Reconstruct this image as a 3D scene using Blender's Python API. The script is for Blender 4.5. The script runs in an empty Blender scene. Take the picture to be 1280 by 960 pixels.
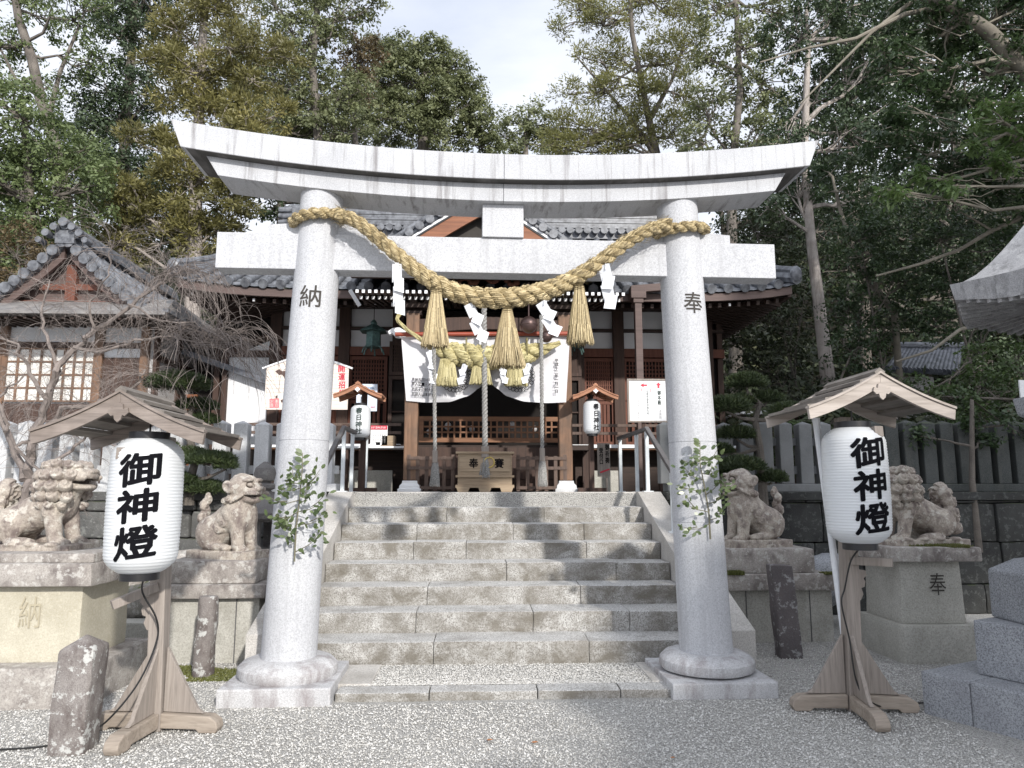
import bpy, bmesh, math, random
import numpy as np
from mathutils import Vector, Matrix
PI = math.pi
R = math.radians
random.seed(7)
rng = np.random.default_rng(7)
scene = bpy.context.scene
COL = scene.collection

# ------------------------------------------------------------------ camera geometry, used to turn surveyed points into metres
FPX, PIT, YAW, EYE = 900.0, R(8.2), R(2.5), 1.5
def ray(px, py):
    x = (px - 640) / FPX; y = (480 - py) / FPX
    fy = math.cos(PIT) - y * math.sin(PIT); fz = math.sin(PIT) + y * math.cos(PIT)
    return (x * math.cos(YAW) + fy * math.sin(YAW), -x * math.sin(YAW) + fy * math.cos(YAW), fz)
def at(px, py, Y):
    r = ray(px, py); t = Y / r[1]
    return Vector((r[0] * t, Y, EYE + r[2] * t))
def gr(px, py, z=0.0):
    r = ray(px, py); t = (z - EYE) / r[2]
    return Vector((r[0] * t, r[1] * t, z))

# ------------------------------------------------------------------ mesh builder
class MB:
    def __init__(s):
        s.v = []; s.f = []
    def add(s, vs, fs):
        n = len(s.v); s.v += [tuple(p) for p in vs]; s.f += [tuple(i + n for i in f) for f in fs]
        return s
    def box(s, c, size, rz=0.0, M=None):
        hx, hy, hz = size[0] / 2, size[1] / 2, size[2] / 2
        vs = [Vector((x, y, z)) for z in (-hz, hz) for y in (-hy, hy) for x in (-hx, hx)]
        if M is not None: vs = [M @ p for p in vs]
        if rz:
            Rz = Matrix.Rotation(rz, 3, 'Z'); vs = [Rz @ p for p in vs]
        c = Vector(c); vs = [p + c for p in vs]
        return s.add(vs, [(0, 2, 3, 1), (4, 5, 7, 6), (0, 1, 5, 4), (2, 6, 7, 3), (0, 4, 6, 2), (1, 3, 7, 5)])
    def bx(s, x0, x1, y0, y1, z0, z1):
        return s.box(((x0 + x1) / 2, (y0 + y1) / 2, (z0 + z1) / 2), (abs(x1 - x0), abs(y1 - y0), abs(z1 - z0)))
    def bar(s, a, b, w, h, up=(0, 0, 1)):
        a = Vector(a); b = Vector(b); d = b - a; L = d.length
        if L < 1e-6: return s
        d.normalize(); up = Vector(up)
        if abs(d.dot(up)) > .99: up = Vector((0, 1, 0))
        sx = d.cross(up).normalized(); sz = sx.cross(d).normalized()
        M = Matrix((sx, d, sz)).transposed()
        return s.box((a + b) / 2, (w, L, h), M=M)
    def prism(s, poly, y0, y1, plane='xz'):
        # poly: list of 2D points, extruded between y0 and y1 along the missing axis
        n = len(poly)
        def mk(p, q):
            if plane == 'xz': return (p[0], q, p[1])
            if plane == 'xy': return (p[0], p[1], q)
            return (q, p[0], p[1])
        vs = [mk(p, y0) for p in poly] + [mk(p, y1) for p in poly]
        fs = [tuple(range(n)), tuple(range(2 * n - 1, n - 1, -1))]
        for i in range(n):
            j = (i + 1) % n; fs.append((i, i + n, j + n, j))
        return s.add(vs, fs)
    def ribbon(s, top, bot, y0, y1):
        # closed strip between two xz polylines, extruded in y; quads only so it may be concave
        n = len(top)
        vs = []
        for q in (y0, y1):
            vs += [(p[0], q, p[1]) for p in top] + [(p[0], q, p[1]) for p in bot]
        fs = []
        for i in range(n - 1):
            fs.append((i, i + 1, n + i + 1, n + i)); o = 2 * n
            fs.append((o + i, o + n + i, o + n + i + 1, o + i + 1))
            fs.append((i, o + i, o + i + 1, i + 1)); fs.append((n + i, n + i + 1, o + n + i + 1, o + n + i))
        o = 2 * n
        fs.append((0, n, o + n, o)); fs.append((n - 1, o + n - 1, o + 2 * n - 1, 2 * n - 1))
        return s.add(vs, fs)
    def lathe(s, prof, c=(0, 0, 0), n=24, caps=True, sq=None):
        c = Vector(c); vs = []; m = len(prof)
        for (r, z) in prof:
            for k in range(n):
                a = 2 * PI * (k + (.5 if n <= 8 else 0)) / n
                vs.append(c + Vector((r * math.cos(a), r * math.sin(a), z)))
        fs = []
        for i in range(m - 1):
            for k in range(n):
                k2 = (k + 1) % n
                fs.append((i * n + k, i * n + k2, (i + 1) * n + k2, (i + 1) * n + k))
        if caps:
            fs.append(tuple(range(n - 1, -1, -1))); fs.append(tuple((m - 1) * n + k for k in range(n)))
        return s.add(vs, fs)
    def tube(s, pts, rad, n=8, caps=True):
        pts = [Vector(p) for p in pts]; m = len(pts)
        if not hasattr(rad, '__len__'): rad = [rad] * m
        t0 = (pts[1] - pts[0]).normalized()
        u = t0.orthogonal().normalized(); vs = []
        for i in range(m):
            t = (pts[min(i + 1, m - 1)] - pts[max(i - 1, 0)])
            if t.length < 1e-9: t = t0
            t.normalize(); u = (u - t * u.dot(t))
            if u.length < 1e-6: u = t.orthogonal()
            u.normalize(); w = t.cross(u)
            for k in range(n):
                a = 2 * PI * k / n
                vs.append(pts[i] + (u * math.cos(a) + w * math.sin(a)) * rad[i])
        fs = []
        for i in range(m - 1):
            for k in range(n):
                k2 = (k + 1) % n
                fs.append((i * n + k, i * n + k2, (i + 1) * n + k2, (i + 1) * n + k))
        if caps and n > 2:
            fs.append(tuple(range(n - 1, -1, -1))); fs.append(tuple((m - 1) * n + k for k in range(n)))
        return s.add(vs, fs)
    def ball(s, c, r, nu=12, nv=8):
        if not hasattr(r, '__len__'): r = (r, r, r)
        vs = []; fs = []
        for j in range(nv + 1):
            th = PI * j / nv
            for k in range(nu):
                a = 2 * PI * k / nu
                vs.append((c[0] + r[0] * math.sin(th) * math.cos(a), c[1] + r[1] * math.sin(th) * math.sin(a), c[2] - r[2] * math.cos(th)))
        for j in range(nv):
            for k in range(nu):
                k2 = (k + 1) % nu
                fs.append((j * nu + k, j * nu + k2, (j + 1) * nu + k2, (j + 1) * nu + k))
        return s.add(vs, fs)

WM = {}          # world matrix of every object built so far
def wm(o): return WM.get(o.name, Matrix.Identity(4)) if o else Matrix.Identity(4)
def tag(o, label=None, cat=None, group=None, kind=None):
    if label: o['label'] = label
    if cat: o['category'] = cat
    if group: o['group'] = group
    if kind: o['kind'] = kind
    return o
def root(name, loc, label, cat, rz=0.0, group=None):
    o = bpy.data.objects.new(name, None); COL.objects.link(o)
    o.location = loc; o.rotation_euler = (0, 0, rz); o.empty_display_size = .1
    WM[o.name] = Matrix.Translation(Vector(loc)) @ Matrix.Rotation(rz, 4, 'Z')
    return tag(o, label, cat, group)
def link(name, me, mats, parent=None, local=False):
    o = bpy.data.objects.new(name, me); COL.objects.link(o)
    if not isinstance(mats, (list, tuple)): mats = [mats]
    for m in mats: me.materials.append(m)
    if parent:
        o.parent = parent
        if not local: me.transform(wm(parent).inverted())
        WM[o.name] = wm(parent)
    return o
def build(mb, name, mat, parent=None, bevel=0.0, smooth=False, local=False, seg=2, jit=0.0, sub=0, doubles=False, ang=35):
    me = bpy.data.meshes.new(name); me.from_pydata(mb.v, [], mb.f)
    bm = bmesh.new(); bm.from_mesh(me)
    if doubles: bmesh.ops.remove_doubles(bm, verts=bm.verts, dist=1e-5)
    bmesh.ops.recalc_face_normals(bm, faces=bm.faces)
    if bevel > 0:
        es = [e for e in bm.edges if len(e.link_faces) == 2 and e.calc_face_angle(0) > R(30)]
        bmesh.ops.bevel(bm, geom=es, offset=bevel, segments=seg, affect='EDGES', profile=.6, clamp_overlap=True)
    for _ in range(sub):
        es = [e for e in bm.edges if e.calc_length() > .09]
        bmesh.ops.subdivide_edges(bm, edges=es, cuts=1, use_grid_fill=True)
    if jit > 0:
        from mathutils import noise
        for v in bm.verts:
            n1 = noise.noise_vector(v.co * 3.1); n2 = noise.noise_vector(v.co * 13.0)
            v.co += (n1 + n2 * .5) * jit
    bm.to_mesh(me); bm.free()
    if smooth: shade(me, ang)
    return link(name, me, mat, parent, local)
def shade(me, ang=35):
    me.polygons.foreach_set('use_smooth', [True] * len(me.polygons))
    try: me.set_sharp_from_angle(angle=R(ang))
    except Exception: pass
def quads_mesh(name, V, n_per, mat, parent=None, rnd=None, smooth=False):
    """V: (N, k, 3) array of k-gons -> one mesh; rnd gives one random value per polygon"""
    N, k, _ = V.shape
    me = bpy.data.meshes.new(name)
    me.vertices.add(N * k); me.vertices.foreach_set('co', V.reshape(-1).astype(np.float32))
    me.loops.add(N * k); me.loops.foreach_set('vertex_index', np.arange(N * k, dtype=np.int32))
    me.polygons.add(N); me.polygons.foreach_set('loop_start', np.arange(0, N * k, k, dtype=np.int32))
    try: me.polygons.foreach_set('loop_total', np.full(N, k, dtype=np.int32))
    except Exception: pass
    me.update(calc_edges=True)
    if rnd is not None:
        a = me.attributes.new('rnd', 'FLOAT', 'FACE'); a.data.foreach_set('value', rnd.astype(np.float32))
    return link(name, me, mat, parent)
def np_mesh(name, V, F, mat, parent=None, smooth=True, ang=60, local=False):
    """V (n,3), F (m,k) arrays"""
    me = bpy.data.meshes.new(name); k = F.shape[1]; m = len(F)
    me.vertices.add(len(V)); me.vertices.foreach_set('co', V.reshape(-1).astype(np.float32))
    me.loops.add(m * k); me.loops.foreach_set('vertex_index', F.reshape(-1).astype(np.int32))
    me.polygons.add(m); me.polygons.foreach_set('loop_start', np.arange(0, m * k, k, dtype=np.int32))
    try: me.polygons.foreach_set('loop_total', np.full(m, k, dtype=np.int32))
    except Exception: pass
    me.update(calc_edges=True)
    if smooth: shade(me, ang)
    return link(name, me, mat, parent, local)
def copy_tree(o, parent=None):
    c = o.copy(); COL.objects.link(c)
    if parent: c.parent = parent
    for ch in [x for x in bpy.data.objects if x.parent == o]: copy_tree(ch, c)
    return c

# ------------------------------------------------------------------ text
def text_geo(s, size, bold=0.0, vertical=True, spacing=1.0):
    """flat triangulated glyphs, centred: list of verts (x, y), faces"""
    c = bpy.data.curves.new('t', 'FONT')
    c.body = '\n'.join(s) if vertical else s
    c.size = size; c.align_x = 'CENTER'; c.align_y = 'CENTER'; c.offset = bold; c.resolution_u = 3
    c.space_line = spacing
    o = bpy.data.objects.new('t', c); COL.objects.link(o)
    bpy.context.view_layer.update()
    dg = bpy.context.evaluated_depsgraph_get()
    me = bpy.data.meshes.new_from_object(o.evaluated_get(dg))
    vs = [(v.co.x, v.co.y) for v in me.vertices]; fs = [tuple(p.vertices) for p in me.polygons]
    bpy.data.objects.remove(o); bpy.data.curves.remove(c); bpy.data.meshes.remove(me)
    if vs:
        cx = (min(v[0] for v in vs) + max(v[0] for v in vs)) / 2; cy = (min(v[1] for v in vs) + max(v[1] for v in vs)) / 2
        vs = [(v[0] - cx, v[1] - cy) for v in vs]
    return vs, fs
def write(name, s, size, fn, mat, parent, bold=0.0, vertical=True, spacing=1.0, cut=0.0, w=None, h=None):
    """write s through fn(x, y) -> world point; cut subdivides long edges so it wraps curved faces; w, h fit the block"""
    vs, fs = text_geo(s, size, 0.0, vertical, spacing)
    if w or h:
        W = max(v[0] for v in vs) - min(v[0] for v in vs); H = max(v[1] for v in vs) - min(v[1] for v in vs)
        kx = (w / W) if w else 1; ky = (h / H) if h else 1
        vs = [(v[0] * kx, v[1] * ky) for v in vs]
    bm = bmesh.new()
    offs = [(0, 0)] if bold <= 0 else [(0, 0)] + [(bold * math.cos(2 * PI * k / 6), bold * math.sin(2 * PI * k / 6)) for k in range(6)]
    for q_, (ox_, oy_) in enumerate(offs):          # heavier brush strokes: shifted copies a fraction of a millimetre apart in depth
        bv = [bm.verts.new((v[0] + ox_, v[1] + oy_, q_)) for v in vs]
        for f in fs:
            try: bm.faces.new([bv[i] for i in f])
            except Exception: pass
    if cut > 0:
        for _ in range(6):
            es = [e for e in bm.edges if e.calc_length() > cut]
            if not es: break
            bmesh.ops.subdivide_edges(bm, edges=es, cuts=1)
            bmesh.ops.triangulate(bm, faces=bm.faces)
    o0 = Vector(fn(0, 0)); nrm = (Vector(fn(.005, 0)) - o0).cross(Vector(fn(0, .005)) - o0).normalized()
    for v in bm.verts: v.co = Vector(fn(v.co.x, v.co.y)) + nrm * (.00025 * v.co.z)
    me = bpy.data.meshes.new(name); bm.to_mesh(me); bm.free()
    return link(name, me, mat, parent)

# ------------------------------------------------------------------ materials
def new_mat(name):
    m = bpy.data.materials.new(name); m.use_nodes = True
    nt = m.node_tree; nt.nodes.clear()
    out = nt.nodes.new('ShaderNodeOutputMaterial'); p = nt.nodes.new('ShaderNodeBsdfPrincipled')
    nt.links.new(p.outputs[0], out.inputs[0])
    return m, nt, p, out
def N(nt, t, **kw):
    n = nt.nodes.new(t)
    for k, v in kw.items():
        if k in n.inputs.keys(): n.inputs[k].default_value = v
        else: setattr(n, k, v)
    return n
def c4(c): return (c[0], c[1], c[2], 1)
def coords(nt, scale=(1, 1, 1)):
    tc = N(nt, 'ShaderNodeTexCoord'); mp = N(nt, 'ShaderNodeMapping'); mp.inputs['Scale'].default_value = scale
    nt.links.new(tc.outputs['Object'], mp.inputs[0]); return mp.outputs[0]
def noise_n(nt, co, scale, detail=4, rough=.6, dist=0.0):
    n = N(nt, 'ShaderNodeTexNoise', Scale=scale, Detail=detail, Roughness=rough, Distortion=dist)
    nt.links.new(co, n.inputs['Vector']); return n.outputs['Fac']
def ramp(nt, fac, stops, interp='LINEAR'):
    r = N(nt, 'ShaderNodeValToRGB'); cr = r.color_ramp; cr.interpolation = interp
    while len(cr.elements) > len(stops): cr.elements.remove(cr.elements[-1])
    while len(cr.elements) < len(stops): cr.elements.new(.5)
    for e, (p, c) in zip(cr.elements, stops):
        e.position = p; e.color = c4(c) if hasattr(c, '__len__') else (c, c, c, 1)
    nt.links.new(fac, r.inputs[0]); return r.outputs[0]
def mix(nt, fac, a, b, mode='MIX'):
    m = N(nt, 'ShaderNodeMix', data_type='RGBA', blend_type=mode)
    def put(sock, v):
        if isinstance(v, bpy.types.NodeSocket): nt.links.new(v, sock)
        elif hasattr(v, '__len__'): sock.default_value = c4(v)
        else: sock.default_value = v
    put(m.inputs[0], fac); put(m.inputs[6], a); put(m.inputs[7], b)
    return m.outputs[2]
def bump(nt, p, h, strength, dist=.01):
    b = N(nt, 'ShaderNodeBump', Strength=strength, Distance=dist)
    nt.links.new(h, b.inputs['Height']); nt.links.new(b.outputs[0], p.inputs['Normal'])
def math_n(nt, op, a, b=None):
    m = N(nt, 'ShaderNodeMath', operation=op)
    for i, v in enumerate((a, b)):
        if v is None: continue
        if isinstance(v, bpy.types.NodeSocket): nt.links.new(v, m.inputs[i])
        else: m.inputs[i].default_value = v
    return m.outputs[0]

def stone(name, ca, cb, speck=(.12, .12, .13), speck_amt=.5, speck_scale=160, stain=None, stain_amt=.5, stain_scale=(3, 3, 3),
          lichen=None, lichen_amt=0.0, moss=None, moss_amt=0.0, riser=None, bumpy=.25, bump_dist=.004, rough=.85, stain_lo=.5):
    m, nt, p, out = new_mat(name)
    co = coords(nt)
    n1 = noise_n(nt, co, 2.3, 5); col = ramp(nt, n1, [(.35, ca), (.65, cb)])
    # two grains of crystal speckle
    s1 = noise_n(nt, co, speck_scale, 2, .7); k1 = ramp(nt, s1, [(.42, 1.0), (.52, 0.0)])
    col = mix(nt, math_n(nt, 'MULTIPLY', k1, speck_amt), col, speck)
    s2 = noise_n(nt, co, speck_scale * .6, 2, .7); k2 = ramp(nt, s2, [(.55, 0.0), (.63, 1.0)])
    col = mix(nt, math_n(nt, 'MULTIPLY', k2, speck_amt * .5), col, tuple(min(1, x * 1.35) for x in cb))
    if stain:
        cs = coords(nt, stain_scale); n = noise_n(nt, cs, 1.0, 6, .65, .3)
        k = ramp(nt, n, [(stain_lo, 0.0), (stain_lo + .2, 1.0)])
        col = mix(nt, math_n(nt, 'MULTIPLY', k, stain_amt), col, stain)
    if lichen:
        n = noise_n(nt, co, 14, 5, .7); k = ramp(nt, n, [(.55, 0.0), (.6, 1.0)])
        col = mix(nt, math_n(nt, 'MULTIPLY', k, lichen_amt), col, lichen)
    if moss:
        g = N(nt, 'ShaderNodeNewGeometry'); sx = N(nt, 'ShaderNodeSeparateXYZ'); nt.links.new(g.outputs['Normal'], sx.inputs[0])
        n = noise_n(nt, co, 6, 5, .7)
        up = ramp(nt, sx.outputs[2], [(.2, 0.0), (.8, 1.0)])
        k = ramp(nt, n, [(.48, 0.0), (.58, 1.0)])
        col = mix(nt, math_n(nt, 'MULTIPLY', math_n(nt, 'MULTIPLY', k, up), moss_amt), col, moss)
    if riser:      # riser dirt and top-light contrast painted in: upright faces darker, worn treads clean
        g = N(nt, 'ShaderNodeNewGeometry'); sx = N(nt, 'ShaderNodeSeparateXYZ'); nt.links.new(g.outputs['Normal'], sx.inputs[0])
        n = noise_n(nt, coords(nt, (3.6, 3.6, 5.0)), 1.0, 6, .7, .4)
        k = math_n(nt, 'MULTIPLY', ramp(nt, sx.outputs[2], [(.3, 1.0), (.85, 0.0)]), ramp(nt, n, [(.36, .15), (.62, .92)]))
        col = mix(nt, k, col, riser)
    nt.links.new(col, p.inputs['Base Color']); p.inputs['Roughness'].default_value = rough
    hb = noise_n(nt, co, speck_scale * .35, 4, .75); bump(nt, p, hb, bumpy, bump_dist)
    return m
def wood(name, ca, cb, axis='z', scale=1.0, rough=.7, bumpy=.2, dark=None, grain=1.0):
    m, nt, p, out = new_mat(name)
    st = {'x': (1.2, 22, 22), 'y': (22, 1.2, 22), 'z': (22, 22, 1.2)}[axis]
    co = coords(nt, tuple(s * scale for s in st))
    n1 = noise_n(nt, co, 1.0, 5, .65, .6); col = ramp(nt, n1, [(.5 - .25 / grain, ca), (.5 + .2 / grain, cb)])
    c2 = coords(nt); n2 = noise_n(nt, c2, 3.0, 4)
    if dark: col = mix(nt, ramp(nt, n2, [(.45, 0.0), (.7, .8)]), col, dark)
    n3 = noise_n(nt, co, 4.0, 3); col = mix(nt, ramp(nt, n3, [(.3, .35), (.5, 0.0)]), col, tuple(x * .45 for x in ca))
    nt.links.new(col, p.inputs['Base Color']); p.inputs['Roughness'].default_value = rough
    bump(nt, p, n1, bumpy, .004); return m
def plain(name, c, rough=.6, metal=0.0, var=.12, scale=6.0, bumpy=0.0, c2=None, bscale=60):
    m, nt, p, out = new_mat(name); co = coords(nt)
    n = noise_n(nt, co, scale, 5)
    a = tuple(max(0, x * (1 - var)) for x in c); b = c2 or tuple(min(1, x * (1 + var)) for x in c)
    nt.links.new(ramp(nt, n, [(.35, a), (.65, b)]), p.inputs['Base Color'])
    p.inputs['Roughness'].default_value = rough; p.inputs['Metallic'].default_value = metal
    if bumpy: bump(nt, p, noise_n(nt, co, bscale, 4), bumpy, .004)
    return m
def leafmat(name, ca, cb, cc=None, trans=.35, rough=.5, big=1.2, spec=.5):
    m, nt, p, out = new_mat(name)
    at_ = N(nt, 'ShaderNodeAttribute', attribute_name='rnd')
    co = coords(nt); n = noise_n(nt, co, big, 3)
    stops = [(0.0, ca), (.7, cb)] + ([(1.0, cc)] if cc else [])
    f = math_n(nt, 'ADD', math_n(nt, 'MULTIPLY', at_.outputs['Fac'], .6), math_n(nt, 'MULTIPLY', ramp(nt, n, [(.35, 0.0), (.65, 1.0)]), .4))
    col = ramp(nt, f, stops)
    nt.links.new(col, p.inputs['Base Color']); p.inputs['Roughness'].default_value = rough
    p.inputs['Specular IOR Level'].default_value = spec
    tr = N(nt, 'ShaderNodeBsdfTranslucent'); nt.links.new(mix(nt, .5, col, tuple(min(1, x * 1.6) for x in cb)), tr.inputs[0])
    mx = N(nt, 'ShaderNodeMixShader'); mx.inputs[0].default_value = trans
    nt.links.new(p.outputs[0], mx.inputs[1]); nt.links.new(tr.outputs[0], mx.inputs[2]); nt.links.new(mx.outputs[0], out.inputs[0])
    return m
def cloth(name, c, trans=.25, rough=.9):
    m, nt, p, out = new_mat(name); p.inputs['Base Color'].default_value = c4(c); p.inputs['Roughness'].default_value = rough
    tr = N(nt, 'ShaderNodeBsdfTranslucent'); tr.inputs[0].default_value = c4(c)
    mx = N(nt, 'ShaderNodeMixShader'); mx.inputs[0].default_value = trans
    nt.links.new(p.outputs[0], mx.inputs[1]); nt.links.new(tr.outputs[0], mx.inputs[2]); nt.links.new(mx.outputs[0], out.inputs[0])
    return m

M = {}
M['torii'] = stone('torii_granite', (.47, .478, .50), (.53, .54, .56), speck=(.24, .24, .26), speck_amt=.42, speck_scale=100, bumpy=.15,
                   stain=(.33, .33, .345), stain_amt=.6, stain_scale=(13, 13, .7), stain_lo=.5)
M['torii_w'] = stone('weathered_granite', (.45, .458, .478), (.52, .53, .548), speck=(.25, .25, .27), speck_amt=.4, speck_scale=130,
                     stain=(.13, .115, .115), stain_amt=.8, stain_scale=(17, 3, 1.0), stain_lo=.53, bumpy=.12)
M['torii_d'] = stone('grimy_shade_granite', (.05, .048, .046), (.09, .085, .08), speck=(.04, .04, .04), stain=(.25, .24, .24), stain_amt=.5, stain_scale=(6, 2, 2), bumpy=.2)
M['base_st'] = stone('stained_base_granite', (.42, .42, .43), (.56, .56, .57), speck=(.25, .25, .25), stain=(.2, .17, .17), stain_amt=.8, stain_scale=(7, 7, 2), bumpy=.25, speck_scale=110)
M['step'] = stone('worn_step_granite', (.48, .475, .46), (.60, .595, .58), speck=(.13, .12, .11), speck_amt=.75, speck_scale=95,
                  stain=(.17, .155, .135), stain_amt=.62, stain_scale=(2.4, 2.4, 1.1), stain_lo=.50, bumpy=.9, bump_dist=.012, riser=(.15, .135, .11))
M['cheek'] = stone('cheek_granite', (.42, .40, .37), (.55, .53, .50), speck=(.2, .19, .18), stain=(.25, .23, .2), stain_amt=.5, bumpy=.35, speck_scale=100)
M['kom'] = stone('carved_weathered_stone', (.29, .25, .22), (.48, .435, .37), speck=(.2, .16, .14), speck_amt=.4, speck_scale=70,
                 stain=(.12, .09, .085), stain_amt=.8, stain_scale=(13, 13, 9), lichen=(.60, .58, .52), lichen_amt=.55, bumpy=.9, bump_dist=.006, stain_lo=.46)
M['ped'] = stone('pedestal_granite', (.27, .245, .225), (.40, .375, .345), speck=(.2, .18, .17), speck_amt=.5, speck_scale=85,
                 stain=(.11, .09, .085), stain_amt=.8, stain_scale=(7, 7, 4.5), lichen=(.58, .57, .54), lichen_amt=.5, bumpy=.45, stain_lo=.48)
M['ped_y'] = stone('yellow_sunlight_tint_granite', (.42, .39, .31), (.54, .51, .42), speck=(.35, .31, .22), speck_amt=.4, speck_scale=85,
                   stain=(.3, .28, .22), stain_amt=.5, stain_scale=(2, 2, 2.5), bumpy=.3, stain_lo=.56)  # yellow sunlight on the pedestal body mixed into the stone colour
M['ped_c'] = stone('plain_pedestal_granite', (.40, .39, .35), (.50, .49, .45), speck=(.24, .23, .2), speck_amt=.5, speck_scale=85,
                   stain=(.2, .19, .16), stain_amt=.5, stain_scale=(3, 3, 2), bumpy=.3)
M['moss_st'] = stone('mossy_rock', (.16, .15, .13), (.3, .28, .25), speck=(.1, .1, .09), stain=(.08, .075, .06), stain_amt=.6, lichen=(.5, .5, .47), lichen_amt=.5,
                     moss=(.09, .11, .03), moss_amt=.9, bumpy=.7, bump_dist=.015)
M['wall_st'] = stone('dark_retaining_stone', (.06, .06, .06), (.14, .14, .135), speck=(.06, .06, .06), stain=(.05, .05, .045), stain_amt=.7, lichen=(.3, .31, .29), lichen_amt=.35,
                     moss=(.06, .08, .03), moss_amt=.6, bumpy=.6, bump_dist=.012)
M['wall_dk'] = stone('wet_shade_dark_retaining_stone', (.015, .016, .016), (.045, .047, .045), speck=(.03, .03, .03), stain=(.02, .02, .018), stain_amt=.7, lichen=(.17, .18, .17), lichen_amt=.3, moss=(.05, .07, .025), moss_amt=.7, bumpy=.6, bump_dist=.012)  # wet stone, darkened further to paint in the deep shade at right
M['boll'] = stone('lichened_post_stone', (.16, .14, .13), (.27, .25, .235), speck=(.12, .1, .1), stain=(.075, .055, .05), stain_amt=.85, stain_scale=(9, 9, 4),
                  lichen=(.55, .56, .54), lichen_amt=.75, bumpy=.6, bump_dist=.01, stain_lo=.46)
M['boll_d'] = stone('dark_post_stone', (.07, .06, .06), (.13, .11, .11), lichen=(.45, .46, .46), lichen_amt=.5, bumpy=.5, bump_dist=.008)
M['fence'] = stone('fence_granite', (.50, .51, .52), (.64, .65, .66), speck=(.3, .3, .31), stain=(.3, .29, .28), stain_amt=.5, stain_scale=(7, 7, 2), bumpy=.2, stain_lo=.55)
M['fence_m'] = stone('shade_toned_fence_granite', (.13, .137, .14), (.20, .208, .212), speck=(.18, .18, .18), stain=(.15, .145, .14), stain_amt=.6, stain_scale=(7, 7, 2), bumpy=.3)  # darker copy of the fence granite, shade painted into its colour
M['fence_d'] = stone('deep_shade_toned_fence_granite', (.028, .034, .032), (.055, .062, .06), speck=(.12, .12, .12), stain=(.1, .1, .09), stain_amt=.6, stain_scale=(7, 7, 2), moss=(.08, .1, .04), moss_amt=.5, bumpy=.3)  # darkest fence copy, tree shade painted into the stone colour
M['lant_st'] = stone('dark_lantern_stone', (.12, .11, .11), (.2, .19, .18), speck=(.07, .07, .07), lichen=(.35, .35, .33), lichen_amt=.25, bumpy=.5, bump_dist=.008)
M['blue_gr'] = stone('blue_grey_granite', (.27, .285, .305), (.36, .375, .395), speck=(.10, .10, .115), speck_amt=.7, speck_scale=105, stain=(.2, .2, .22), stain_amt=.4, bumpy=.15)
M['kasa'] = stone('lantern_cap_stone', (.28, .28, .29), (.4, .4, .41), speck=(.14, .14, .14), stain=(.08, .08, .08), stain_amt=.7, stain_scale=(14, 14, 3), lichen=(.5, .5, .5), lichen_amt=.35, bumpy=.4)
M['carve'] = plain('carved_dark', (.05, .045, .04), .9)
M['carve_l'] = plain('faded_carving', (.38, .34, .25), .9)
M['joint'] = plain('joint_line', (.12, .12, .12), .9)
M['ink'] = plain('black_ink', (.006, .006, .008), .95, var=.05); M['ink'].node_tree.nodes['Principled BSDF'].inputs['Specular IOR Level'].default_value = .1
M['ink_g'] = plain('grey_green_ink', (.03, .05, .045), .7)
M['red'] = plain('red_ink', (.55, .03, .06), .6)
M['pink'] = plain('pink_seal', (.75, .2, .22), .7)
M['paper'] = cloth('white_paper', (.80, .82, .86), .15, .6)
M['white'] = plain('white_board', (.78, .79, .8), .6, var=.03)
M['cream'] = plain('pale_board', (.74, .66, .6), .7, var=.05)
M['plaster'] = plain('white_plaster', (.70, .71, .73), .9, var=.05, scale=2)
M['plaster_g'] = plain('grey_plaster', (.42, .41, .41), .9, var=.1, scale=2)
M['blackp'] = plain('black_lacquer', (.012, .012, .014), .35)
M['post_w'] = wood('weathered_grey_wood', (.19, .16, .14), (.34, .30, .265), 'z', 1, bumpy=.35)
M['foot_w'] = wood('weathered_foot_wood', (.22, .18, .145), (.38, .325, .27), 'x', .8, bumpy=.35)
M['roof_w'] = wood('weathered_roof_wood', (.15, .125, .11), (.33, .28, .25), 'x', 1.2, bumpy=.5, dark=(.15, .12, .10))
M['roof_b'] = wood('grey_roof_board', (.13, .115, .10), (.27, .245, .22), 'y', 1.2, bumpy=.5, dark=(.11, .095, .085))
M['roof_wr'] = wood('bleached_roof_wood', (.27, .23, .20), (.46, .41, .37), 'x', .8, bumpy=.3)
M['roof_n'] = wood('new_orange_wood', (.27, .115, .06), (.42, .21, .125), 'x', 1)
M['col_w'] = wood('weathered_column_wood', (.12, .065, .038), (.25, .145, .09), 'z', 1.2, dark=(.09, .065, .05), bumpy=.4)
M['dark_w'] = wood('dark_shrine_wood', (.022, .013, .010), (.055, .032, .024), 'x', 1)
M['dark_wz'] = wood('dark_shrine_post_wood', (.03, .016, .012), (.075, .04, .028), 'z', 1)
M['red_w'] = wood('red_brown_wood', (.09, .03, .018), (.17, .06, .035), 'z', 1)
M['lat_w'] = wood('golden_brown_lattice', (.16, .075, .04), (.28, .14, .075), 'x', 1)
M['barge'] = wood('orange_bargeboard', (.14, .055, .03), (.29, .12, .06), 'x', 1)
M['fascia'] = wood('brown_fascia', (.075, .05, .045), (.13, .09, .08), 'x', .5)
M['box_w'] = wood('offering_box_wood', (.24, .17, .11), (.40, .31, .21), 'x', .7)
M['picket'] = wood('brown_picket', (.07, .045, .035), (.14, .095, .075), 'z', .8)
M['rail_d'] = plain('dark_handrail', (.10, .095, .095), .5)
M['rail_w'] = plain('pale_steel_post', (.62, .66, .68), .4, metal=.0)
M['pvc'] = plain('white_pipe', (.75, .77, .8), .35)
M['cable'] = plain('black_cable', (.015, .015, .015), .5)
M['bronze'] = plain('green_bronze', (.08, .14, .13), .6, metal=.5, var=.35, scale=25)
M['bell'] = plain('brown_bell', (.10, .065, .06), .4, metal=.6, var=.3)
M['redpole'] = plain('red_lacquer_pole', (.27, .055, .03), .45)
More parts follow.
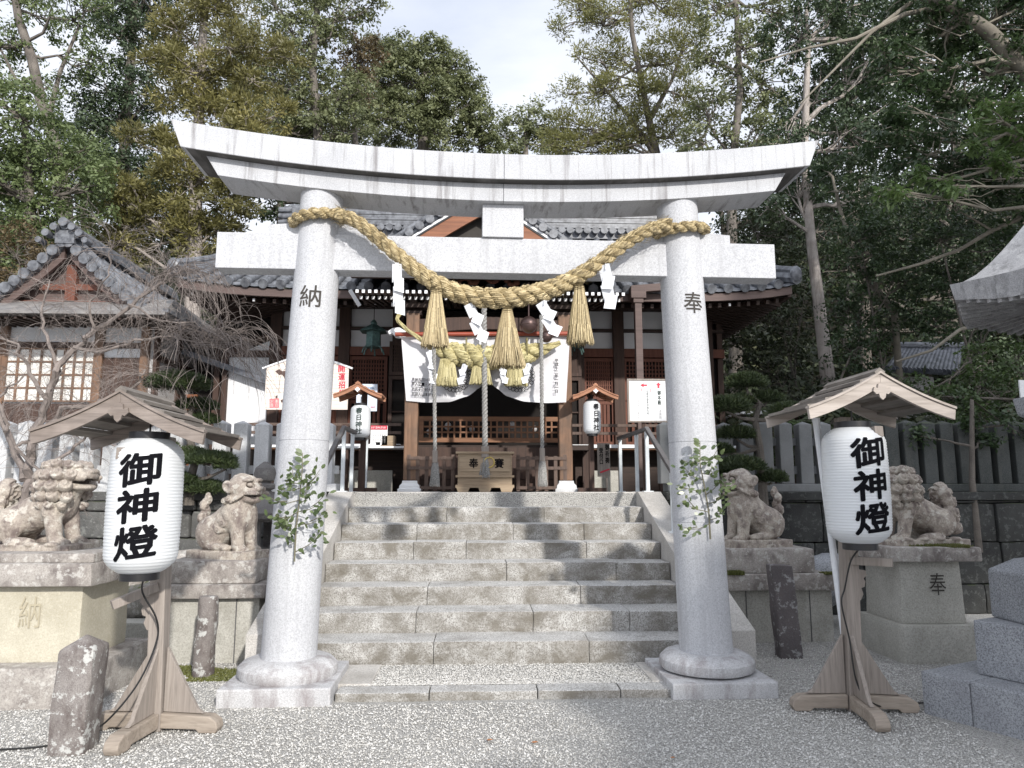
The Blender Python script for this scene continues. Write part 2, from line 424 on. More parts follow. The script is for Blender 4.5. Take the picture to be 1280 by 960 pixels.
M['tile'] = plain('grey_roof_tile', (.09, .095, .11), .42, var=.35, scale=9, c2=(.19, .20, .22), bumpy=.2)
M['tile_d'] = plain('dark_roof_tile', (.08, .09, .11), .4, var=.35, scale=9, c2=(.17, .18, .21), bumpy=.2)
M['copper'] = plain('grey_metal_roof', (.17, .16, .16), .6, var=.2, c2=(.25, .24, .23))
M['wht_tip'] = plain('white_painted_tip', (.75, .76, .78), .7, var=.03)
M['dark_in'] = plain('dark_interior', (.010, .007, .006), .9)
M['glass'] = plain('window_paper', (.68, .67, .64), .5, var=.06)
M['moss'] = plain('moss_cushion', (.07, .085, .02), .95, c2=(.13, .15, .045), scale=30, bumpy=1.0, bscale=90)
# ------------------------------------------------------------------ straw, gravel, lantern paper
def straw_mat(name, ca, cb, sc=(60, 60, 60)):
    m, nt, p, out = new_mat(name)
    at_ = N(nt, 'ShaderNodeAttribute', attribute_name='rnd'); co = coords(nt, sc)
    n = noise_n(nt, co, 1.0, 4, .7)
    f = math_n(nt, 'ADD', math_n(nt, 'MULTIPLY', at_.outputs['Fac'], .5), math_n(nt, 'MULTIPLY', n, .5))
    col = ramp(nt, f, [(.2, tuple(x * .35 for x in ca)), (.42, ca), (.75, cb)])
    nt.links.new(col, p.inputs['Base Color']); p.inputs['Roughness'].default_value = .65
    bump(nt, p, n, .5, .004); return m
M['straw'] = straw_mat('rice_straw', (.30, .23, .115), (.56, .46, .27))
M['straw2'] = straw_mat('fresh_rice_straw', (.40, .345, .16), (.60, .54, .30))
M['hemp'] = straw_mat('white_hemp_cord', (.5, .49, .47), (.75, .74, .73))

# ------------------------------------------------------------------ torii
TX, TY, TRZ = .17, 5.75, R(1.3)
torii = root('torii', (TX, TY, 0), 'large pale granite torii gate standing over the foot of the stone steps', 'torii gate', TRZ)
L = dict(local=True)
for s, ch in ((-1, '納'), (1, '奉')):
    q = MB().box((s * 1.60, 0, .05 if s < 0 else .035), (.78, .82, .14)); build(q, 'plinth', M['base_st'], torii, bevel=.012, **L)
    q = MB().lathe([(.35, .12), (.365, .15), (.36, .19), (.325, .225), (.27, .245), (.235, .25)], (s * 1.60, 0, 0), 48)
    build(q, 'base_ring', M['base_st'], torii, smooth=True, jit=.004, **L)
    segs = [(.20, 1.02), (1.026, 1.83), (1.836, 2.80), (2.806, 3.83)]
    bz, tz = .2, 3.9
    def pil(z): t = (z - bz) / (tz - bz); return s * (1.60 - .115 * t), .205 - .035 * t
    q = MB(); n = 56
    zs = []
    for i in range(25): zs.append((bz + (tz - bz) * i / 24, 0))
    for zj in (1.23, 1.86): zs += [(zj - .004, 0), (zj - .002, .004), (zj + .002, .004), (zj + .004, 0)]
    zs.sort()
    vs = []; fs = []
    for (z, d) in zs:
        x, r = pil(z)
        for k in range(n):
            a = 2 * PI * k / n; vs.append((x + (r - d) * math.cos(a), (r - d) * math.sin(a), z))
    for i in range(len(zs) - 1):
        for k in range(n):
            k2 = (k + 1) % n; fs.append((i * n + k, i * n + k2, (i + 1) * n + k2, (i + 1) * n + k))
    q.add(vs, fs); p = build(q, 'pillar', M['torii'], torii, smooth=True, **L)
    # carved character, sunk look: dark recessed glyph lying on the round face
    zc = 2.985
    def onp(x, z, s=s, zc=zc):
        xx, r = pil(z + zc); a = -PI / 2 + (x - (.0)) / r + (.0 if s < 0 else .18)
        v = Vector((xx + (r + .0015) * math.cos(a), (r + .0015) * math.sin(a), z + zc)); return Matrix.Translation((TX, TY, 0)) @ Matrix.Rotation(TRZ, 4, 'Z') @ v
    def onp2(x, z, f=onp): return f(x, z)
    w_ = write('carved_character', ch, .19, onp2, M['carve'], torii, bold=.0015, cut=.02, w=.165, h=.175)
def beam_curve(xs, z0, k): return [(x, z0 + k * abs(x) ** 2.0) for x in xs]
def curved(x0b, x1t, zb, zt, k, y0, y1, sgn):
    """half of the curved lintel: inner end at x=0, outer end slanting from x0b (bottom) to x1t (top)"""
    n = 18; top = []; bot = []
    for i in range(n + 1):
        t = i / n; xt = x1t * t; xb = x0b * t
        top.append((sgn * xt, zt + k * xt * xt)); bot.append((sgn * xb, zb + k * xb * xb))
    return MB().ribbon(top, bot, y0, y1)
off = .0
for sgn in (-1, 1):
    g = .0015
    q = curved(2.54, 2.63, 3.952, 4.165, .030, -.27, .27, sgn)
    q.v = [(v[0] + (g * sgn if abs(v[0]) < .01 else 0), v[1], v[2]) for v in q.v]
    build(q, 'kasagi_beam', M['torii_w'], torii, bevel=.006, **L)
    q = curved(2.27, 2.37, 3.80, 3.948, .030, -.185, .185, sgn)
    q.v = [(v[0] + (g * sgn if abs(v[0]) < .01 else 0), v[1], v[2]) for v in q.v]
    build(q, 'shimagi_beam', M['torii_w'], torii, bevel=.004, **L)
    q = curved(2.50, 2.505, 3.9485, 3.9515, .030, -.262, .262, sgn)   # grime and ledge shade painted dark under the top beam
    build(q, 'grimy_shade_band', M['torii_d'], torii, **L)
q = MB().bx(-2.28, 2.28, -.095, .095, 3.225, 3.52); build(q, 'nuki_beam', M['torii'], torii, bevel=.006, **L)
q = MB().bx(-.168, .168, -.12, .12, 3.522, 3.798); build(q, 'centre_strut', M['torii'], torii, bevel=.004, **L)
for s in (-1, 1):
    for a in (-1, 1):
        xc = s * 1.49 + a * .27
        q = MB().prism([(xc - .15, 3.523), (xc + .15, 3.523), (xc + .15, 3.523 + (.075 if a > 0 else .10)), (xc - .15, 3.523 + (.10 if a > 0 else .075))], -.07, .07)
        build(q, 'wedge', M['torii'], torii, bevel=.003, **L)

# ------------------------------------------------------------------ twisted straw rope
def strand_rope(path, rad, n_str=3, pitch=.24, seg=10, steps=None, wob=.06, yarns=0):
    """returns list of MB, one twisted strand each"""
    pts = [Vector(p) for p in path]
    # resample by Catmull-Rom
    out = []
    for i in range(len(pts) - 1):
        p0 = pts[max(i - 1, 0)]; p1 = pts[i]; p2 = pts[i + 1]; p3 = pts[min(i + 2, len(pts) - 1)]
        for k in range(8):
            t = k / 8
            out.append(.5 * ((2 * p1) + (p2 - p0) * t + (2 * p0 - 5 * p1 + 4 * p2 - p3) * t * t + (3 * p1 - p0 - 3 * p2 + p3) * t ** 3))
    out.append(pts[-1])
    d = [0]
    for a, b in zip(out, out[1:]): d.append(d[-1] + (b - a).length)
    Ln = d[-1]; m = max(12, int(Ln / (pitch / 14)))
    res = []
    j = 0
    samp = []
    for i in range(m + 1):
        s = Ln * i / m
        while j < len(d) - 2 and d[j + 1] < s: j += 1
        t = (s - d[j]) / max(1e-9, d[j + 1] - d[j]); samp.append((out[j].lerp(out[j + 1], t), s))
    strands = [[] for _ in range(n_str)]; rr = []
    for i, (p, s) in enumerate(samp):
        a = samp[max(i - 1, 0)][0]; b = samp[min(i + 1, m)][0]; t = (b - a).normalized()
        u = t.cross(Vector((0, 1, .001))).normalized(); w = t.cross(u)
        r = rad(s / Ln) if callable(rad) else rad
        rr.append(r * .62 if n_str == 2 else r * .56)
        for k in range(n_str):
            ph = 2 * PI * (s / pitch + k / n_str)
            ro = r * (.46 if n_str == 2 else .5)
            strands[k].append(p + (u * math.cos(ph) + w * math.sin(ph)) * ro)
    mbs = []
    for st in strands:
        q = MB(); q.tube(st, [r * .86 for r in rr], seg)
        if yarns:
            mm = len(st); yp = pitch * .75; Y_ = [[] for _ in range(yarns)]
            dd = 0; tref = None
            for i in range(mm):
                a = st[max(i - 1, 0)]; b = st[min(i + 1, mm - 1)]; t = (b - a).normalized(); u = t.cross(Vector((0, 1, .001))).normalized(); w = t.cross(u)
                if i: dd += (st[i] - st[i - 1]).length
                for k in range(yarns):
                    ph = -2 * PI * (dd / yp) + 2 * PI * k / yarns; Y_[k].append(st[i] + (u * math.cos(ph) + w * math.sin(ph)) * rr[i] * .84)
            for y_ in Y_: q.tube(y_, [max(.002, r * 2.6 / yarns) for r in rr], 5)
        mbs.append(q)
    return mbs
def fray(path, rad, count, length, sd=3):
    """loose straws sticking out of a rope: thin three-sided needles"""
    rd = random.Random(sd); q = MB(); pts = [Vector(p) for p in path]
    for _ in range(count):
        i = rd.randrange(len(pts) - 1); t = rd.random(); p = pts[i].lerp(pts[i + 1], t)
        dr = (pts[i + 1] - pts[i]).normalized(); o = Vector((rd.gauss(0, 1), rd.gauss(0, 1), rd.gauss(0, 1)))
        o = (o - dr * o.dot(dr)).normalized(); r = rad(0.5) if callable(rad) else rad
        a = p + o * r * .85; e = a + (dr * rd.choice((-1, 1)) * .8 + o * rd.uniform(.2, .8) + Vector((0, 0, -.2))).normalized() * length * rd.uniform(.4, 1)
        q.tube([a, e], [.0016, .0006], 3, caps=False)
    return q
def straw_bundle(top, r0, r1, h, n=260, sd=1, thick=.0032, flare=1.5, depth=.8):
    """a tassel: many separate straws spreading downward"""
    rd = random.Random(sd); q = MB(); T = Vector(top)
    q.lathe([(r0 * .85, -h * .05), (r1 * .36, -h * .55), (r1 * .6, -h * .88)], T, 14)   # packed core
    for _ in range(n):
        a = rd.uniform(0, 2 * PI); k = math.sqrt(rd.random()) if rd.random() < .5 else rd.uniform(.85, 1)
        p = []
        for t in (0, .35, .7, 1.0):
            rr = (r0 + (r1 - r0) * t ** (1 / flare)) * k
            p.append(T + Vector((math.cos(a) * rr, math.sin(a) * rr * depth, -h * t * (1 + rd.uniform(-.03, .02) * (t > .9)))))
        p[-1] += Vector((rd.gauss(0, .006), rd.gauss(0, .006), rd.uniform(-.015, .01)))
        q.tube(p, [thick * .8, thick, thick, thick * .6], 3)
    return q
def rnd_attr(o, per=6):
    me = o.data; a = me.attributes.new('rnd', 'FLOAT', 'FACE'); n = len(me.polygons)
    v = np.repeat(np.random.default_rng(5).random(n // per + 1), per)[:n]; a.data.foreach_set('value', v.astype(np.float32))
Yr = 5.47
ctr = [at(420, 268, 5.46), at(434, 271, 5.48), at(452, 281, 5.47), at(480, 304, Yr), at(512, 331, Yr), at(545, 354, Yr), at(582, 369, Yr - .02), at(628, 373, Yr - .02), at(664, 368, Yr - .02),
       at(702, 356, Yr), at(742, 333, Yr), at(780, 305, Yr), at(808, 289, 5.52), at(824, 283, 5.55), at(838, 279, 5.56)]
rope = root('shimenawa_rope', tuple(at(628, 373, 5.45)), 'thick twisted rice straw rope slung between the torii pillars with three long tassels', 'sacred rope')
def rr_(t): return .052 + .030 * math.exp(-((t - .5) / .26) ** 2)
for q in strand_rope(ctr, rr_, 3, .30, 8, yarns=13): o = build(q, 'rope_strand', M['straw'], rope, smooth=True); rnd_attr(o, 3)
for cx, cz, px in ((-1, 3.66, 0), (1, 3.62, 0)):
    c = Matrix.Translation((TX, TY, 0)) @ Matrix.Rotation(TRZ, 4, 'Z') @ Vector((cx * 1.49, 0, 0)); rp = .175 + .045
    z0 = at(405, 268, 5.5).z if cx < 0 else at(850, 281, 5.55).z
    ring = [Vector((c.x + rp * math.cos(a), c.y + rp * math.sin(a), z0 + .025 * math.sin(a * cx + 1.2))) for a in [2 * PI * k / 22 for k in range(23)]]
    for q in strand_rope(ring, .043, 2, .17, 8, yarns=10): o = build(q, 'pillar_loop', M['straw'], rope, smooth=True); rnd_attr(o, 3)
    q = fray(ring, .05, 90, .06, 5 + cx); q.v = q.v; o = tag(build(q, 'loop_frayed_straw', M['straw'], rope), kind='stuff')
q = fray(ctr, lambda t: .072, 900, .06, 2); tag(build(q, 'loose_straw', M['straw'], rope), kind='stuff')
for i, (px, py, pb, w) in enumerate(((545, 362, 433, 17), (634, 386, 458, 22), (724, 357, 429, 17))):
    T = at(px, py, Yr - .03); B = at(px, pb, Yr - .03); h = T.z - B.z; r1 = w / 900 * 5.6
    q = straw_bundle(T, .035, r1 * 1.02, h, 420, i, flare=1.0, depth=.85); t_ = build(q, 'tassel', M['straw'], rope); rnd_attr(t_, 3)
    q = MB(); 
    for dz in (-.005, -.02, -.035): q.lathe([(.030, dz - .007), (.042, dz), (.030, dz + .007)], T, 12)
    q.lathe([(.02, .0), (.04, .02), (.025, .05)], T, 12)
    build(q, 'tassel_binding', M['straw'], t_, smooth=True)
    q = MB().tube([T + Vector((0, 0, .03)), T + Vector((0, .02, .12))], .009, 6); build(q, 'tassel_cord', M['straw'], t_)
# folded paper streamers
def shide(top, h, w, flip, yaw, label, name='paper_streamer', group='zigzag paper streamers on the thick rope', n=4, par=None):
    T = Vector(top); q = MB(); Rz = Matrix.Rotation(yaw, 3, 'Z'); sh = h / (n + .4)
    q.bar((0, 0, 0), (0, 0, -.55 * sh), w * .42, .0016, up=(1, 0, 0)); q.v = [(v[0], v[1], v[2]) for v in q.v]
    q.box((0, 0, -.25 * sh), (w * .42, .0015, .55 * sh)); z = -.35 * sh; x = 0
    for i in range(n):
        s = 1 if i % 2 == 0 else -1; a = -flip * .55 if i % 2 == 0 else flip * .40
        Ry = Matrix.Rotation(a, 3, 'Y') @ Matrix.Rotation(.35 * s, 3, 'X'); cx = x + flip * w * (-.04 if s > 0 else .24) ; czz = z - sh * .42
        q.box((cx, .004 * s, czz), (w * .78, .0012, sh * 1.38), M=Ry); x += flip * w * .20; z -= sh * .86
    q.v = [tuple(T + Rz @ Vector(v)) for v in q.v]
    o = build(q, name, M['paper'], par)
    if label: tag(o, label, 'paper streamer', group)
    return o
for (px, py, pb, w, fl, yw, lab) in (
        (497, 329, 400, 17, .3, .5, 'white zigzag paper streamer nearest the left torii pillar'),
        (590, 378, 432, 17, 1, .25, 'white zigzag paper streamer hanging just left of the middle straw tassel'),
        (680, 376, 425, 17, 1, -.2, 'white zigzag paper streamer hanging just right of the middle straw tassel'),
        (757, 330, 393, 19, .35, -.3, 'white zigzag paper streamer nearest the right torii pillar')):
    T = at(px, py, Yr - .03); B = at(px, pb, Yr - .03)
    shide(T, T.z - B.z, w / 900 * 5.5, fl, yw, lab)

# ------------------------------------------------------------------ leafy sakaki branches tied to the pillars
def leaf_poly(p, d, nrm, L_, W_):
    """six-corner pointed leaf"""
    d = d.normalized(); s = d.cross(nrm).normalized(); n = s.cross(d)
    return [p, p + d * L_ * .3 + s * W_ * .45 - n * L_ * .03, p + d * L_ * .7 + s * W_ * .42 - n * L_ * .06, p + d * L_ - n * L_ * .15, p + d * L_ * .7 - s * W_ * .42 - n * L_ * .06, p + d * L_ * .3 - s * W_ * .45 - n * L_ * .03]
M['sakaki'] = leafmat('glossy_branch_leaf', (.05, .078, .034), (.125, .165, .07), (.24, .275, .14), trans=.3, rough=.3, big=8)
M['twig'] = plain('green_brown_twig', (.16, .15, .10), .7)
M['twig_g'] = plain('grey_twig', (.20, .17, .155), .8, var=.25)
def sakaki(stem, sides, lab, sd):
    rd = random.Random(sd); base = stem[0]
    r0 = root('leafy_branch', tuple(base), lab, 'leafy branch', group='leafy branches tied to the torii pillars')
    q = MB().tube(stem, [.007 - .004 * i / (len(stem) - 1) for i in range(len(stem))], 6)
    tips = [(stem[-1], (stem[-1] - stem[-2]).normalized())]; leaves = []; rn = []
    for (a, b) in sides + [(x_[0].lerp(x_[1], .55), x_[1] + Vector((rd.gauss(0, .06), -.03, rd.uniform(.02, .08)))) for x_ in sides]:
        mid = a.lerp(b, .5) + Vector((0, -.02, -.015)); q.tube([a, mid, b], [.004, .003, .0015], 5)
        for k in range(8):
            t = .25 + .75 * k / 7
            p = a.lerp(mid, t * 2) if t < .5 else mid.lerp(b, t * 2 - 1)
            d = (b - a).normalized() + Vector((rd.gauss(0, .7), rd.gauss(-.25, .4), rd.gauss(-.1, .6)))
            e = p + Vector((rd.gauss(0, .022), rd.gauss(-.01, .015), rd.gauss(0, .022)))
            leaves.append(leaf_poly(e, d, Vector((rd.gauss(0, .5), -1, rd.gauss(.35, .4))), rd.uniform(.034, .058), rd.uniform(.022, .034))); rn.append(rd.random())
    for k in range(10):
        p = stem[-2].lerp(stem[-1], k / 9)
        leaves.append(leaf_poly(p, Vector((rd.choice((-1, 1)), -.2, rd.uniform(-.1, .8))), Vector((0, -1, .4)), .06, .034)); rn.append(rd.random())
    build(q, 'stem', M['twig'], r0)
    V = np.array([[tuple(v) for v in l] for l in leaves]); quads_mesh('leaves', V, 6, M['sakaki'], r0, np.array(rn))
Yl = 5.47
sx = [at(368, 702, Yl), at(370, 660, Yl), at(375, 620, Yl - .03), at(378, 585, Yl - .05), at(378, 566, Yl - .05)]
sd_ = [(at(369, 690, Yl), at(402, 668, Yl - .05)), (at(370, 668, Yl), at(352, 650, Yl - .08)), (at(371, 655, Yl), at(400, 650, Yl - .08)), (at(372, 640, Yl), at(404, 628, Yl - .08)),
       (at(372, 640, Yl), at(345, 652, Yl - .12)), (at(374, 625, Yl), at(346, 628, Yl - .12)), (at(375, 615, Yl), at(399, 592, Yl - .08)), (at(376, 605, Yl), at(362, 598, Yl - .1)),
       (at(376, 610, Yl), at(350, 612, Yl - .1)), (at(376, 600, Yl), at(388, 600, Yl - .1)), (at(374, 630, Yl), at(390, 615, Yl - .1)), (at(370, 675, Yl), at(357, 668, Yl - .05))]
sakaki(sx, sd_, 'leafy green evergreen branch tied to the left torii pillar', 4)
Yl = 5.56
sx = [at(888, 674, Yl), at(886, 640, Yl), at(880, 605, Yl - .03), at(875, 580, Yl - .05), at(875, 552, Yl - .05)]
sd_ = [(at(887, 655, Yl), at(858, 662, Yl - .08)), (at(886, 640, Yl), at(852, 628, Yl - .1)), (at(885, 630, Yl), at(903, 618, Yl - .1)), (at(883, 618, Yl), at(901, 598, Yl - .1)),
       (at(882, 612, Yl), at(856, 610, Yl - .1)), (at(880, 600, Yl), at(855, 588, Yl - .08)), (at(878, 592, Yl), at(892, 590, Yl - .08)), (at(876, 575, Yl), at(862, 580, Yl - .1)),
       (at(887, 650, Yl), at(902, 640, Yl - .08)), (at(876, 575, Yl), at(892, 573, Yl - .1))]
sakaki(sx, sd_, 'leafy green evergreen branch tied to the right torii pillar', 9)
# ------------------------------------------------------------------ ground
def gravel_mat(name, ca, cb, cc, sc=75):
    m, nt, p, out = new_mat(name); co = coords(nt)
    v = N(nt, 'ShaderNodeTexVoronoi', Scale=sc); nt.links.new(co, v.inputs['Vector'])
    sep = N(nt, 'ShaderNodeSeparateColor'); nt.links.new(v.outputs['Color'], sep.inputs[0])
    col = ramp(nt, sep.outputs[0], [(0, ca), (.5, cb), (1, cc)])
    edge = ramp(nt, v.outputs['Distance'], [(.35, 1.0), (.8, .35)])
    n = noise_n(nt, co, 1.1, 5, .6); big = ramp(nt, n, [(.3, .86), (.7, 1.10)])
    col = mix(nt, 1.0, col, big, 'MULTIPLY'); col = mix(nt, .8, col, edge, 'MULTIPLY')
    g = noise_n(nt, co, .9, 6, .7); nt.links.new(col, p.inputs['Base Color']); p.inputs['Roughness'].default_value = .95
    h = math_n(nt, 'SUBTRACT', 1.0, v.outputs['Distance']); bump(nt, p, h, .9, .012)
    return m
M['gravel'] = gravel_mat('pale_gravel', (.40, .39, .37), (.49, .48, .455), (.60, .59, .565), 110)
M['earth'] = plain('forest_floor', (.06, .05, .035), .95, var=.4, scale=3)
gm = MB()
nx, ny = 60, 60
vs = []; fs = []
from mathutils import noise as mn
for j in range(ny + 1):
    for i in range(nx + 1):
        x = -30 + 60 * i / nx; y = -30 + 38.95 * j / ny
        vs.append((x, y, mn.noise(Vector((x * .6, y * .6, 0))) * .012 - .004))
for j in range(ny):
    for i in range(nx): a = j * (nx + 1) + i; fs.append((a, a + 1, a + nx + 2, a + nx + 1))
gm.add(vs, fs); tag(build(gm, 'ground', M['gravel'], smooth=True), 'pale crushed gravel forecourt', kind='structure')
# precinct terrace behind the steps and the forest floor rising behind it
ter = MB(); ter.bx(-30, 30, 8.99, 19, -1, 1.435)
tag(build(ter, 'terrace_ground', M['gravel']), kind='structure')
hv = []; hf = []; hn, hm = 70, 40
def hill_z(x, y):
    base = max(0, y - 17) * .42 + max(0, abs(x - .5) - 8.5) * (.20 if x < 0 else .6) * min(1, max(0, (y - 9) / 4))
    return 1.42 + min(base, 15) + mn.noise(Vector((x * .2, y * .2, 3))) * .5 * min(1, max(0, (y - 16) / 4) + max(0, (abs(x) - 9) / 4)) - (.6 if y < 16.5 and abs(x) < 9 else 0)
for j in range(hm + 1):
    for i in range(hn + 1):
        x = -60 + 120 * i / hn; y = 10.2 + 70 * (j / hm) ** 1.4; hv.append((x, y, hill_z(x, y)))
for j in range(hm):
    for i in range(hn): a = j * (hn + 1) + i; hf.append((a, a + 1, a + hn + 2, a + hn + 1))
tag(build(MB().add(hv, hf), 'hill', M['earth'], smooth=True), kind='structure')

# real stones lying loose on the gravel near the camera
def pebbles(name, x0, x1, y0, y1, n, smin, smax, mat, zf=lambda x, y: 0.0, keep=None):
    r = np.random.default_rng(11)
    base = np.array([(1, 0, 0), (0, 1, 0), (-1, 0, 0), (0, -1, 0), (0, 0, 1), (0, 0, -1)], float)
    F = np.array([(0, 1, 4), (1, 2, 4), (2, 3, 4), (3, 0, 4), (1, 0, 5), (2, 1, 5), (3, 2, 5), (0, 3, 5)])
    # denser near the camera
    u = r.random(n); y = y0 + (y1 - y0) * u ** 1.5; x = r.uniform(x0, x1, n)
    if keep is not None: k = keep(x, y); x = x[k]; y = y[k]; n = len(x)
    s = r.uniform(smin, smax, n)
    sc = np.stack([s * r.uniform(.7, 1.3, n), s * r.uniform(.7, 1.3, n), s * r.uniform(.5, .9, n)], 1)
    V = base[None] * (1 + r.uniform(-.3, .3, (n, 6, 1))) * sc[:, None]
    a = r.uniform(0, 2 * PI, n); t = r.uniform(-.6, .6, n)
    ca, sa = np.cos(a)[:, None], np.sin(a)[:, None]; ct, st = np.cos(t)[:, None], np.sin(t)[:, None]
    X, Y, Z = V[..., 0], V[..., 1], V[..., 2]
    X, Z = X * ct - Z * st, X * st + Z * ct
    X, Y = X * ca - Y * sa, X * sa + Y * ca
    P = np.stack([X + x[:, None], Y + y[:, None], Z + zf(x, y)[:, None] + s[:, None] * .15], -1)
    tri = P[:, F].reshape(-1, 3, 3); rnd = np.repeat(r.random(n), 8)
    return quads_mesh(name, tri, 3, mat, None, rnd)
def peb_mat(name, stops):
    m, nt, p, out = new_mat(name); a = N(nt, 'ShaderNodeAttribute', attribute_name='rnd')
    nt.links.new(ramp(nt, a.outputs['Fac'], stops), p.inputs['Base Color']); p.inputs['Roughness'].default_value = .9
    return m
M['peb'] = peb_mat('loose_gravel_stones', [(0, (.27, .255, .235)), (.12, (.41, .40, .375)), (.6, (.52, .51, .485)), (1, (.68, .67, .65))])
def kp(x, y):
    k = ~((np.abs(x - .2) < 1.95) & (y > 5.34)); k &= ~((x < -2.7) & (y > 5.4)); k &= ~((x > 3.6) & (y > 6.35)); k &= ~((x > 3.0) & (y < 5.0))
    return k
g0 = pebbles('gravel', -4.5, 4.8, 3.2, 8.8, 190000, .0035, .0078, M['peb'], zf=lambda x, y: np.zeros_like(x), keep=kp)
tag(g0, 'loose pale crushed stones covering the forecourt', kind='stuff')
g1 = pebbles('step_foot_gravel', -1.0, 1.45, 5.62, 6.24, 14000, .003, .007, M['peb'], zf=lambda x, y: np.full_like(x, .054))
tag(g1, 'crushed stones in the bed at the foot of the steps', kind='stuff')
# a few fallen leaves
M['dead'] = plain('orange_dead_leaf', (.38, .16, .06), .8)
for (px, py, sz, lab) in ((608, 925, .028, 'curled orange fallen leaf on the gravel, left one of the two orange leaves'), (664, 928, .03, 'flat orange fallen leaf on the gravel, right one of the two orange leaves'), (838, 947, .02, 'tiny brown fallen leaf on the gravel nearest the bottom edge')):
    p = gr(px, py, .016); l = leaf_poly(p, Vector((1, .4, .1)), Vector((0, 0, 1)), sz * 1.6, sz); q = MB().add(l, [(0, 1, 2, 3, 4, 5)])
    tag(build(q, 'fallen_leaf', M['dead']), lab, 'fallen leaf')
# damp moss strip beside the left pedestals
def moss_patch(name, x0, x1, y0, y1, z, n, lab, mat='mossleaf', h=.02):
    r = np.random.default_rng(3); x = r.uniform(x0, x1, n); y = r.uniform(y0, y1, n)
    k = np.array([mn.noise(Vector((a * 2.2, b * 3.2, 1.7))) > -.1 for a, b in zip(x, y)]); x = x[k]; y = y[k]; n = len(x)
    a = r.uniform(0, 2 * PI, n); s = r.uniform(.006, .014, n); dz = r.uniform(.3, 1, n) * h
    P = np.stack([np.stack([x + np.cos(a) * s, y + np.sin(a) * s, z + 0 * x], 1), np.stack([x - np.cos(a) * s, y - np.sin(a) * s, z + 0 * x], 1), np.stack([x + np.sin(a) * s, y + np.cos(a) * s, z + dz], 1)], 1)
    return tag(quads_mesh(name, P, 3, M[mat], None, r.random(n)), lab, kind='stuff')
M['mossleaf'] = leafmat('moss_tufts', (.07, .085, .02), (.15, .16, .05), (.22, .19, .08), trans=.1)
moss_patch('moss', -2.9, -1.7, 6.0, 6.5, .0, 9000, 'olive moss and litter by the left pedestals')

# ------------------------------------------------------------------ stone forecourt kerb, stairs
kerb = root('path_kerb', (.2, 5.4, 0), 'low worn granite kerb framing the gravel bed at the foot of the steps', 'kerb')
for i, (a, b) in enumerate(((-1.02, -.36), (-.355, .42), (.425, 1.02), (1.025, 1.45))):
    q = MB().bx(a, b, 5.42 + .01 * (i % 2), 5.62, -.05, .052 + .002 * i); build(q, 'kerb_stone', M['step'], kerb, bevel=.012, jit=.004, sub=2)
for x0, x1 in ((-1.12, -.80), (1.30, 1.62)):
    q = MB().bx(x0, x1, 5.625, 6.22, -.05, .066); build(q, 'kerb_stone', M['cheek'], kerb, bevel=.01, jit=.003, sub=1)
tag(build(MB().bx(-.95, 1.45, 5.60, 6.28, -.05, .048), 'gravel_bed', M['gravel']), kind='structure')
stairs = root('stone_stairs', (.2, 6.25, 0), 'broad flight of eight worn granite steps between sloping side slabs', 'stairs')
rd = random.Random(12)
SZ = []
for i in range(8):
    z = .232 + .1735 * i; y = 6.25 + .392 * i; SZ.append((y, z))
    x0, x1 = -1.535 + 0, 1.935
    if i == 0: x0, x1 = -1.6, 2.0
    cuts = sorted({round(x0 + (x1 - x0) * f, 3) for f in [(.34, .70), (.28, .58, .83), (.30, .72), (.52, .84), (.24, .40, .77), (.24, .55, .78), (.33, .66), (.30, .64)][i]})
    xs = [x0] + cuts + [x1]
    st = None
    for k in range(len(xs) - 1):
        dz = rd.uniform(-.004, .004); dy = rd.uniform(-.008, .008)
        q = MB().bx(xs[k] + .001, xs[k + 1] - .001, y + dy, y + .392 + .03 if i < 7 else y + .30, z - .21, z + dz)
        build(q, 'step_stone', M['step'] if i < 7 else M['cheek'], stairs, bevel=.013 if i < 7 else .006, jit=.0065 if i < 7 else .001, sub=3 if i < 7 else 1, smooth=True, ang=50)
for s, xi in ((-1, -1.54), (1, 1.94)):
    xo = xi + s * .29
    prof = [(5.95, .0), (5.95, .36), (8.55, 1.315), (8.9, 1.452), (9.25, 1.452), (9.25, .0)]
    q = MB().prism([(p[0], p[1]) for p in prof], min(xi, xo), max(xi, xo), 'yz')
    build(q, 'side_slab', M['cheek'], stairs, bevel=.01)
# ------------------------------------------------------------------ retaining walls of rough blocks
def rough_wall(name, x0, x1, y, z1, lab, mat, h=.34):
    w = root(name, ((x0 + x1) / 2, y, 0), lab, 'wall'); rd = random.Random(int(x0 * 10) + 50)
    bk = MB().bx(x0, x1, y + .10, y + .3, 0, z1 - .02); build(bk, 'core', M['wall_st'], w)
    z = 0; q = MB(); row = 0
    while z < z1 - .12:
        hh = min(h * rd.uniform(.8, 1.2), z1 - .1 - z); x = x0
        while x < x1 - .05:
            ww = min(rd.uniform(.3, .65), x1 - x); d = rd.uniform(0, .05)
            q.bx(x + .006, x + ww - .006, y - .03 - d, y + .12, z + .006, z + hh - .006); x += ww
        z += hh
    build(q, 'block_courses', M[mat], w, bevel=.02, jit=.012, sub=2, smooth=True, ang=60)
    cap = MB().bx(x0, x1, y - .08, y + .28, z1 - .10, z1); build(cap, 'coping', M[mat], w, bevel=.01, sub=2, jit=.005)
    return w
rough_wall('retaining_wall', -9.0, -1.85, 8.78, 1.45, 'dark rough block retaining wall behind the left guardian statues', 'wall_st')
rough_wall('retaining_wall', 2.25, 9.0, 8.78, 1.45, 'shade-darkened mossy block retaining wall behind the right guardian statues', 'wall_dk', .42)
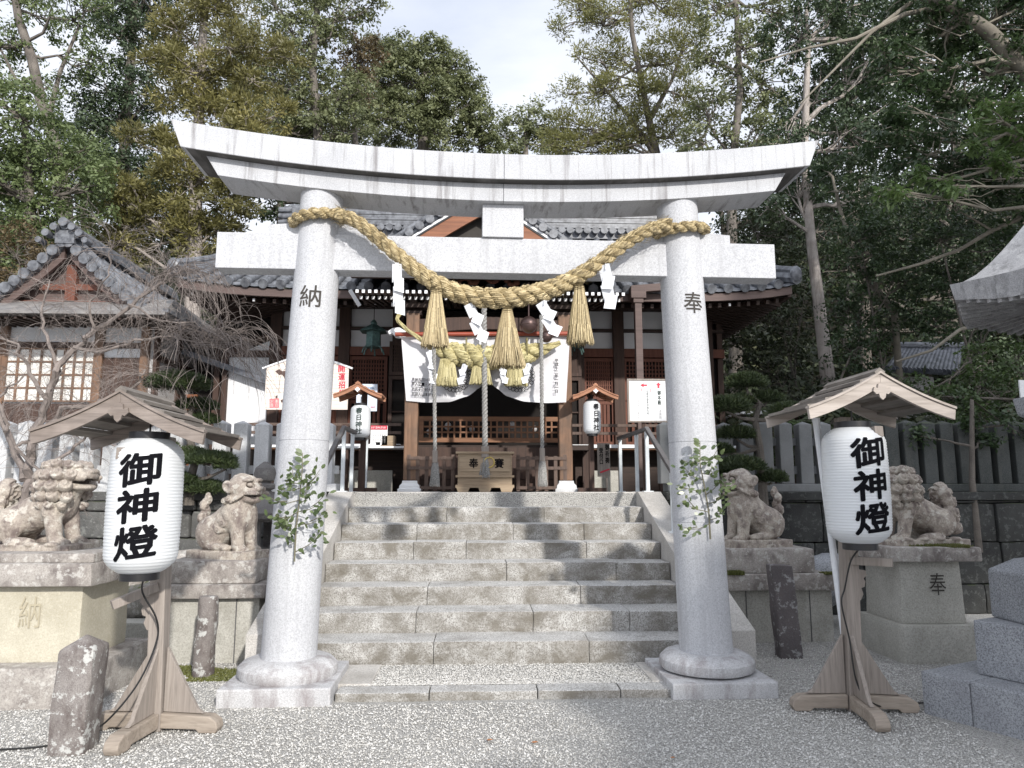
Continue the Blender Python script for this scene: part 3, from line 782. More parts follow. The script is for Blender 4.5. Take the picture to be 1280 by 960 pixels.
# stone picket fences on the walls
def stone_fence(x0, x1, y, z0, lab, mat, h, w=.165, gap=.255, sd=1, jitter=.01):
    r0 = root('stone_fence', ((x0 + x1) / 2, y, z0), lab, 'stone fence'); rd = random.Random(sd); x = x0
    for zz in (.22, .58): build(MB().bx(x0, x1, y + .03, y + .09, z0 + zz, z0 + zz + .10), 'cross_rail', M[mat], r0, bevel=.004)
    build(MB().bx(x0, x1, y - .11, y + .16, z0 + .001, z0 + .1), 'sill', M[mat], r0, bevel=.01)
    while x < x1:
        hh = h + rd.uniform(-.012, .012); a = w / 2
        q = MB().bx(x - a, x + a, y - .085, y + .085, z0 + .101, z0 + hh)
        n = len(q.v); q.add([(x - a, y - .085, z0 + hh), (x + a, y - .085, z0 + hh), (x + a, y + .085, z0 + hh), (x - a, y + .085, z0 + hh), (x, y, z0 + hh + .045)], [(0, 1, 4), (1, 2, 4), (2, 3, 4), (3, 0, 4), (3, 2, 1, 0)])
        build(q, 'post', M[mat], r0, bevel=.006, seg=1); x += gap + rd.uniform(-jitter, jitter)
    return r0
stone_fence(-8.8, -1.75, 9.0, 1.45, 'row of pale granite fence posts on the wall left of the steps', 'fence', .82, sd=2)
stone_fence(2.32, 4.6, 9.0, 1.45, 'row of shade-darkened granite fence posts on the wall just right of the steps', 'fence_m', .84, sd=3)
stone_fence(4.75, 9.0, 9.0, 1.45, 'row of shade-darkened weathered fence posts at far right under the foliage', 'fence_d', .86, w=.17, gap=.24, sd=4)
# ------------------------------------------------------------------ handrails
for s, lab in ((-1, 'steel handrail with dark grip on the left side of the steps'), (1, 'steel handrail with dark grip on the right side of the steps')):
    X = -1.68 if s < 0 else 2.08
    h = root('handrail', (X, 8.4, 1.2), lab, 'handrail')
    P = [Vector((X, 7.75, 1.66)), Vector((X, 8.95, 2.24)), Vector((X - s * .04, 10.6, 2.22))]
    q = MB().bar(P[0], P[1], .055, .05); q.bar(P[1] - Vector((0, .02, .01)), P[2], .055, .05); build(q, 'grip', M['rail_d'], h, bevel=.01)
    for (yy, zb, xx) in ((7.80, 1.03, X), (8.95, 1.45, X), (9.55, 1.44, X), (10.5, 1.44, X - s * .035)):
        zt = P[0].z + (yy - 7.75) / 1.2 * (P[1].z - P[0].z) if yy < 8.95 else 2.22
        q = MB().bar((xx, yy, zb - .02), (xx, yy, zt - .02), .045, .045); pp = build(q, 'rail_post', M['rail_w'], h, bevel=.005)
        build(MB().bx(xx - .06, xx + .06, yy - .05, yy + .05, zb - .06 if yy < 8.9 else zb, zb + .012), 'post_foot', M['rail_w'], pp)
# ------------------------------------------------------------------ small bollard-like stone posts
def stone_post(px, py, w, ztop, mat, lab, lean=(0, 0), round_=False, d=None, pointed=False):
    b = gr(px, py); d = d or w; cx, cy = b.x, b.y + d / 2; q = MB(); n = 8
    lev = [0, .25, .5, .75, 1]
    if round_:
        prof = [(w / 2 * 1.04, -.05), (w / 2, ztop * .4), (w / 2 * .96, ztop * .9), (w / 2 * .9, ztop)]; q.lathe(prof, (cx, cy, 0), 14)
    else:
        q.bx(cx - w / 2, cx + w / 2, cy - d / 2, cy + d / 2, -.05, ztop - (.05 if pointed else 0))
        if pointed:
            z = ztop - .052; q = MB(); a, c = w / 2, d / 2
            q.add([(cx - a, cy - c, -.05), (cx + a, cy - c, -.05), (cx + a, cy + c, -.05), (cx - a, cy + c, -.05), (cx - a, cy - c, z), (cx + a, cy - c, z), (cx + a, cy + c, z), (cx - a, cy + c, z), (cx, cy, ztop + .03)],
                  [(3, 2, 1, 0), (0, 1, 5, 4), (1, 2, 6, 5), (2, 3, 7, 6), (3, 0, 4, 7), (4, 5, 8), (5, 6, 8), (6, 7, 8), (7, 4, 8)])
    q.v = [(v[0] + lean[0] * v[2], v[1] + lean[1] * v[2], v[2]) for v in q.v]
    return tag(build(q, 'stone_post', M[mat], bevel=.02, sub=4, jit=.012, smooth=True, ang=55), lab, 'stone post')
stone_post(79, 945, .20, .62, 'boll', 'square lichened stone post with pointed top nearest the camera at left', lean=(.03, 0), pointed=True, d=.20)
stone_post(248, 848, .165, .63, 'boll', 'slender brown stone post in front of the small left guardian pedestal', lean=(.035, 0), round_=True)
stone_post(991, 823, .20, .80, 'boll_d', 'dark leaning stone post with white lichen in front of the right pedestal', lean=(-.06, 0), d=.16)
# rocks and low kerb in the gap between the left pedestals
def rock(c, r, lab, sd, mat='moss_st'):
    q = MB().ball(c, r, 20, 14); rd = Vector((sd * 3.3, sd, 0))
    vs = []
    for v in q.v:
        p = Vector(v); n = mn.noise_vector((p + rd) * 4) * min(r) * .35 + mn.noise_vector((p + rd) * 11) * min(r) * .12
        vs.append(tuple(p + n))
    q.v = vs; return tag(build(q, 'rock', M[mat], smooth=True, ang=40, doubles=True), lab, 'rock')
kb = root('stone_kerb', (-3.0, 7.3, 0), 'grey stone kerb block lying between the two left pedestals', 'kerb')
build(MB().bx(-3.75, -2.9, 7.2, 7.45, -.02, .24), 'kerb_block', M['ped_c'], kb, bevel=.015, jit=.006, sub=3)
rock((-3.25, 7.75, .38), (.45, .32, .22), 'mossy rock behind the low kerb between the left pedestals', 1)
rock((-3.75, 7.9, .55), (.32, .3, .3), 'pale grey rock standing beside the left lantern stand', 2, 'ped')
rock((-3.05, 8.1, .62), (.35, .3, .22), 'lichened rock just under the left retaining wall', 3, 'ped')
rock((-2.85, 8.35, .95), (.22, .2, .16), 'small rounded rock on top of the lichened rocks', 4, 'moss_st')
rock((3.15, 8.0, .62), (.35, .3, .3), 'round grey boulder to the right of the small right guardian pedestal', 5, 'blue_gr')
rock((3.75, 8.1, .5), (.4, .3, .28), 'grey boulder behind the right lantern post', 6, 'blue_gr')
rock((4.75, 7.9, .3), (.3, .3, .32), 'dark boulder between the right pedestal and the retaining wall', 7, 'wall_st')
rock((2.42, 7.4, .16), (.22, .2, .14), 'low dark stone beside the right pillar', 8, 'wall_st')
# ------------------------------------------------------------------ carved guardian lions: implicit surface -> mesh (surface nets)
class SDF:
    def __init__(s, lo, hi, vox):
        s.lo = np.array(lo, float); s.vox = vox
        s.n = np.ceil((np.array(hi) - s.lo) / vox).astype(int) + 1
        ax = [s.lo[i] + vox * np.arange(s.n[i]) for i in range(3)]
        s.X, s.Y, s.Z = np.meshgrid(*ax, indexing='ij'); s.D = np.full(tuple(s.n), 1.0)
    def _sl(s, c, r):
        a = np.maximum(0, ((np.array(c) - r - s.lo) / s.vox).astype(int)); b = np.minimum(s.n, ((np.array(c) + r - s.lo) / s.vox).astype(int) + 2)
        return tuple(slice(int(i), int(j)) for i, j in zip(a, b))
    def _mix(s, sl, d, k, sub=False):
        o = s.D[sl]
        if sub:
            d = -d; h = np.clip(.5 - .5 * (o - d) / k, 0, 1) ; s.D[sl] = o * (1 - h) + d * h + k * h * (1 - h)
        else:
            h = np.clip(.5 + .5 * (o - d) / k, 0, 1); s.D[sl] = o * (1 - h) + d * h - k * h * (1 - h)
    def ell(s, c, r, k=.02, rot=(0, 0, 0), sub=False, curl=0.0, cdir=None):
        sl = s._sl(c, max(r) + .08); P = np.stack([s.X[sl] - c[0], s.Y[sl] - c[1], s.Z[sl] - c[2]], -1)
        from mathutils import Euler
        Mx = np.array(Euler(tuple(rot)).to_matrix()); P = P @ Mx
        r = np.array(r, float); q = P / r; l = np.sqrt((q ** 2).sum(-1)) + 1e-9; l2 = np.sqrt(((P / r ** 2) ** 2).sum(-1)) + 1e-9
        d = l * (l - 1) / l2
        if curl:
            cd = np.array(cdir if cdir is not None else c, float); cd = cd / (np.linalg.norm(cd) + 1e-9)
            dist = np.sqrt(np.maximum(0, (P ** 2).sum(-1) - (P @ cd) ** 2)); u = np.array([-cd[1], cd[0], .01]); u /= np.linalg.norm(u); w = np.cross(cd, u)
            ang = np.arctan2(P @ u, P @ w); d = d + curl * np.sin(dist / max(r) * 11 + ang)
        s._mix(sl, d, k, sub)
    def cap(s, a, b, ra, rb, k=.02, sq=1.0, sub=False):
        a = np.array(a, float); b = np.array(b, float); c = (a + b) / 2; sl = s._sl(c, np.linalg.norm(b - a) / 2 + max(ra, rb) + .08)
        P = np.stack([s.X[sl], s.Y[sl], s.Z[sl]], -1) - a; ab = b - a; t = np.clip((P @ ab) / (ab @ ab), 0, 1)
        v = P - t[..., None] * ab; v = v * np.array([1, sq, 1]); d = np.sqrt((v ** 2).sum(-1)) - (ra + (rb - ra) * t)
        s._mix(sl, d, k, sub)
    def box(s, c, h, rad=.01, k=.005, sub=False):
        sl = s._sl(c, max(h) + .06); q = np.abs(np.stack([s.X[sl] - c[0], s.Y[sl] - c[1], s.Z[sl] - c[2]], -1)) - np.array(h) + rad
        d = np.sqrt((np.maximum(q, 0) ** 2).sum(-1)) + np.minimum(q.max(-1), 0) - rad; s._mix(sl, d, k, sub)
    def mesh(s):
        D = s.D; ins = D < 0; n = D.shape
        corners = [(i, j, k) for i in (0, 1) for j in (0, 1) for k in (0, 1)]
        def sh(A, o): return A[o[0]:n[0] - 1 + o[0], o[1]:n[1] - 1 + o[1], o[2]:n[2] - 1 + o[2]]
        cnt = sum(sh(ins, o).astype(np.int8) for o in corners); act = (cnt > 0) & (cnt < 8)
        acc = np.zeros(act.shape + (3,)); num = np.zeros(act.shape)
        for a in corners:
            for ax in range(3):
                if a[ax] == 1: continue
                b = list(a); b[ax] = 1; b = tuple(b); da, db = sh(D, a), sh(D, b); x = (da < 0) != (db < 0)
                t = np.where(x, da / np.where(x, da - db, 1), 0)
                for q in range(3): acc[..., q] += np.where(x, a[q] + (t if q == ax else 0), 0)
                num += x
        idx = np.full(act.shape, -1, int); idx[act] = np.arange(act.sum()); I, J, K = np.nonzero(act)
        V = (np.stack([I, J, K], 1) + acc[act] / num[act][:, None]) * s.vox + s.lo
        F = []
        def quads(ax):
            A = [slice(1, n[0] - 1)] * 3; A = [slice(1, n[q] - 1) for q in range(3)]; A[ax] = slice(0, n[ax] - 1); B = list(A); B[ax] = slice(1, n[ax])
            x = ins[tuple(A)] != ins[tuple(B)]; f = ins[tuple(A)][x]; p = np.stack(np.nonzero(x), 1)
            base = np.array([1, 1, 1]); base[ax] = 0; p = p + base; u, v = [(1, 2), (2, 0), (0, 1)][ax]
            def g(du, dv): q = p.copy(); q[:, u] -= du; q[:, v] -= dv; return idx[q[:, 0], q[:, 1], q[:, 2]]
            Q = np.stack([g(0, 0), g(1, 0), g(1, 1), g(0, 1)], 1); Q[~f] = Q[~f][:, ::-1]; F.append(Q)
        for ax in range(3): quads(ax)
        F = np.concatenate(F); F = F[(F >= 0).all(1)]
        return V, F

def vnoise(P, sc, amp):
    return amp * (np.sin(P[:, 0] * sc + 1.3 * np.sin(P[:, 1] * sc * .7)) * np.sin(P[:, 1] * sc * 1.1 + 2) * np.sin(P[:, 2] * sc * .9 + np.sin(P[:, 0] * sc * .6)))
def lion_small(open_mouth, sd):
    """seated dog-like guardian, facing +x, base at z=0"""
    S = SDF((-.42, -.24, -.02), (.42, .24, .86), .0062)
    for y in (-1, 1):
        S.ell((-.15, y * .10, .24), (.155, .075, .155), .03, rot=(0, .5, 0))           # haunch
        S.ell((-.01, y * .135, .115), (.13, .05, .04), .015)                            # hind foot
        S.ell((.08, y * .135, .105), (.045, .05, .032), .012)
        S.cap((.14, y * .09, .42), (.18, y * .09, .13), .072, .057, .03)              # fore leg
        for k in range(3): S.ell((.10 - .05 * k, y * .155, .40 - .06 * k), (.045, .02, .03), .006, rot=(0, .6, 0), curl=.004, cdir=(0, y, 0))
        S.ell((.20, y * .085, .10), (.07, .055, .035), .015)                            # paw
        for t in (-.03, 0, .03): S.ell((.255, y * .085 + t, .09), (.022, .016, .022), .006)
    S.cap((.08, 0, .42), (-.15, 0, .23), .155, .165, .05)                               # back
    S.ell((.11, 0, .40), (.13, .15, .17), .05)                                          # chest
    S.cap((.10, 0, .5), (.13, 0, .6), .135, .125, .05)                                  # neck
    S.ell((.135, 0, .665), (.155, .155, .135), .03)                                     # skull
    S.ell((.245, 0, .63), (.095, .115, .075), .025)                                     # muzzle
    S.ell((.235, 0, .555), (.085, .10, .04), .012)                                      # lower jaw
    for y in (-1, 1):
        S.ell((.235, y * .065, .735), (.055, .055, .024), .010, rot=(0, -.2, y * .3))   # brow
        S.ell((.272, y * .068, .695), (.024, .026, .021), .003)                         # eye
        S.ell((.268, y * .068, .695), (.040, .040, .034), .003, sub=True); S.ell((.262, y * .068, .695), (.028, .026, .023), .003)
        S.ell((.335, y * .034, .655), (.024, .028, .023), .006)                         # nostril wing
        S.ell((.08, y * .155, .675), (.07, .026, .055), .006, rot=(0, .7, 0))           # ear
        S.ell((.08, y * .178, .67), (.042, .014, .032), .005, rot=(0, .7, 0), sub=True)
        S.ell((.31, y * .085, .61), (.055, .034, .03), .010)                            # cheek lip
        for k in range(3): S.cap((.23 - .03 * k, y * .13, .60 - .01 * k), (.19 - .03 * k, y * .165, .56 - .015 * k), .016, .010, .006)   # whisker ridges
    S.ell((.345, 0, .665), (.022, .032, .022), .008)
    S.ell((.32, 0, .592), (.13, .15, .024 if open_mouth else .010), .005, sub=True)     # mouth
    if open_mouth:
        for k in range(-3, 4): S.ell((.318 - .006 * k * k * .4, .024 * k, .602), (.009, .010, .014), .002)
    for k in range(9): S.ell((.10 + .012 * (k % 2), -.10 + .025 * k, .785 - .0035 * (k - 4) ** 2), (.05, .017, .025), .006)   # crown tufts
    rd = random.Random(sd)
    for a in range(11):                                                                # short curls round the neck
        th = -PI * .92 + PI * 1.84 * a / 10; c = (.085 - .085 * math.cos(th), .155 * math.sin(th), .555 - .03 * math.cos(th))
        if c[0] > -.02 or True: S.ell(c, (.036, .036, .036), .003, curl=.005, cdir=(c[0] - .1, c[1], .05))
    for k in range(7):                                                                 # upright flame tail
        t = k / 6; S.ell((-.30 - .02 * math.sin(t * PI), .018 * (-1) ** k, .20 + .36 * t), (.052 - .018 * t, .07 - .03 * t, .06), .012, curl=.004, cdir=(-1, .3 * (-1) ** k, .3))
    S.cap((-.24, 0, .14), (-.29, 0, .25), .06, .05, .02)
    S.box((0, 0, .035), (.345, .185, .047), .008)
    S.cap((.13, .0, .455), (.20, 0, .40), .02, .02, .02)
    V, F = S.mesh(); g = vnoise(V, 60, .0022) + vnoise(V[:, [1, 2, 0]], 130, .0012); cdir = V - V.mean(0); cdir /= np.linalg.norm(cdir, axis=1)[:, None]
    up = V[:, 2] > .09; V = V + cdir * (g * up)[:, None]; return V, F
def lion_maned(sd):
    """big-maned crouching guardian with curled tail, facing +x"""
    S = SDF((-.52, -.27, -.02), (.50, .27, .84), .0066)
    S.cap((.12, 0, .40), (-.20, 0, .25), .145, .145, .05)
    S.ell((.14, 0, .40), (.13, .15, .15), .05)
    for y in (-1, 1):
        S.ell((-.20, y * .115, .23), (.14, .075, .135), .025, rot=(0, .4, 0))
        S.ell((-.17, y * .16, .24), (.07, .03, .07), .01, curl=.004, cdir=(0, y, 0))
        S.ell((-.06, y * .15, .10), (.13, .05, .04), .015); S.ell((.03, y * .15, .095), (.045, .05, .03), .01)
        S.cap((.16, y * .11, .38), (.21, y * .11, .13), .07, .055, .03)
        S.ell((.24, y * .11, .10), (.075, .06, .04), .015)
        for t in (-.035, 0, .035): S.ell((.30, y * .11 + t, .09), (.024, .018, .024), .006)
        S.ell((.155, y * .16, .33), (.035, .025, .035), .006, curl=.004, cdir=(0, y, 0))
    S.cap((.17, 0, .48), (.24, 0, .58), .12, .12, .05)
    S.ell((.24, 0, .63), (.14, .145, .115), .03)
    S.ell((.34, 0, .63), (.10, .12, .06), .025)
    S.ell((.31, 0, .535), (.12, .11, .035), .015)
    S.ell((.37, 0, .583), (.13, .14, .024), .006, sub=True)
    for y in (-1, 1):
        S.ell((.31, y * .065, .70), (.055, .055, .024), .012, rot=(0, -.15, 0)); S.ell((.355, y * .07, .672), (.022, .026, .02), .004)
        S.ell((.42, y * .035, .66), (.025, .028, .02), .008); S.ell((.37, y * .10, .615), (.06, .03, .03), .01)
        for q in range(3): S.ell((.40 - .04 * q, y * .095, .60), (.010, .010, .018), .003)
        S.ell((.17, y * .15, .70), (.07, .025, .045), .008, rot=(0, -.5, 0))
    S.ell((.43, 0, .665), (.02, .04, .022), .008)
    rd = random.Random(sd)
    for row, (zc, rad, nn, rc) in enumerate(((.715, .15, 9, .046), (.63, .185, 10, .056), (.54, .19, 10, .058), (.46, .18, 9, .052), (.39, .165, 9, .04))):
        for k in range(nn):
            th = PI * .30 + (2 * PI - PI * .60) * k / (nn - 1) + (row % 2) * .12
            c = (.19 + .02 * row * -.3 + rad * math.cos(th) * .95, rad * math.sin(th), zc + rd.uniform(-.01, .01)); S.ell(c, (rc, rc, rc * .95), .003, curl=.0065, cdir=(c[0] - .19, c[1], .1))
    for k, c in enumerate([(-.34, 0, .20), (-.36, .06, .28), (-.36, -.06, .28), (-.34, 0, .37), (-.33, .07, .42), (-.33, -.07, .42), (-.32, 0, .46), (-.30, .05, .50), (-.31, -.05, .50), (-.31, 0, .54), (-.36, .08, .18), (-.36, -.08, .18), (-.32, .1, .32), (-.32, -.1, .32)]):
        S.ell(c, (.068, .062, .068), .005, curl=.008, cdir=(-.6, c[1] * 8, .2))
    S.box((-.01, 0, .035), (.40, .21, .047), .008)
    for k in range(9): S.ell((-.35 + .085 * k, .19 * (-1) ** k, .085), (.06, .035, .02), .01)
    V, F = S.mesh(); g = vnoise(V, 55, .003) + vnoise(V[:, [1, 2, 0]], 120, .0018); cdir = V - V.mean(0); cdir /= np.linalg.norm(cdir, axis=1)[:, None]
    V = V + cdir * (g * (V[:, 2] > .09))[:, None]; return V, F
def statue(geo, name, loc, rz, sc, mat, lab, mirror=False):
    V, F = geo; V = V * np.array([sc, sc, sc])
    if mirror: V = V * np.array([-1, 1, 1]); F = F[:, ::-1]
    c, s = math.cos(rz), math.sin(rz); V = np.stack([V[:, 0] * c - V[:, 1] * s, V[:, 0] * s + V[:, 1] * c, V[:, 2]], 1) + np.array(loc)
    return tag(np_mesh(name, V, F, mat), lab, 'lion statue', 'carved stone guardian lions')
ls_closed, ls_open, lm = lion_small(False, 1), lion_small(True, 2), lion_maned(3)

def pedestal(name, lab, base, levels, carve=None):
    """levels: list of (part, x0, x1, y0, y1, z0, z1, mat, bevel, taper)"""
    r0 = root(name, base, lab, 'pedestal')
    for (pn, x0, x1, y0, y1, z0, z1, mt, bv, tp) in levels:
        q = MB().bx(x0, x1, y0, y1, z0, z1); cx, cy = (x0 + x1) / 2, (y0 + y1) / 2
        q.v = [(cx + (v[0] - cx) * (1 - tp * (v[2] - z0) / (z1 - z0)), cy + (v[1] - cy) * (1 - tp * (v[2] - z0) / (z1 - z0)), v[2]) for v in q.v]
        build(q, pn, M[mt], r0, bevel=bv, sub=3, jit=.005, smooth=True, ang=50)
    return r0
# near left, big pedestal
p = pedestal('pedestal', 'tall granite pedestal with yellow sunlight in its body colour carrying the maned guardian lion at the left edge', (-3.45, 5.9, 0), [
    ('footing', -4.35, -2.70, 5.32, 6.35, -.05, .27, 'ped', .015, 0), ('body', -4.2, -2.865, 5.50, 6.2, .268, .80, 'ped_y', .01, .0),
    ('cap_slab', -4.3, -2.76, 5.40, 6.3, .80, .965, 'ped', .025, .02), ('lion_plinth', -4.25, -2.79, 5.46, 6.2, .963, 1.03, 'ped', .015, 0)])
b = p
write('carved_character', '納', .2, lambda x, z: (at(38, 765, 5.5).x + x, 5.489, at(38, 765, 5.5).z + z), M['carve_l'], p, cut=.05, w=.15, h=.22)
statue(lm, 'guardian_lion', (-3.43, 5.88, .995), R(-6), .95, M['kom'], 'large maned stone guardian lion at the left edge facing right')
# small left
p = pedestal('pedestal', 'stepped granite pedestal under the small seated guardian left of the left torii pillar', (-2.35, 7.0, 0), [
    ('body', -2.82, -1.93, 6.62, 7.4, -.05, .545, 'ped_c', .012, 0), ('mid_slab', -2.92, -1.87, 6.54, 7.5, .545, .665, 'ped', .018, 0), ('top_block', -2.78, -1.96, 6.60, 7.35, .666, .86, 'ped', .02, 0)])
build(MB().bx(-2.128, -2.122, 6.608, 6.63, -.02, .54), 'joint', M['joint'], p)
statue(ls_closed, 'guardian_lion', (-2.33, 6.95, .852), R(-22), .97, M['kom'], 'small seated stone guardian left of the left torii pillar facing right with closed mouth')
# small right
p = pedestal('pedestal', 'stepped mossy granite pedestal under the small seated guardian right of the right torii pillar', (2.9, 7.4, 0), [
    ('body', 2.43, 3.50, 7.24, 7.95, -.05, .50, 'ped_c', .012, 0), ('mid_slab', 2.40, 3.50, 7.14, 8.0, .50, .66, 'ped', .018, 0), ('top_block', 2.42, 3.33, 7.20, 7.9, .66, .90, 'ped', .02, 0)])
for xx in (2.63, 3.27): build(MB().bx(xx - .003, xx + .003, 7.228, 7.25, -.02, .49), 'joint', M['joint'], p)
statue(ls_open, 'guardian_lion', (2.83, 7.5, .893), R(14), 1.0, M['kom'], 'small seated stone guardian right of the right torii pillar facing left with open mouth', mirror=True)
moss_patch('moss', 2.42, 2.85, 7.12, 7.22, .655, 3500, 'green moss cushion on the left end of the small right pedestal slab', h=.05)
moss_patch('moss', 3.33, 3.5, 7.12, 7.2, .655, 1200, 'green moss cushion on the right end of the small right pedestal slab', h=.03)
# right tall
p = pedestal('pedestal', 'tall grey pedestal carved with a character under the maned guardian at right', (4.0, 6.6, 0), [
    ('footing', 3.66, 4.36, 6.30, 7.05, -.05, .32, 'ped_c', .015, 0), ('body', 3.70, 4.28, 6.38, 6.98, .32, .86, 'ped_c', .012, .05), ('cap_slab', 3.56, 4.38, 6.24, 7.1, .86, .985, 'ped', .02, 0)])
write('carved_character', '奉', .2, lambda x, z: (at(1172, 730, 6.38).x + x, 6.378, at(1172, 730, 6.38).z + z), M['carve'], p, cut=.05, w=.15, h=.19)
statue(lm, 'guardian_lion', (4.06, 6.68, .955), R(8), .98, M['kom'], 'large maned stone guardian lion behind the right paper lantern facing left', mirror=True)
moss_patch('moss', 3.7, 4.28, 6.25, 6.4, .978, 5000, 'dark green moss on the front of the tall right pedestal slab', h=.03)
moss_patch('moss', 4.0, 4.35, 6.3, 6.8, .978, 3000, 'dark green moss around the rear of the right maned guardian', h=.03)

# ------------------------------------------------------------------ small dark stone lantern behind the left pillar
sl = root('stone_lantern', (-2.0, 7.9, 0), 'dark stone lantern with onion finial between the small left guardian and the torii pillar', 'stone lantern')
c = (at(331, 600, 7.9).x, 7.9)
def zy(py, Y=7.9): return at(336, py, Y).z
cx, cy = c
build(MB().lathe([(.02, zy(577)), (.10, zy(585)), (.115, zy(592)), (.10, zy(600)), (.06, zy(603)), (.12, zy(606)), (.12, zy(610)), (.07, zy(613)), (.10, zy(617)), (.13, zy(623))][::-1], (cx, cy, 0), 20), 'finial', M['lant_st'], sl, smooth=True)
build(MB().lathe([(.36, zy(648)), (.38, zy(640)), (.22, zy(628)), (.13, zy(622))], (cx, cy, 0), 6), 'cap', M['lant_st'], sl, bevel=.012)
q = MB()
for k in range(6):
    a = 2 * PI * (k + .5) / 6; q.bar((cx + .185 * math.cos(a), cy + .185 * math.sin(a), zy(686)), (cx + .185 * math.cos(a), cy + .185 * math.sin(a), zy(648)), .07, .07)
q.lathe([(.23, zy(690)), (.23, zy(684))], (cx, cy, 0), 6); q.lathe([(.23, zy(652)), (.22, zy(646))], (cx, cy, 0), 6)
build(q, 'fire_box', M['lant_st'], sl, bevel=.01)
build(MB().lathe([(.17, zy(712)), (.30, zy(700)), (.32, zy(690))], (cx, cy, 0), 6), 'shelf', M['lant_st'], sl, bevel=.012)
build(MB().lathe([(.2, 0), (.15, .1), (.12, zy(730)), (.15, zy(712))], (cx, cy, 0), 18), 'shaft', M['lant_st'], sl, smooth=True)

# ------------------------------------------------------------------ big stone lantern at the right edge
bl = root('large_stone_lantern', (4.05, 4.75, 0), 'huge blue-grey granite lantern at the right edge on a stepped base', 'stone lantern')
ux = Vector((.30, -.62, 0)).normalized(); vx = Vector((-ux.y, ux.x, 0)); cor = Vector((3.0, 5.0, 0))
def sqb(o, a, z0, z1, inset=0.0):
    c = cor + (ux + vx) * inset; q = MB(); P = [c, c + ux * a, c + ux * a + vx * a, c + vx * a]
    q.add([(p.x, p.y, z0) for p in P] + [(p.x, p.y, z1) for p in P], [(3, 2, 1, 0), (4, 5, 6, 7), (0, 1, 5, 4), (1, 2, 6, 5), (2, 3, 7, 6), (3, 0, 4, 7)]); return q
def off(d): return cor + (ux + vx) * d
P0 = off(0)
def half(a0, a1, inset, W, z0, z1):
    c = off(inset); q = MB(); P = [c + ux * a0, c + ux * a1, c + ux * a1 + vx * W, c + ux * a0 + vx * W]
    q.add([(p.x, p.y, z0) for p in P] + [(p.x, p.y, z1) for p in P], [(3, 2, 1, 0), (4, 5, 6, 7), (0, 1, 5, 4), (1, 2, 6, 5), (2, 3, 7, 6), (3, 0, 4, 7)]); return q
build(half(0, .32, 0, 1.9, -.05, .27), 'base_tier', M['blue_gr'], bl, bevel=.012); build(half(.324, 1.9, 0, 1.9, -.05, .27), 'base_tier', M['blue_gr'], bl, bevel=.012)
build(half(0, 1.42, .24, 1.42, .272, .62), 'middle_tier', M['blue_gr'], bl, bevel=.012)
cc = off(.95)
build(MB().lathe([(.86, .622), (.86, .94), (.70, 1.02), (.36, 1.05)], cc, 6), 'lotus_base', M['blue_gr'], bl, bevel=.015)
build(MB().lathe([(.32, 1.05), (.27, 1.12), (.25, 1.45), (.27, 1.75), (.32, 1.85)], cc, 24), 'shaft', M['blue_gr'], bl, smooth=True)
build(MB().lathe([(.36, 1.85), (.6, 2.0), (.62, 2.12)], cc, 6), 'shelf', M['blue_gr'], bl, bevel=.015)
q = MB()
for k in range(6):
    a = 2 * PI * (k + .5) / 6; q.bar(cc + Vector((.40 * math.cos(a), .40 * math.sin(a), 2.12)), cc + Vector((.40 * math.cos(a), .40 * math.sin(a), 2.84)), .14, .14)
q.lathe([(.45, 2.12), (.45, 2.2)], cc, 6); q.lathe([(.45, 2.74), (.45, 2.87)], cc, 6); build(q, 'fire_box', M['blue_gr'], bl, bevel=.012)
# cap with upswept corners
Cn = at(1187, 356, 4.72); rad0 = (Vector((Cn.x, Cn.y, 0)) - Vector((cc.x, cc.y, 0))).length; a0 = math.atan2(Cn.y - cc.y, Cn.x - cc.x)
q = MB(); ns = 6; nr = 10; na = 8; top = []; vs = []; fs = []
def capz(t, u):   # t radial 0..1, u 0 at corner .. 1 mid side
    k_ = min(1, (1 - t) / .95); return Cn.z + .75 * k_ * k_ * (3 - 2 * k_) - .02 * (t ** 3) * min(1, u * 1.6)
K = ns * na
for j in range(nr + 1):
    t = .12 + .88 * j / nr
    for k in range(K):
        f = (k % na) / na; u = min(f, 1 - f) * 2; ang = a0 + 2 * PI * k / K; apo = math.cos(PI / ns) / math.cos((f - .5) * 2 * PI / ns)
        r = rad0 * t * (apo + (1 - apo) * .0) * (1 if u > .01 else 1.0)
        vs.append((cc.x + r * math.cos(ang), cc.y + r * math.sin(ang), capz(t, u)))
n0 = len(vs)
for k in range(K):
    f = (k % na) / na; u = min(f, 1 - f) * 2; ang = a0 + 2 * PI * k / K; apo = math.cos(PI / ns) / math.cos((f - .5) * 2 * PI / ns); r = rad0 * apo * .975
    vs.append((cc.x + r * math.cos(ang), cc.y + r * math.sin(ang), capz(1, u) - .11 - .05 * min(1, u * 1.6)))
for k in range(K): ang = a0 + 2 * PI * k / K; vs.append((cc.x + .45 * math.cos(ang), cc.y + .45 * math.sin(ang), Cn.z - .03))
for j in range(nr):
    for k in range(K): k2 = (k + 1) % K; fs.append((j * K + k, j * K + k2, (j + 1) * K + k2, (j + 1) * K + k))
for k in range(K):
    k2 = (k + 1) % K; fs.append((nr * K + k, nr * K + k2, n0 + k2, n0 + k)); fs.append((n0 + k, n0 + k2, n0 + K + k2, n0 + K + k))
fs.append(tuple(range(K))); fs.append(tuple(n0 + K + k for k in range(K)))
q.add(vs, fs); cap_o = build(q, 'cap', M['kasa'], bl, smooth=True, ang=28)
q = MB()
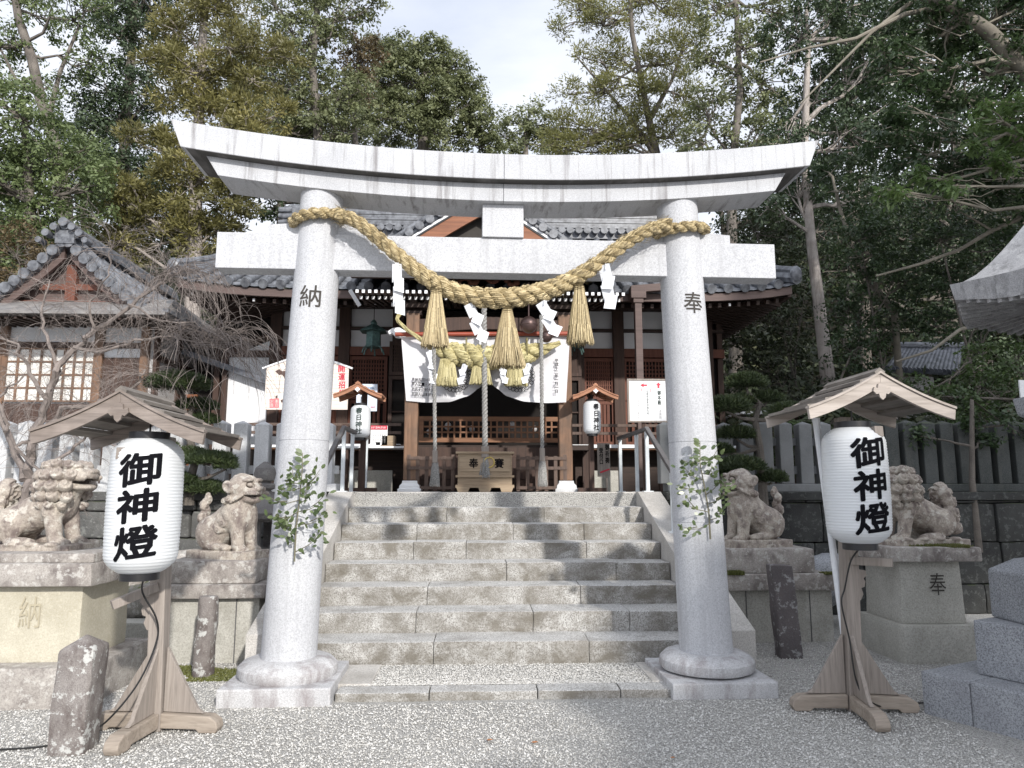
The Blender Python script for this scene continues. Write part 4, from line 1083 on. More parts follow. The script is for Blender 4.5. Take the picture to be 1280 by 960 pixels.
for side in range(ns):
    for k in range(1, 14):
        f = k / 14; A1 = a0 + 2 * PI * side / ns; A2 = A1 + 2 * PI / ns
        e = Vector((cc.x + rad0 * .96 * (math.cos(A1) * (1 - f) + math.cos(A2) * f), cc.y + rad0 * .96 * (math.sin(A1) * (1 - f) + math.sin(A2) * f), 0)); u = min(f, 1 - f) * 2
        e.z = capz(1, u) - .115 - .05 * min(1, u * 1.6); i_ = Vector((cc.x + .5 * (e.x - cc.x) , cc.y + .5 * (e.y - cc.y), 0)); i_.z = (e.z + Cn.z - .03) / 2 - .012
        q.bar(e, i_, .03, .03)
build(q, 'carved_rafters', M['kasa'], cap_o)
build(MB().lathe([(.12, Cn.z + .66), (.16, Cn.z + .70), (.1, Cn.z + .74), (.18, Cn.z + .75), (.15, Cn.z + .88), (.02, Cn.z + 1.0)], (cc.x, cc.y, 0), 20), 'finial', M['kasa'], bl, smooth=True)

# ------------------------------------------------------------------ big paper lanterns and their roofed wooden stands
def lantern_paper():
    m, nt, p, out = new_mat('ribbed_lantern_paper'); p.inputs['Base Color'].default_value = (.80, .82, .84, 1); p.inputs['Roughness'].default_value = .35
    tr = N(nt, 'ShaderNodeBsdfTranslucent'); tr.inputs[0].default_value = (.8, .84, .86, 1); mx = N(nt, 'ShaderNodeMixShader'); mx.inputs[0].default_value = .25
    nt.links.new(p.outputs[0], mx.inputs[1]); nt.links.new(tr.outputs[0], mx.inputs[2]); nt.links.new(mx.outputs[0], out.inputs[0]); return m
M['lpaper'] = lantern_paper()
def lant_r(t, Rm):      # t 0 bottom .. 1 top
    e = abs(t - .5) * 2
    return Rm * (1 - .055 * e ** 2) * (1 - .40 * max(0, (e - .72) / .28) ** 2.4)
def paper_lantern(c, Rm, H, ribs, chars, lab, size, ax, ang, ink='ink', group=None, capR=.6, name='paper_lantern', tall=.86, tilt=0.0, wch=None, dz=0):
    """c = centre; ax: angle of the writing around the body"""
    r0 = root(name, (c[0], c[1], c[2] - H / 2), lab, 'paper lantern', group=group)
    c = Vector(c); m = ribs * 4; prof = []
    for i in range(m + 1):
        t = i / m; r = lant_r(t, Rm) - .0035 * (Rm / .23) * (abs(math.sin(PI * t * ribs)) ** .6 * -1 + 1); prof.append((r, (t - .5) * H))
    build(MB().lathe(prof, c, 64, caps=True), 'paper_body', M['lpaper'], r0, smooth=True, ang=70)
    build(MB().lathe([(Rm * capR, H / 2 - .012), (Rm * capR, H / 2 + .045 * Rm / .23), (Rm * (capR - .06), H / 2 + .047 * Rm / .23)], c, 40), 'top_ring', M['blackp'], r0, smooth=True)
    build(MB().lathe([(Rm * (capR - .08), -H / 2 - .05 * Rm / .23), (Rm * (capR - .02), -H / 2 - .048 * Rm / .23), (Rm * (capR - .02), -H / 2 + .012)], c, 40), 'bottom_ring', M['blackp'], r0, smooth=True)
    def onl(x, z):
        z = z + dz + .13 * x; t = z / H + .5; r = lant_r(t, Rm) + .0022; a = ax + x / r; return Vector((c.x + r * math.cos(a), c.y + r * math.sin(a), c.z + z))
    write('writing', chars, size, onl, M[ink], r0, bold=size * .030, cut=size * .12, h=H * tall, w=wch, spacing=1.06)
    q = MB().tube([c + Vector((0, 0, H / 2 + .03)), c + Vector((0, 0, H / 2 + .12))], .006, 6); build(q, 'hook', M['cable'], r0)
    return r0
def stand_roof(parent, ridge, halfw, rise, y0, y1, mats, planks=4, thick=.03, bh=.085, pend=True, curve=.32):
    """gabled little roof; ridge=(x, z); curved bargeboards front and back"""
    rx, rz = ridge
    def prof(t): return rx + 0, rz
    def zt(u): return rz - rise * (u + curve * (u * (1 - u)))         # sagging slope
    n = 12
    for s in (-1, 1):
        for pi in range(planks):
            u0 = pi / planks - (.03 if pi else 0); u1 = (pi + 1) / planks; top = []; bot = []
            for k in range(5):
                u = u0 + (u1 - u0) * k / 4; lift = .016 * (1 - pi / planks) + .012 * (1 - k / 4) * -0 + .010 * (pi % 2)
                z = zt(u) + .024 + .030 * ((u - u0) / (u1 - u0))
                top.append((rx + s * halfw * u, z)); bot.append((rx + s * halfw * u, z - .020))
            build(MB().ribbon(top, bot, y0 + .012, y1 - .012), 'roof_board', M[mats[1]], parent)
        for (ya, yb) in ((y0 - .018, y0 + .012), (y1 - .012, y1 + .018)):
            top = []; bot = []
            for k in range(n + 1):
                u = k / n; hgt = bh * (1.0 - .18 * u); top.append((rx + s * halfw * 1.02 * u, zt(u) + .022)); bot.append((rx + s * halfw * 1.0 * u, zt(u) + .022 - hgt))
            build(MB().ribbon(top, bot, ya, yb), 'bargeboard', M[mats[0]], parent, bevel=.003)
            top2 = [(a, b + .016) for a, b in top]; build(MB().ribbon(top2, [(a, b + .001) for a, b in top], ya - .012, yb + .012), 'barge_cap', M[mats[0]], parent)
    build(MB().prism([(rx - .035, rz + .035), (rx, rz + .062), (rx + .035, rz + .035), (rx + .028, rz + .012), (rx - .028, rz + .012)], y0 - .02, y1 + .02), 'ridge_board', M[mats[1]], parent)
    build(MB().bx(rx - .03, rx + .03, y0 + .02, y1 - .02, rz - rise * .5, rz - rise * .5 + .05), 'ridge_beam', M[mats[0]], parent)
    if pend:
        w = bh * 1.25; k = w / .08
        P = [(0, .03), (.018, .022), (.022, 0), (.04, .006), (.045, -.014), (.03, -.03), (.018, -.026), (.014, -.045), (0, -.058)]
        poly = [(rx + a * k, rz - bh * .92 + b * k) for a, b in P] + [(rx - a * k, rz - bh * .92 + b * k) for a, b in P[-2:0:-1]]
        build(MB().prism(poly, y0 - .034, y0 - .020), 'gable_pendant', M[mats[2]], parent)
def lantern_stand(base, rz_deg, ztop, ridge, halfw, rise, y0, y1, lab, mats, lc):
    st = root('lantern_stand', tuple(base), lab, 'lantern stand', group='roofed wooden lantern stands')
    b = Vector(base); Rz = Matrix.Rotation(R(rz_deg), 3, 'Z')
    def W(p): return b + Rz @ Vector(p)
    for (d, ln, nm) in (((-1, 0), .42, 'x'), ((1, 0), .42, 'x'), ((0, -1), .46, 'y'), ((0, 1), .40, 'y')):
        dv = Vector((d[0], d[1], 0)); sv = Vector((-d[1], d[0], 0)); hw = .045
        poly = [(.0, .0), (.27, .0), (.30, -.0), (.33, .0), (ln - .02, .0), (ln, .03), (ln - .015, .075), (ln - .07, .105), (.0, .105)]
        poly = [(.049, .022), (ln - .14, .022), (ln - .12, .0), (ln - .015, .0), (ln, .03), (ln - .012, .07), (ln - .06, .10), (.049, .112)]
        q = MB(); n = len(poly); vs = [W(dv * p[0] + sv * (-hw) + Vector((0, 0, p[1]))) for p in poly] + [W(dv * p[0] + sv * hw + Vector((0, 0, p[1]))) for p in poly]
        q.add(vs, [tuple(range(n)), tuple(range(2 * n - 1, n - 1, -1))] + [(i, i + n, (i + 1) % n + n, (i + 1) % n) for i in range(n)])
        build(q, 'foot', M['foot_w'], st, bevel=.008)
        if nm == 'x' or d[1] == -1:
            q = MB(); tri = [(.050, .115), (.31, .108), (.27, .135), (.050, .50)]; h2 = .014; n = 4
            vs = [W(dv * p[0] + sv * (-h2) + Vector((0, 0, p[1]))) for p in tri] + [W(dv * p[0] + sv * h2 + Vector((0, 0, p[1]))) for p in tri]
            q.add(vs, [tuple(range(n)), tuple(range(2 * n - 1, n - 1, -1))] + [(i, i + n, (i + 1) % n + n, (i + 1) % n) for i in range(n)])
            build(q, 'brace_board', M['post_w'], st, bevel=.003)
    q = MB(); tp = Vector((b.x + (ridge[0] - b.x) * .75, b.y, ztop)); 
    q.bar(b + Vector((0, 0, .0)), tp, .098, .098, up=(0, 1, 0)); build(q, 'post', M['post_w'], st, bevel=.008)
    # arm over the lantern and carved bracket below it
    build(MB().bar((tp.x, b.y + .03, ztop - .16), (ridge[0], y0 + .04, ztop - .13), .06, .07), 'carrying_beam', M['post_w'], st, bevel=.004)
    zb = lc.z - .52; A = Vector((tp.x - (tp.x - b.x) * .5, b.y - .04, zb)); e = Vector((A.x - .20 * (1 if base[0] < 0 else -1), A.y - .16, zb + (-.09 if base[0] < 0 else .0)))
    build(MB().bar(A, e, .05, .055), 'bracket_arm', M['post_w'], st, bevel=.005)
    s = -1 if base[0] < 0 else 1
    cl = [(0, 0), (.075, -.01), (.085, -.04), (.055, -.065), (.07, -.085), (.06, -.12), (.03, -.13), (.045, -.17), (.02, -.21), (0, -.215)]
    poly = [(A.x + s * (.045 + c_[0] * .8), zb - .06 + c_[1]) for c_ in cl]
    build(MB().prism(poly, b.y - .022, b.y + .012), 'carved_bracket', M['post_w'], st, bevel=.003)
    stand_roof(st, ridge, halfw, rise, y0, y1, mats)
    return st
LL = at(181, 631, 4.5); Hl = .775
lantern_stand((-2.02, 4.86, 0), -7, 1.83, (-2.10, 2.03), .485, .235, 4.28, 4.92, 'weathered wooden lantern stand at left with grey board roof and pale pendant', ('roof_w', 'roof_b', 'roof_w'), LL)
paper_lantern((LL.x, 4.5, LL.z), .209, .79, 40, '御神燈', 'large ribbed white paper lantern with bold black characters on the left stand', .23, -PI / 2 + .23, 0, group='large white paper lanterns on wooden stands', tall=.76, wch=.235, capR=.55)
LR = at(1070, 606, 4.8)
lantern_stand((2.55, 5.06, 0), -6, 2.0, (2.63, 2.225), .485, .235, 4.60, 5.28, 'bleached wooden lantern stand at right beside the large granite lantern', ('roof_wr', 'roof_b', 'roof_wr'), LR)
paper_lantern((LR.x, 4.8, LR.z), .208, .765, 40, '御神燈', 'large ribbed white paper lantern with bold black characters on the right stand', .23, -PI / 2 + .0, 0, group='large white paper lanterns on wooden stands', tall=.80, wch=.235, capR=.55)
# cables
def cable(pts, lab, r=.006, name='power_cable'):
    P = [Vector(p) for p in pts]; out = []
    for i in range(len(P) - 1):
        p0 = P[max(i - 1, 0)]; p1 = P[i]; p2 = P[i + 1]; p3 = P[min(i + 2, len(P) - 1)]
        for k in range(6): t = k / 6; out.append(.5 * ((2 * p1) + (p2 - p0) * t + (2 * p0 - 5 * p1 + 4 * p2 - p3) * t * t + (3 * p1 - p0 - 3 * p2 + p3) * t ** 3))
    out.append(P[-1]); return tag(build(MB().tube(out, r, 6), name, M['cable'], smooth=True), lab, 'cable')
cable([(LL.x + .03, 4.5, .99), at(178, 740, 4.65), at(195, 772, 4.72), at(196, 800, 4.74), at(175, 850, 4.6), at(140, 895, 4.5), gr(112, 915, .01), gr(60, 932, .008), gr(0, 937, .008), gr(-60, 940, .008)], 'black power cable drooping from the left paper lantern down to the gravel')
cable([(LR.x + .02, 4.8, 1.12), at(1064, 700, 4.9), at(1056, 735, 4.95), at(1052, 755, 4.95), at(1062, 800, 4.95), at(1070, 850, 4.93), at(1085, 875, 4.9), gr(1110, 885, .01), gr(1130, 880, .01), gr(1165, 878, .01)], 'black power cable running down the right lantern stand to the granite lantern')
# white conduit behind right stand
pp = root('white_pipe', (2.45, 5.15, 0), 'slim white plastic pipe leaning behind the right lantern stand', 'pipe')
A = at(1020, 526, 5.12); Bm = gr(1072, 850, 0.0); Bm = Vector((2.60, 5.16, 0))
build(MB().tube([Bm, A], .024, 14), 'tube', M['pvc'], pp, smooth=True); build(MB().tube([A - Vector((0, 0, .01)), A + Vector((0, 0, .02))], .028, 14), 'end_cap', M['pvc'], pp, smooth=True)
# ------------------------------------------------------------------ tiled roofs
def tile_slope(name, fn, W, gap, r, parent, mat, vmax=lambda x: 1.0, vmin=0.0, steps=12, discs=True, pan=True, course=.26, L_=3.5):
    """fn(x, v) -> point and up-normal handled by finite differences. x in [-W, W], v 0 (eave) .. 1 (top)"""
    q = MB(); n = int(2 * W / gap); Lc = max(3, int(L_ / course))
    for i in range(n + 1):
        x = -W + 2 * W * i / n; vm = vmax(x)
        if vm <= vmin + .02: continue
        pts = []; rad = []; m = max(2, int(Lc * (vm - vmin)) * 2)
        for k in range(m + 1):
            v = vmin + (vm - vmin) * k / m; p = fn(x, v); pts.append(p + Vector((0, 0, r * .35))); rad.append(r * (1.06 if k % 2 == 0 else .93))
        q.tube(pts, rad, 8)
        if discs:
            d = (pts[0] - pts[1]).normalized(); q.tube([pts[0] - d * .02, pts[0] + d * .035], r * 1.22, 14)
    build(q, name, mat, parent, smooth=True, ang=50)
    if pan:
        vs = []; fs = []; nx_ = n * 2; mv = Lc * 2
        for j in range(mv + 1):
            v = vmin + (1 - vmin) * j / mv
            for i in range(nx_ + 1):
                x = -W + 2 * W * i / nx_; v2 = min(v, max(vmax(x), vmin)); p = fn(x, v2); p.z += -.02 + (.018 if j % 2 else -.004) - (.012 if i % 2 else 0)
                vs.append(p)
        for j in range(mv):
            for i in range(nx_): a = j * (nx_ + 1) + i; fs.append((a, a + 1, a + nx_ + 2, a + nx_ + 1))
        build(MB().add(vs, fs), 'pan_tiles', mat, parent, doubles=True)
SX = .14
sh = root('shrine_hall', (SX, 13, 1.43), 'dark wooden shrine hall with grey tiled roof and white plaster bands behind the torii', 'shrine building')
EZ, EY = 4.60, 11.0; RZ, RY = 6.52, 14.0
def front(x, v):
    s = 1 - .0 * v; up = .16 * (abs(x) / 4.9) ** 6 * (1 - v) ** 2
    return Vector((SX + x * (1 - 0 * v), EY + (RY - EY) * v, EZ + (RZ - EZ) * (v * .78 + .22 * v * v) + up))
def hipv(x): return 1.0 if abs(x) < 3.85 else max(0.0, (4.9 - abs(x)) / 1.05)
tile_slope('roof_tiles', front, 4.88, .265, .062, sh, M['tile'], vmax=hipv)
def back(x, v): p = front(x, v); p.y = 2 * RY - p.y; return p
build(MB().add([back(-4.88, 0), back(4.88, 0), back(3.85, 1), back(-3.85, 1)], [(0, 1, 2, 3)]), 'rear_slope', M['tile'], sh)
for s in (-1, 1):
    c0, c1, t0, t1 = front(s * 4.9, 0), back(s * 4.9, 0), front(s * 3.85, .30), back(s * 3.85, .30)
    build(MB().add([c0, c1, t1, t0], [(0, 1, 2, 3)]), 'side_slope', M['tile'], sh)
    hp = [front(s * (4.92 - 1.05 * t), t * .98) + Vector((0, -.02, .06)) for t in [k / 8 for k in range(9)]]
    q = MB().tube(hp, .10, 8); q.tube([p + Vector((0, 0, .13)) for p in hp], .062, 8); build(q, 'hip_ridge', M['tile'], sh, smooth=True)
    e = front(s * 4.9, 0); build(MB().ball((e.x, e.y - .03, e.z + .14), (.1, .06, .13), 10, 8), 'ridge_end_tile', M['tile'], sh, smooth=True)
    g0 = Vector((SX + s * 3.86, 14, RZ)); build(MB().add([g0, (SX + s * 3.8, 12.3, 5.3), (SX + s * 3.8, 15.7, 5.3)], [(0, 1, 2)]), 'gable_wall', M['barge'], sh)
# ridge: stacked flat tiles, row of round ends, top cap
q = MB()
for k in range(6):
    d = .17 - .012 * (k % 2); q.bx(SX - 3.95, SX + 3.95, RY - d, RY + d, RZ + .16 + k * .055, RZ + .16 + k * .055 + .048)
build(q, 'ridge_courses', M['tile'], sh)
q = MB().tube([(SX - 3.98, RY, RZ + .53), (SX + 3.98, RY, RZ + .53)], .09, 10); build(q, 'ridge_cap', M['tile'], sh, smooth=True)
q = MB()
for i in range(46):
    x = SX - 3.85 + 7.7 * i / 45; q.tube([(x, RY - .26, RZ + .09), (x, RY - .1, RZ + .10)], .070, 12)
build(q, 'ridge_disc_row', M['tile'], sh, smooth=True)
build(MB().bx(SX - 3.9, SX + 3.9, RY - .14, RY + .14, RZ - .05, RZ + .16), 'ridge_core', M['tile_d'], sh)
for s in (-1, 1):
    X = SX + s * 4.0; q = MB()
    for k in range(3): q.tube([(X - s * .1, RY - .16, RZ + .18 + .13 * k), (X + s * .16, RY - .16, RZ + .18 + .13 * k)], .055, 10)
    q.box((X, RY, RZ + .28), (.14, .3, .5)); q.tube([(X + s * .28, RY - .3, RZ - .02), (X - s * .3, RY - .3, RZ - .02)], .07, 10)
    build(q, 'ridge_end_ornament', M['tile'], sh, smooth=True)
# eave: fascia, rafters with pale tips, soffit
def eave_z(x): return EZ + .16 * (abs(x) / 4.9) ** 6
n = 24; top = [(SX + x, eave_z(x) - .045) for x in [-4.85 + 9.7 * i / n for i in range(n + 1)]]
build(MB().ribbon(top, [(a, b - .125) for a, b in top], EY + .04, EY + .10), 'fascia_board', M['fascia'], sh)
sd_z = EZ - .05
for s in (-1, 1): build(MB().bar((SX + s * 4.83, EY + .1, eave_z(4.6) - .10), (SX + s * 4.83, 17, eave_z(4.2) - .10), .06, .13), 'side_fascia', M['fascia'], sh)
q = MB(); qt = MB()
for i in range(60):
    x = -4.65 + 9.3 * i / 59; z0 = eave_z(x) - .215
    q.bar((SX + x, EY + .16, z0), (SX + x, 13.0, z0 + .42), .05, .065)
    if i % 6 == 0: build(MB().box((SX + x, EY + .148, z0 - .002), (.032, .012, .04)), 'rafter_tip', M['wht_tip'], sh)
build(q, 'front_rafters', M['dark_w'], sh)
for s in (-1, 1):
    q = MB()
    for i in range(36):
        y = 11.3 + 5.5 * i / 35; z0 = eave_z(4.3) - .21; q.bar((SX + s * 4.75, y, z0), (SX + s * 3.6, y, z0 + .24), .05, .065)
    build(q, 'side_rafters', M['dark_w'], sh)
q = MB().add([(SX - 4.86, 11.06, EZ - .06), (SX + 4.86, 11.06, EZ - .06), (SX + 4.0, 13.2, EZ + .36), (SX - 4.0, 13.2, EZ + .36)], [(0, 1, 2, 3)])
for s in (-1, 1): q.add([(SX + s * 4.86, 11.06, EZ - .06), (SX + s * 4.86, 17, EZ - .06), (SX + s * 4.0, 15.5, EZ + .30), (SX + s * 4.0, 13.2, EZ + .36)], [(0, 1, 2, 3)])
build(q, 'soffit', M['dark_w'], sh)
# gable in the middle of the roof
gx = at(602, 262, 11.9).x; gp = at(602, 235, 11.9).z; qy = 11.9
for s in (-1, 1):
    def gs(x, v, s=s):   # x runs along depth, v down to up
        u = 1 - v; return Vector((gx + s * (2.1 * u), qy + .9 + x, gp - .12 - 1.42 * u * (1 - .12 * (1 - u)) - .0))
    tile_slope('gable_tiles', lambda x, v, gs=gs: gs(x, v), .9, .26, .062, sh, M['tile'], steps=8, L_=2.6)
    # verge: row of round tile ends over white edge and orange bargeboard
    q = MB(); pts = []
    for k in range(13):
        u = k / 12; p = Vector((gx + s * 2.1 * u, qy - .06, gp - .12 - 1.42 * u * (1 - .12 * (1 - u)))); pts.append(p)
    for k in range(13): q.tube([pts[k] + Vector((0, -.10, .04)), pts[k] + Vector((0, .1, .04))], .075, 12)
    q.tube([p + Vector((0, .02, .13)) for p in pts], .055, 8)
    build(q, 'verge_tiles', M['tile'], sh, smooth=True)
    tp = [(p.x, p.z - .045) for p in pts]
    build(MB().ribbon(tp, [(a, b - .045) for a, b in tp], qy - .10, qy - .02), 'white_edge_board', M['wht_tip'], sh)
    build(MB().ribbon([(a, b - .048) for a, b in tp], [(a, b - .075) for a, b in tp], qy - .085, qy - .02), 'dark_edge_board', M['blackp'], sh)
    build(MB().ribbon([(a, b - .08) for a, b in tp], [(a, b - .36) for a, b in tp], qy - .07, qy - .01), 'bargeboard', M['barge'], sh)
build(MB().add([(gx - 2, qy + .15, gp - 1.5), (gx + 2, qy + .15, gp - 1.5), (gx, qy + .15, gp - .2)], [(0, 1, 2)]), 'gable_panel', M['carve'], sh)
build(MB().tube([(gx, qy - .12, gp + .02), (gx, qy + 2.2, gp + .02)], .09, 10), 'gable_ridge', M['tile'], sh, smooth=True)
# porch roof
def porch(x, v): return Vector((SX + x, 9.85 + 1.9 * v, 4.70 + .75 * v))
tile_slope('porch_tiles', porch, 1.98, .265, .062, sh, M['tile'], L_=2.1)
build(MB().bx(SX - 2.02, SX + 2.02, 9.9, 9.96, 4.54, 4.655), 'porch_fascia', M['fascia'], sh)
for row, (z, y0) in enumerate(((at(486, 364.5, 10.0).z, 10.0), (at(486, 372.5, 10.35).z, 10.35))):
    q = MB(); qt = MB()
    for i in range(44):
        x = SX - 1.9 + 3.8 * i / 43; q.bar((x, y0, z), (x, 11.9, z + .34 * (11.9 - y0) / 2), .04, .05); build(MB().box((x, y0 - .006, z), (.042, .01, .045)), 'rafter_tip', M['wht_tip'], sh)
    build(q, 'porch_rafters', M['dark_w'], sh)
build(MB().bx(SX - 2.0, SX + 2.0, 10.02, 10.09, 4.47, 4.53), 'porch_eave_batten', M['dark_w'], sh)
build(MB().add([(SX - 2, 9.95, 4.60), (SX + 2, 9.95, 4.60), (SX + 2, 12, 5.1), (SX - 2, 12, 5.1)], [(0, 1, 2, 3)]), 'porch_soffit', M['dark_w'], sh)
# porch columns with plinth stones, beam, brackets
for px in (513, 707):
    c_ = at(px, 600, 10.5); w = .195
    build(MB().bx(c_.x - w / 2, c_.x + w / 2, 10.5 - w / 2, 10.5 + w / 2, 1.60, 4.05), 'porch_column', M['col_w'], sh, bevel=.02)
    q = MB().lathe([(.235, 1.435), (.235, 1.485), (.205, 1.49), (.20, 1.53), (.155, 1.565), (.15, 1.60)], (c_.x, 10.5, 0), 4)
    build(q, 'column_base', M['white'] if px < 600 else M['fence'], sh, bevel=.008)
    s = -1 if px < 600 else 1
    # pale carved nose of the beam
    P = [(0, 0), (.10, .06), (.2, .05), (.27, -.0), (.25, -.05), (.2, -.03), (.16, -.08), (.08, -.09), (0, -.14)]
    build(MB().prism([(c_.x + s * (.1 + a), 3.78 + b) for a, b in P], 10.44, 10.56), 'beam_nose', M['wht_tip'] if px < 600 else M['dark_w'], sh, bevel=.01)
    q = MB(); 
    for k, (ww, zz) in enumerate(((.26, 4.02), (.55, 4.14), (.8, 4.27))): q.bx(c_.x - ww / 2, c_.x + ww / 2, 10.42, 10.58, zz, zz + .07)
    for k in (-1, 0, 1): q.bx(c_.x + k * .22 - .055, c_.x + k * .22 + .055, 10.41, 10.59, 4.21, 4.27)
    build(q, 'bracket_set', M['dark_w'], sh, bevel=.006)
    q = MB()
    for k in (-1, 1): q.bx(c_.x + k * .28 - .04, c_.x + k * .28 + .04, 10.405, 10.412, 4.145, 4.20)
    build(q, 'white_bracket_ends', M['wht_tip'], sh)
xl, xr = at(513, 600, 10.5).x, at(707, 600, 10.5).x
tb = [(xl + (xr - xl) * t, 3.96 + .05 * math.sin(PI * t)) for t in [k / 12 for k in range(13)]]; bb = [(xl + (xr - xl) * t, 3.72 + .10 * math.sin(PI * t)) for t in [k / 12 for k in range(13)]]
build(MB().ribbon(tb, bb, 10.43, 10.57), 'rainbow_beam', M['dark_wz'], sh, bevel=.01)
# carved reddish frog-leg strut under the porch eave
cx_ = at(610, 355, 10.3).x; q = MB(); rdm = random.Random(4); zc = at(610, 353, 10.3).z
for k in range(26):
    t = k / 25; x = cx_ - .42 + .84 * t; q.ball((x, 10.3 + rdm.uniform(-.02, .0), zc + .05 * math.sin(t * PI * 6) + .05 * math.sin(PI * t)), (rdm.uniform(.03, .055), .03, rdm.uniform(.03, .05)), 8, 6)
build(q, 'carved_strut', M['red_w'], sh, smooth=True)
# walls
WY = 13.0
def wx(px, Y=WY): return at(px, 480, Y).x
def wz(py, Y=WY): return at(610, py, Y).z
x0, x1 = wx(337), wx(905)
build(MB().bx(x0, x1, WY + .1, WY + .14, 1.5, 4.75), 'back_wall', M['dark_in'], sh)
zs_ = [wz(388), wz(411), wz(414.5), wz(435)]
posts = [337, 352, 428, 492, 516, 704, 728, 773, 846, 880, 902]
for px in (344, 396, 430, 497, 723, 773, 840, 884): build(MB().bx(wx(px) - .10, wx(px) + .10, WY - .12, WY + .06, 1.9, 4.85), 'wall_post', M['dark_wz'], sh, bevel=.01)
for (pa, pb) in ((350, 424), (436, 492), (728, 768), (779, 835), (847, 880)):
    for (a, b) in ((zs_[1], zs_[0]), (zs_[3], zs_[2])):
        build(MB().bx(wx(pa), wx(pb), WY, WY + .05, a, b), 'plaster_panel', M['plaster'], sh)
for (z_, h) in ((wz(412.7), .05), (wz(441), .16), (wz(383), .14)):
    for (pa, pb) in ((336, 500), (720, 905)): build(MB().bx(wx(pa), wx(pb), WY - .10, WY + .0, z_ - h / 2, z_ + h / 2), 'wall_beam', M['dark_w'] if h != .16 else M['red_w'], sh, bevel=.005)
def lattice(pa, pb, ya, yb, Y, nx_, ny_, name, mt, bars=.022, frame=.06, back_mat='dark_in', mid=None):
    xa, xb, za, zb = at(pa, 480, Y).x, at(pb, 480, Y).x, at(610, yb, Y).z, at(610, ya, Y).z
    q = MB(); q.bx(xa, xa + frame, Y - .03, Y + .03, za, zb); q.bx(xb - frame, xb, Y - .03, Y + .03, za, zb); q.bx(xa + frame, xb - frame, Y - .028, Y + .028, za, za + frame); q.bx(xa + frame, xb - frame, Y - .028, Y + .028, zb - frame, zb)
    for i in range(1, nx_): x = xa + frame + (xb - xa - 2 * frame) * i / nx_; q.bx(x - bars / 2, x + bars / 2, Y - .020, Y + .015, za + frame, zb - frame)
    for i in range(1, ny_): z = za + frame + (zb - za - 2 * frame) * i / ny_; q.bx(xa + frame, xb - frame, Y - .012, Y + .012, z - bars / 2, z + bars / 2)
    o = build(q, name, M[mt], sh)
    if back_mat: build(MB().bx(xa + .01, xb - .01, Y + .03, Y + .04, za, zb), 'backing', M[back_mat], o)
    return o
for (a, b) in ((349, 392), (400, 428), (436, 484), (729, 768), (779, 836), (846, 880)):
    lattice(a, b, 447, 500, WY - .03, 12, 9, 'lattice_door', 'red_w'); lattice(a, b, 501, 556, WY - .03, 7, 1, 'lower_panel', 'red_w', bars=.05)
# door leaves standing open beside the middle bay
for (a, b) in ((486, 512), (709, 727)):
    lattice(a, b, 428, 470, 12.4, 8, 8, 'open_door_leaf', 'dark_wz', bars=.02); lattice(a, b, 471, 560, 12.4, 1, 2, 'open_door_leaf', 'dark_wz')
# left white side wall bay, its beams
build(MB().bx(wx(284), wx(337), WY + .0, WY + .05, wz(560), wz(449)), 'white_wall_panel', M['plaster'], sh)
q = MB().bx(wx(283), wx(340), WY - .06, WY - .001, wz(449), wz(441)); q.bar((wx(283), WY - .05, wz(447)), (wx(345), WY - .05, wz(418)), .08, .10)
q.bx(wx(279), wx(285), WY - .08, WY + .06, 1.45, wz(430)); build(q, 'side_frame', M['dark_wz'], sh)
build(MB().add([(wx(305), WY - .02, wz(441)), (wx(337), WY - .02, wz(441)), (wx(337), WY - .02, wz(428))], [(0, 1, 2)]), 'gusset_plaster', M['plaster'], sh)
build(MB().bx(x0 - .9, x0 + .1, WY + .08, WY + .12, 1.5, 4.6), 'side_backing', M['dark_in'], sh)
# right flank of the hall
build(MB().bx(x1 - .1, x1, WY, 17.0, 1.5, 4.7), 'right_wall', M['dark_wz'], sh)
build(MB().bx(x0 - 1.0, x0 - .9, WY, 17.0, 1.5, 4.6), 'left_wall', M['dark_wz'], sh)
# veranda: floor, white edge, posts, rails, boarding below
VY = 11.6; vz = at(610, 557, VY).z
for (a, b) in ((at(337, 0, VY).x, at(513, 0, VY).x), (at(703, 0, VY).x, at(905, 0, VY).x)):
    build(MB().bx(a, b, VY, WY, vz - .06, vz - .012), 'veranda_floor', M['lat_w'], sh)
    build(MB().bx(a, b, VY - .03, VY, vz - .035, vz + .02), 'pale_floor_edge', M['wht_tip'], sh)
    for py in (531, 541): z = at(610, py, VY).z; build(MB().bx(a, b, VY + .03, VY + .09, z - .022, z + .022), 'rail', M['picket'], sh)
    build(MB().bx(a, b, VY + .5, VY + .55, 1.43, vz - .06), 'under_boarding', M['dark_w'], sh)
    k = a + .3
    while k < b: build(MB().bx(k - .05, k + .05, VY + .02, VY + .12, 1.43, vz + .34), 'veranda_post', M['dark_wz'], sh); k += 1.25
# inner hall: floor, lattice balustrade, steps, dim altar things
build(MB().bx(wx(505), wx(720), 11.4, 16.8, vz - .08, vz), 'hall_floor', M['dark_w'], sh)
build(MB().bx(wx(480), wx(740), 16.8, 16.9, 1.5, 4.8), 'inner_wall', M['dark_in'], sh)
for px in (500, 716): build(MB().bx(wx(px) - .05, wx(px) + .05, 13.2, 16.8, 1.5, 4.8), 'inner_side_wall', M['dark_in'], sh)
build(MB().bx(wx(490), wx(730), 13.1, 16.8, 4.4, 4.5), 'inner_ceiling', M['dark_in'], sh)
lattice(525, 702, 521, 553, 11.35, 22, 3, 'golden_balustrade', 'lat_w', bars=.026, frame=.07, back_mat=None)
for k in range(4):
    z = 1.45 + (vz - 1.50) * (k + 1) / 4; build(MB().bx(at(522, 0, 11).x, at(700, 0, 11).x, 10.75 + .16 * k, 10.95 + .16 * k, z - .16, z), 'wooden_step', M['dark_wz'], sh, bevel=.005)
q = MB()
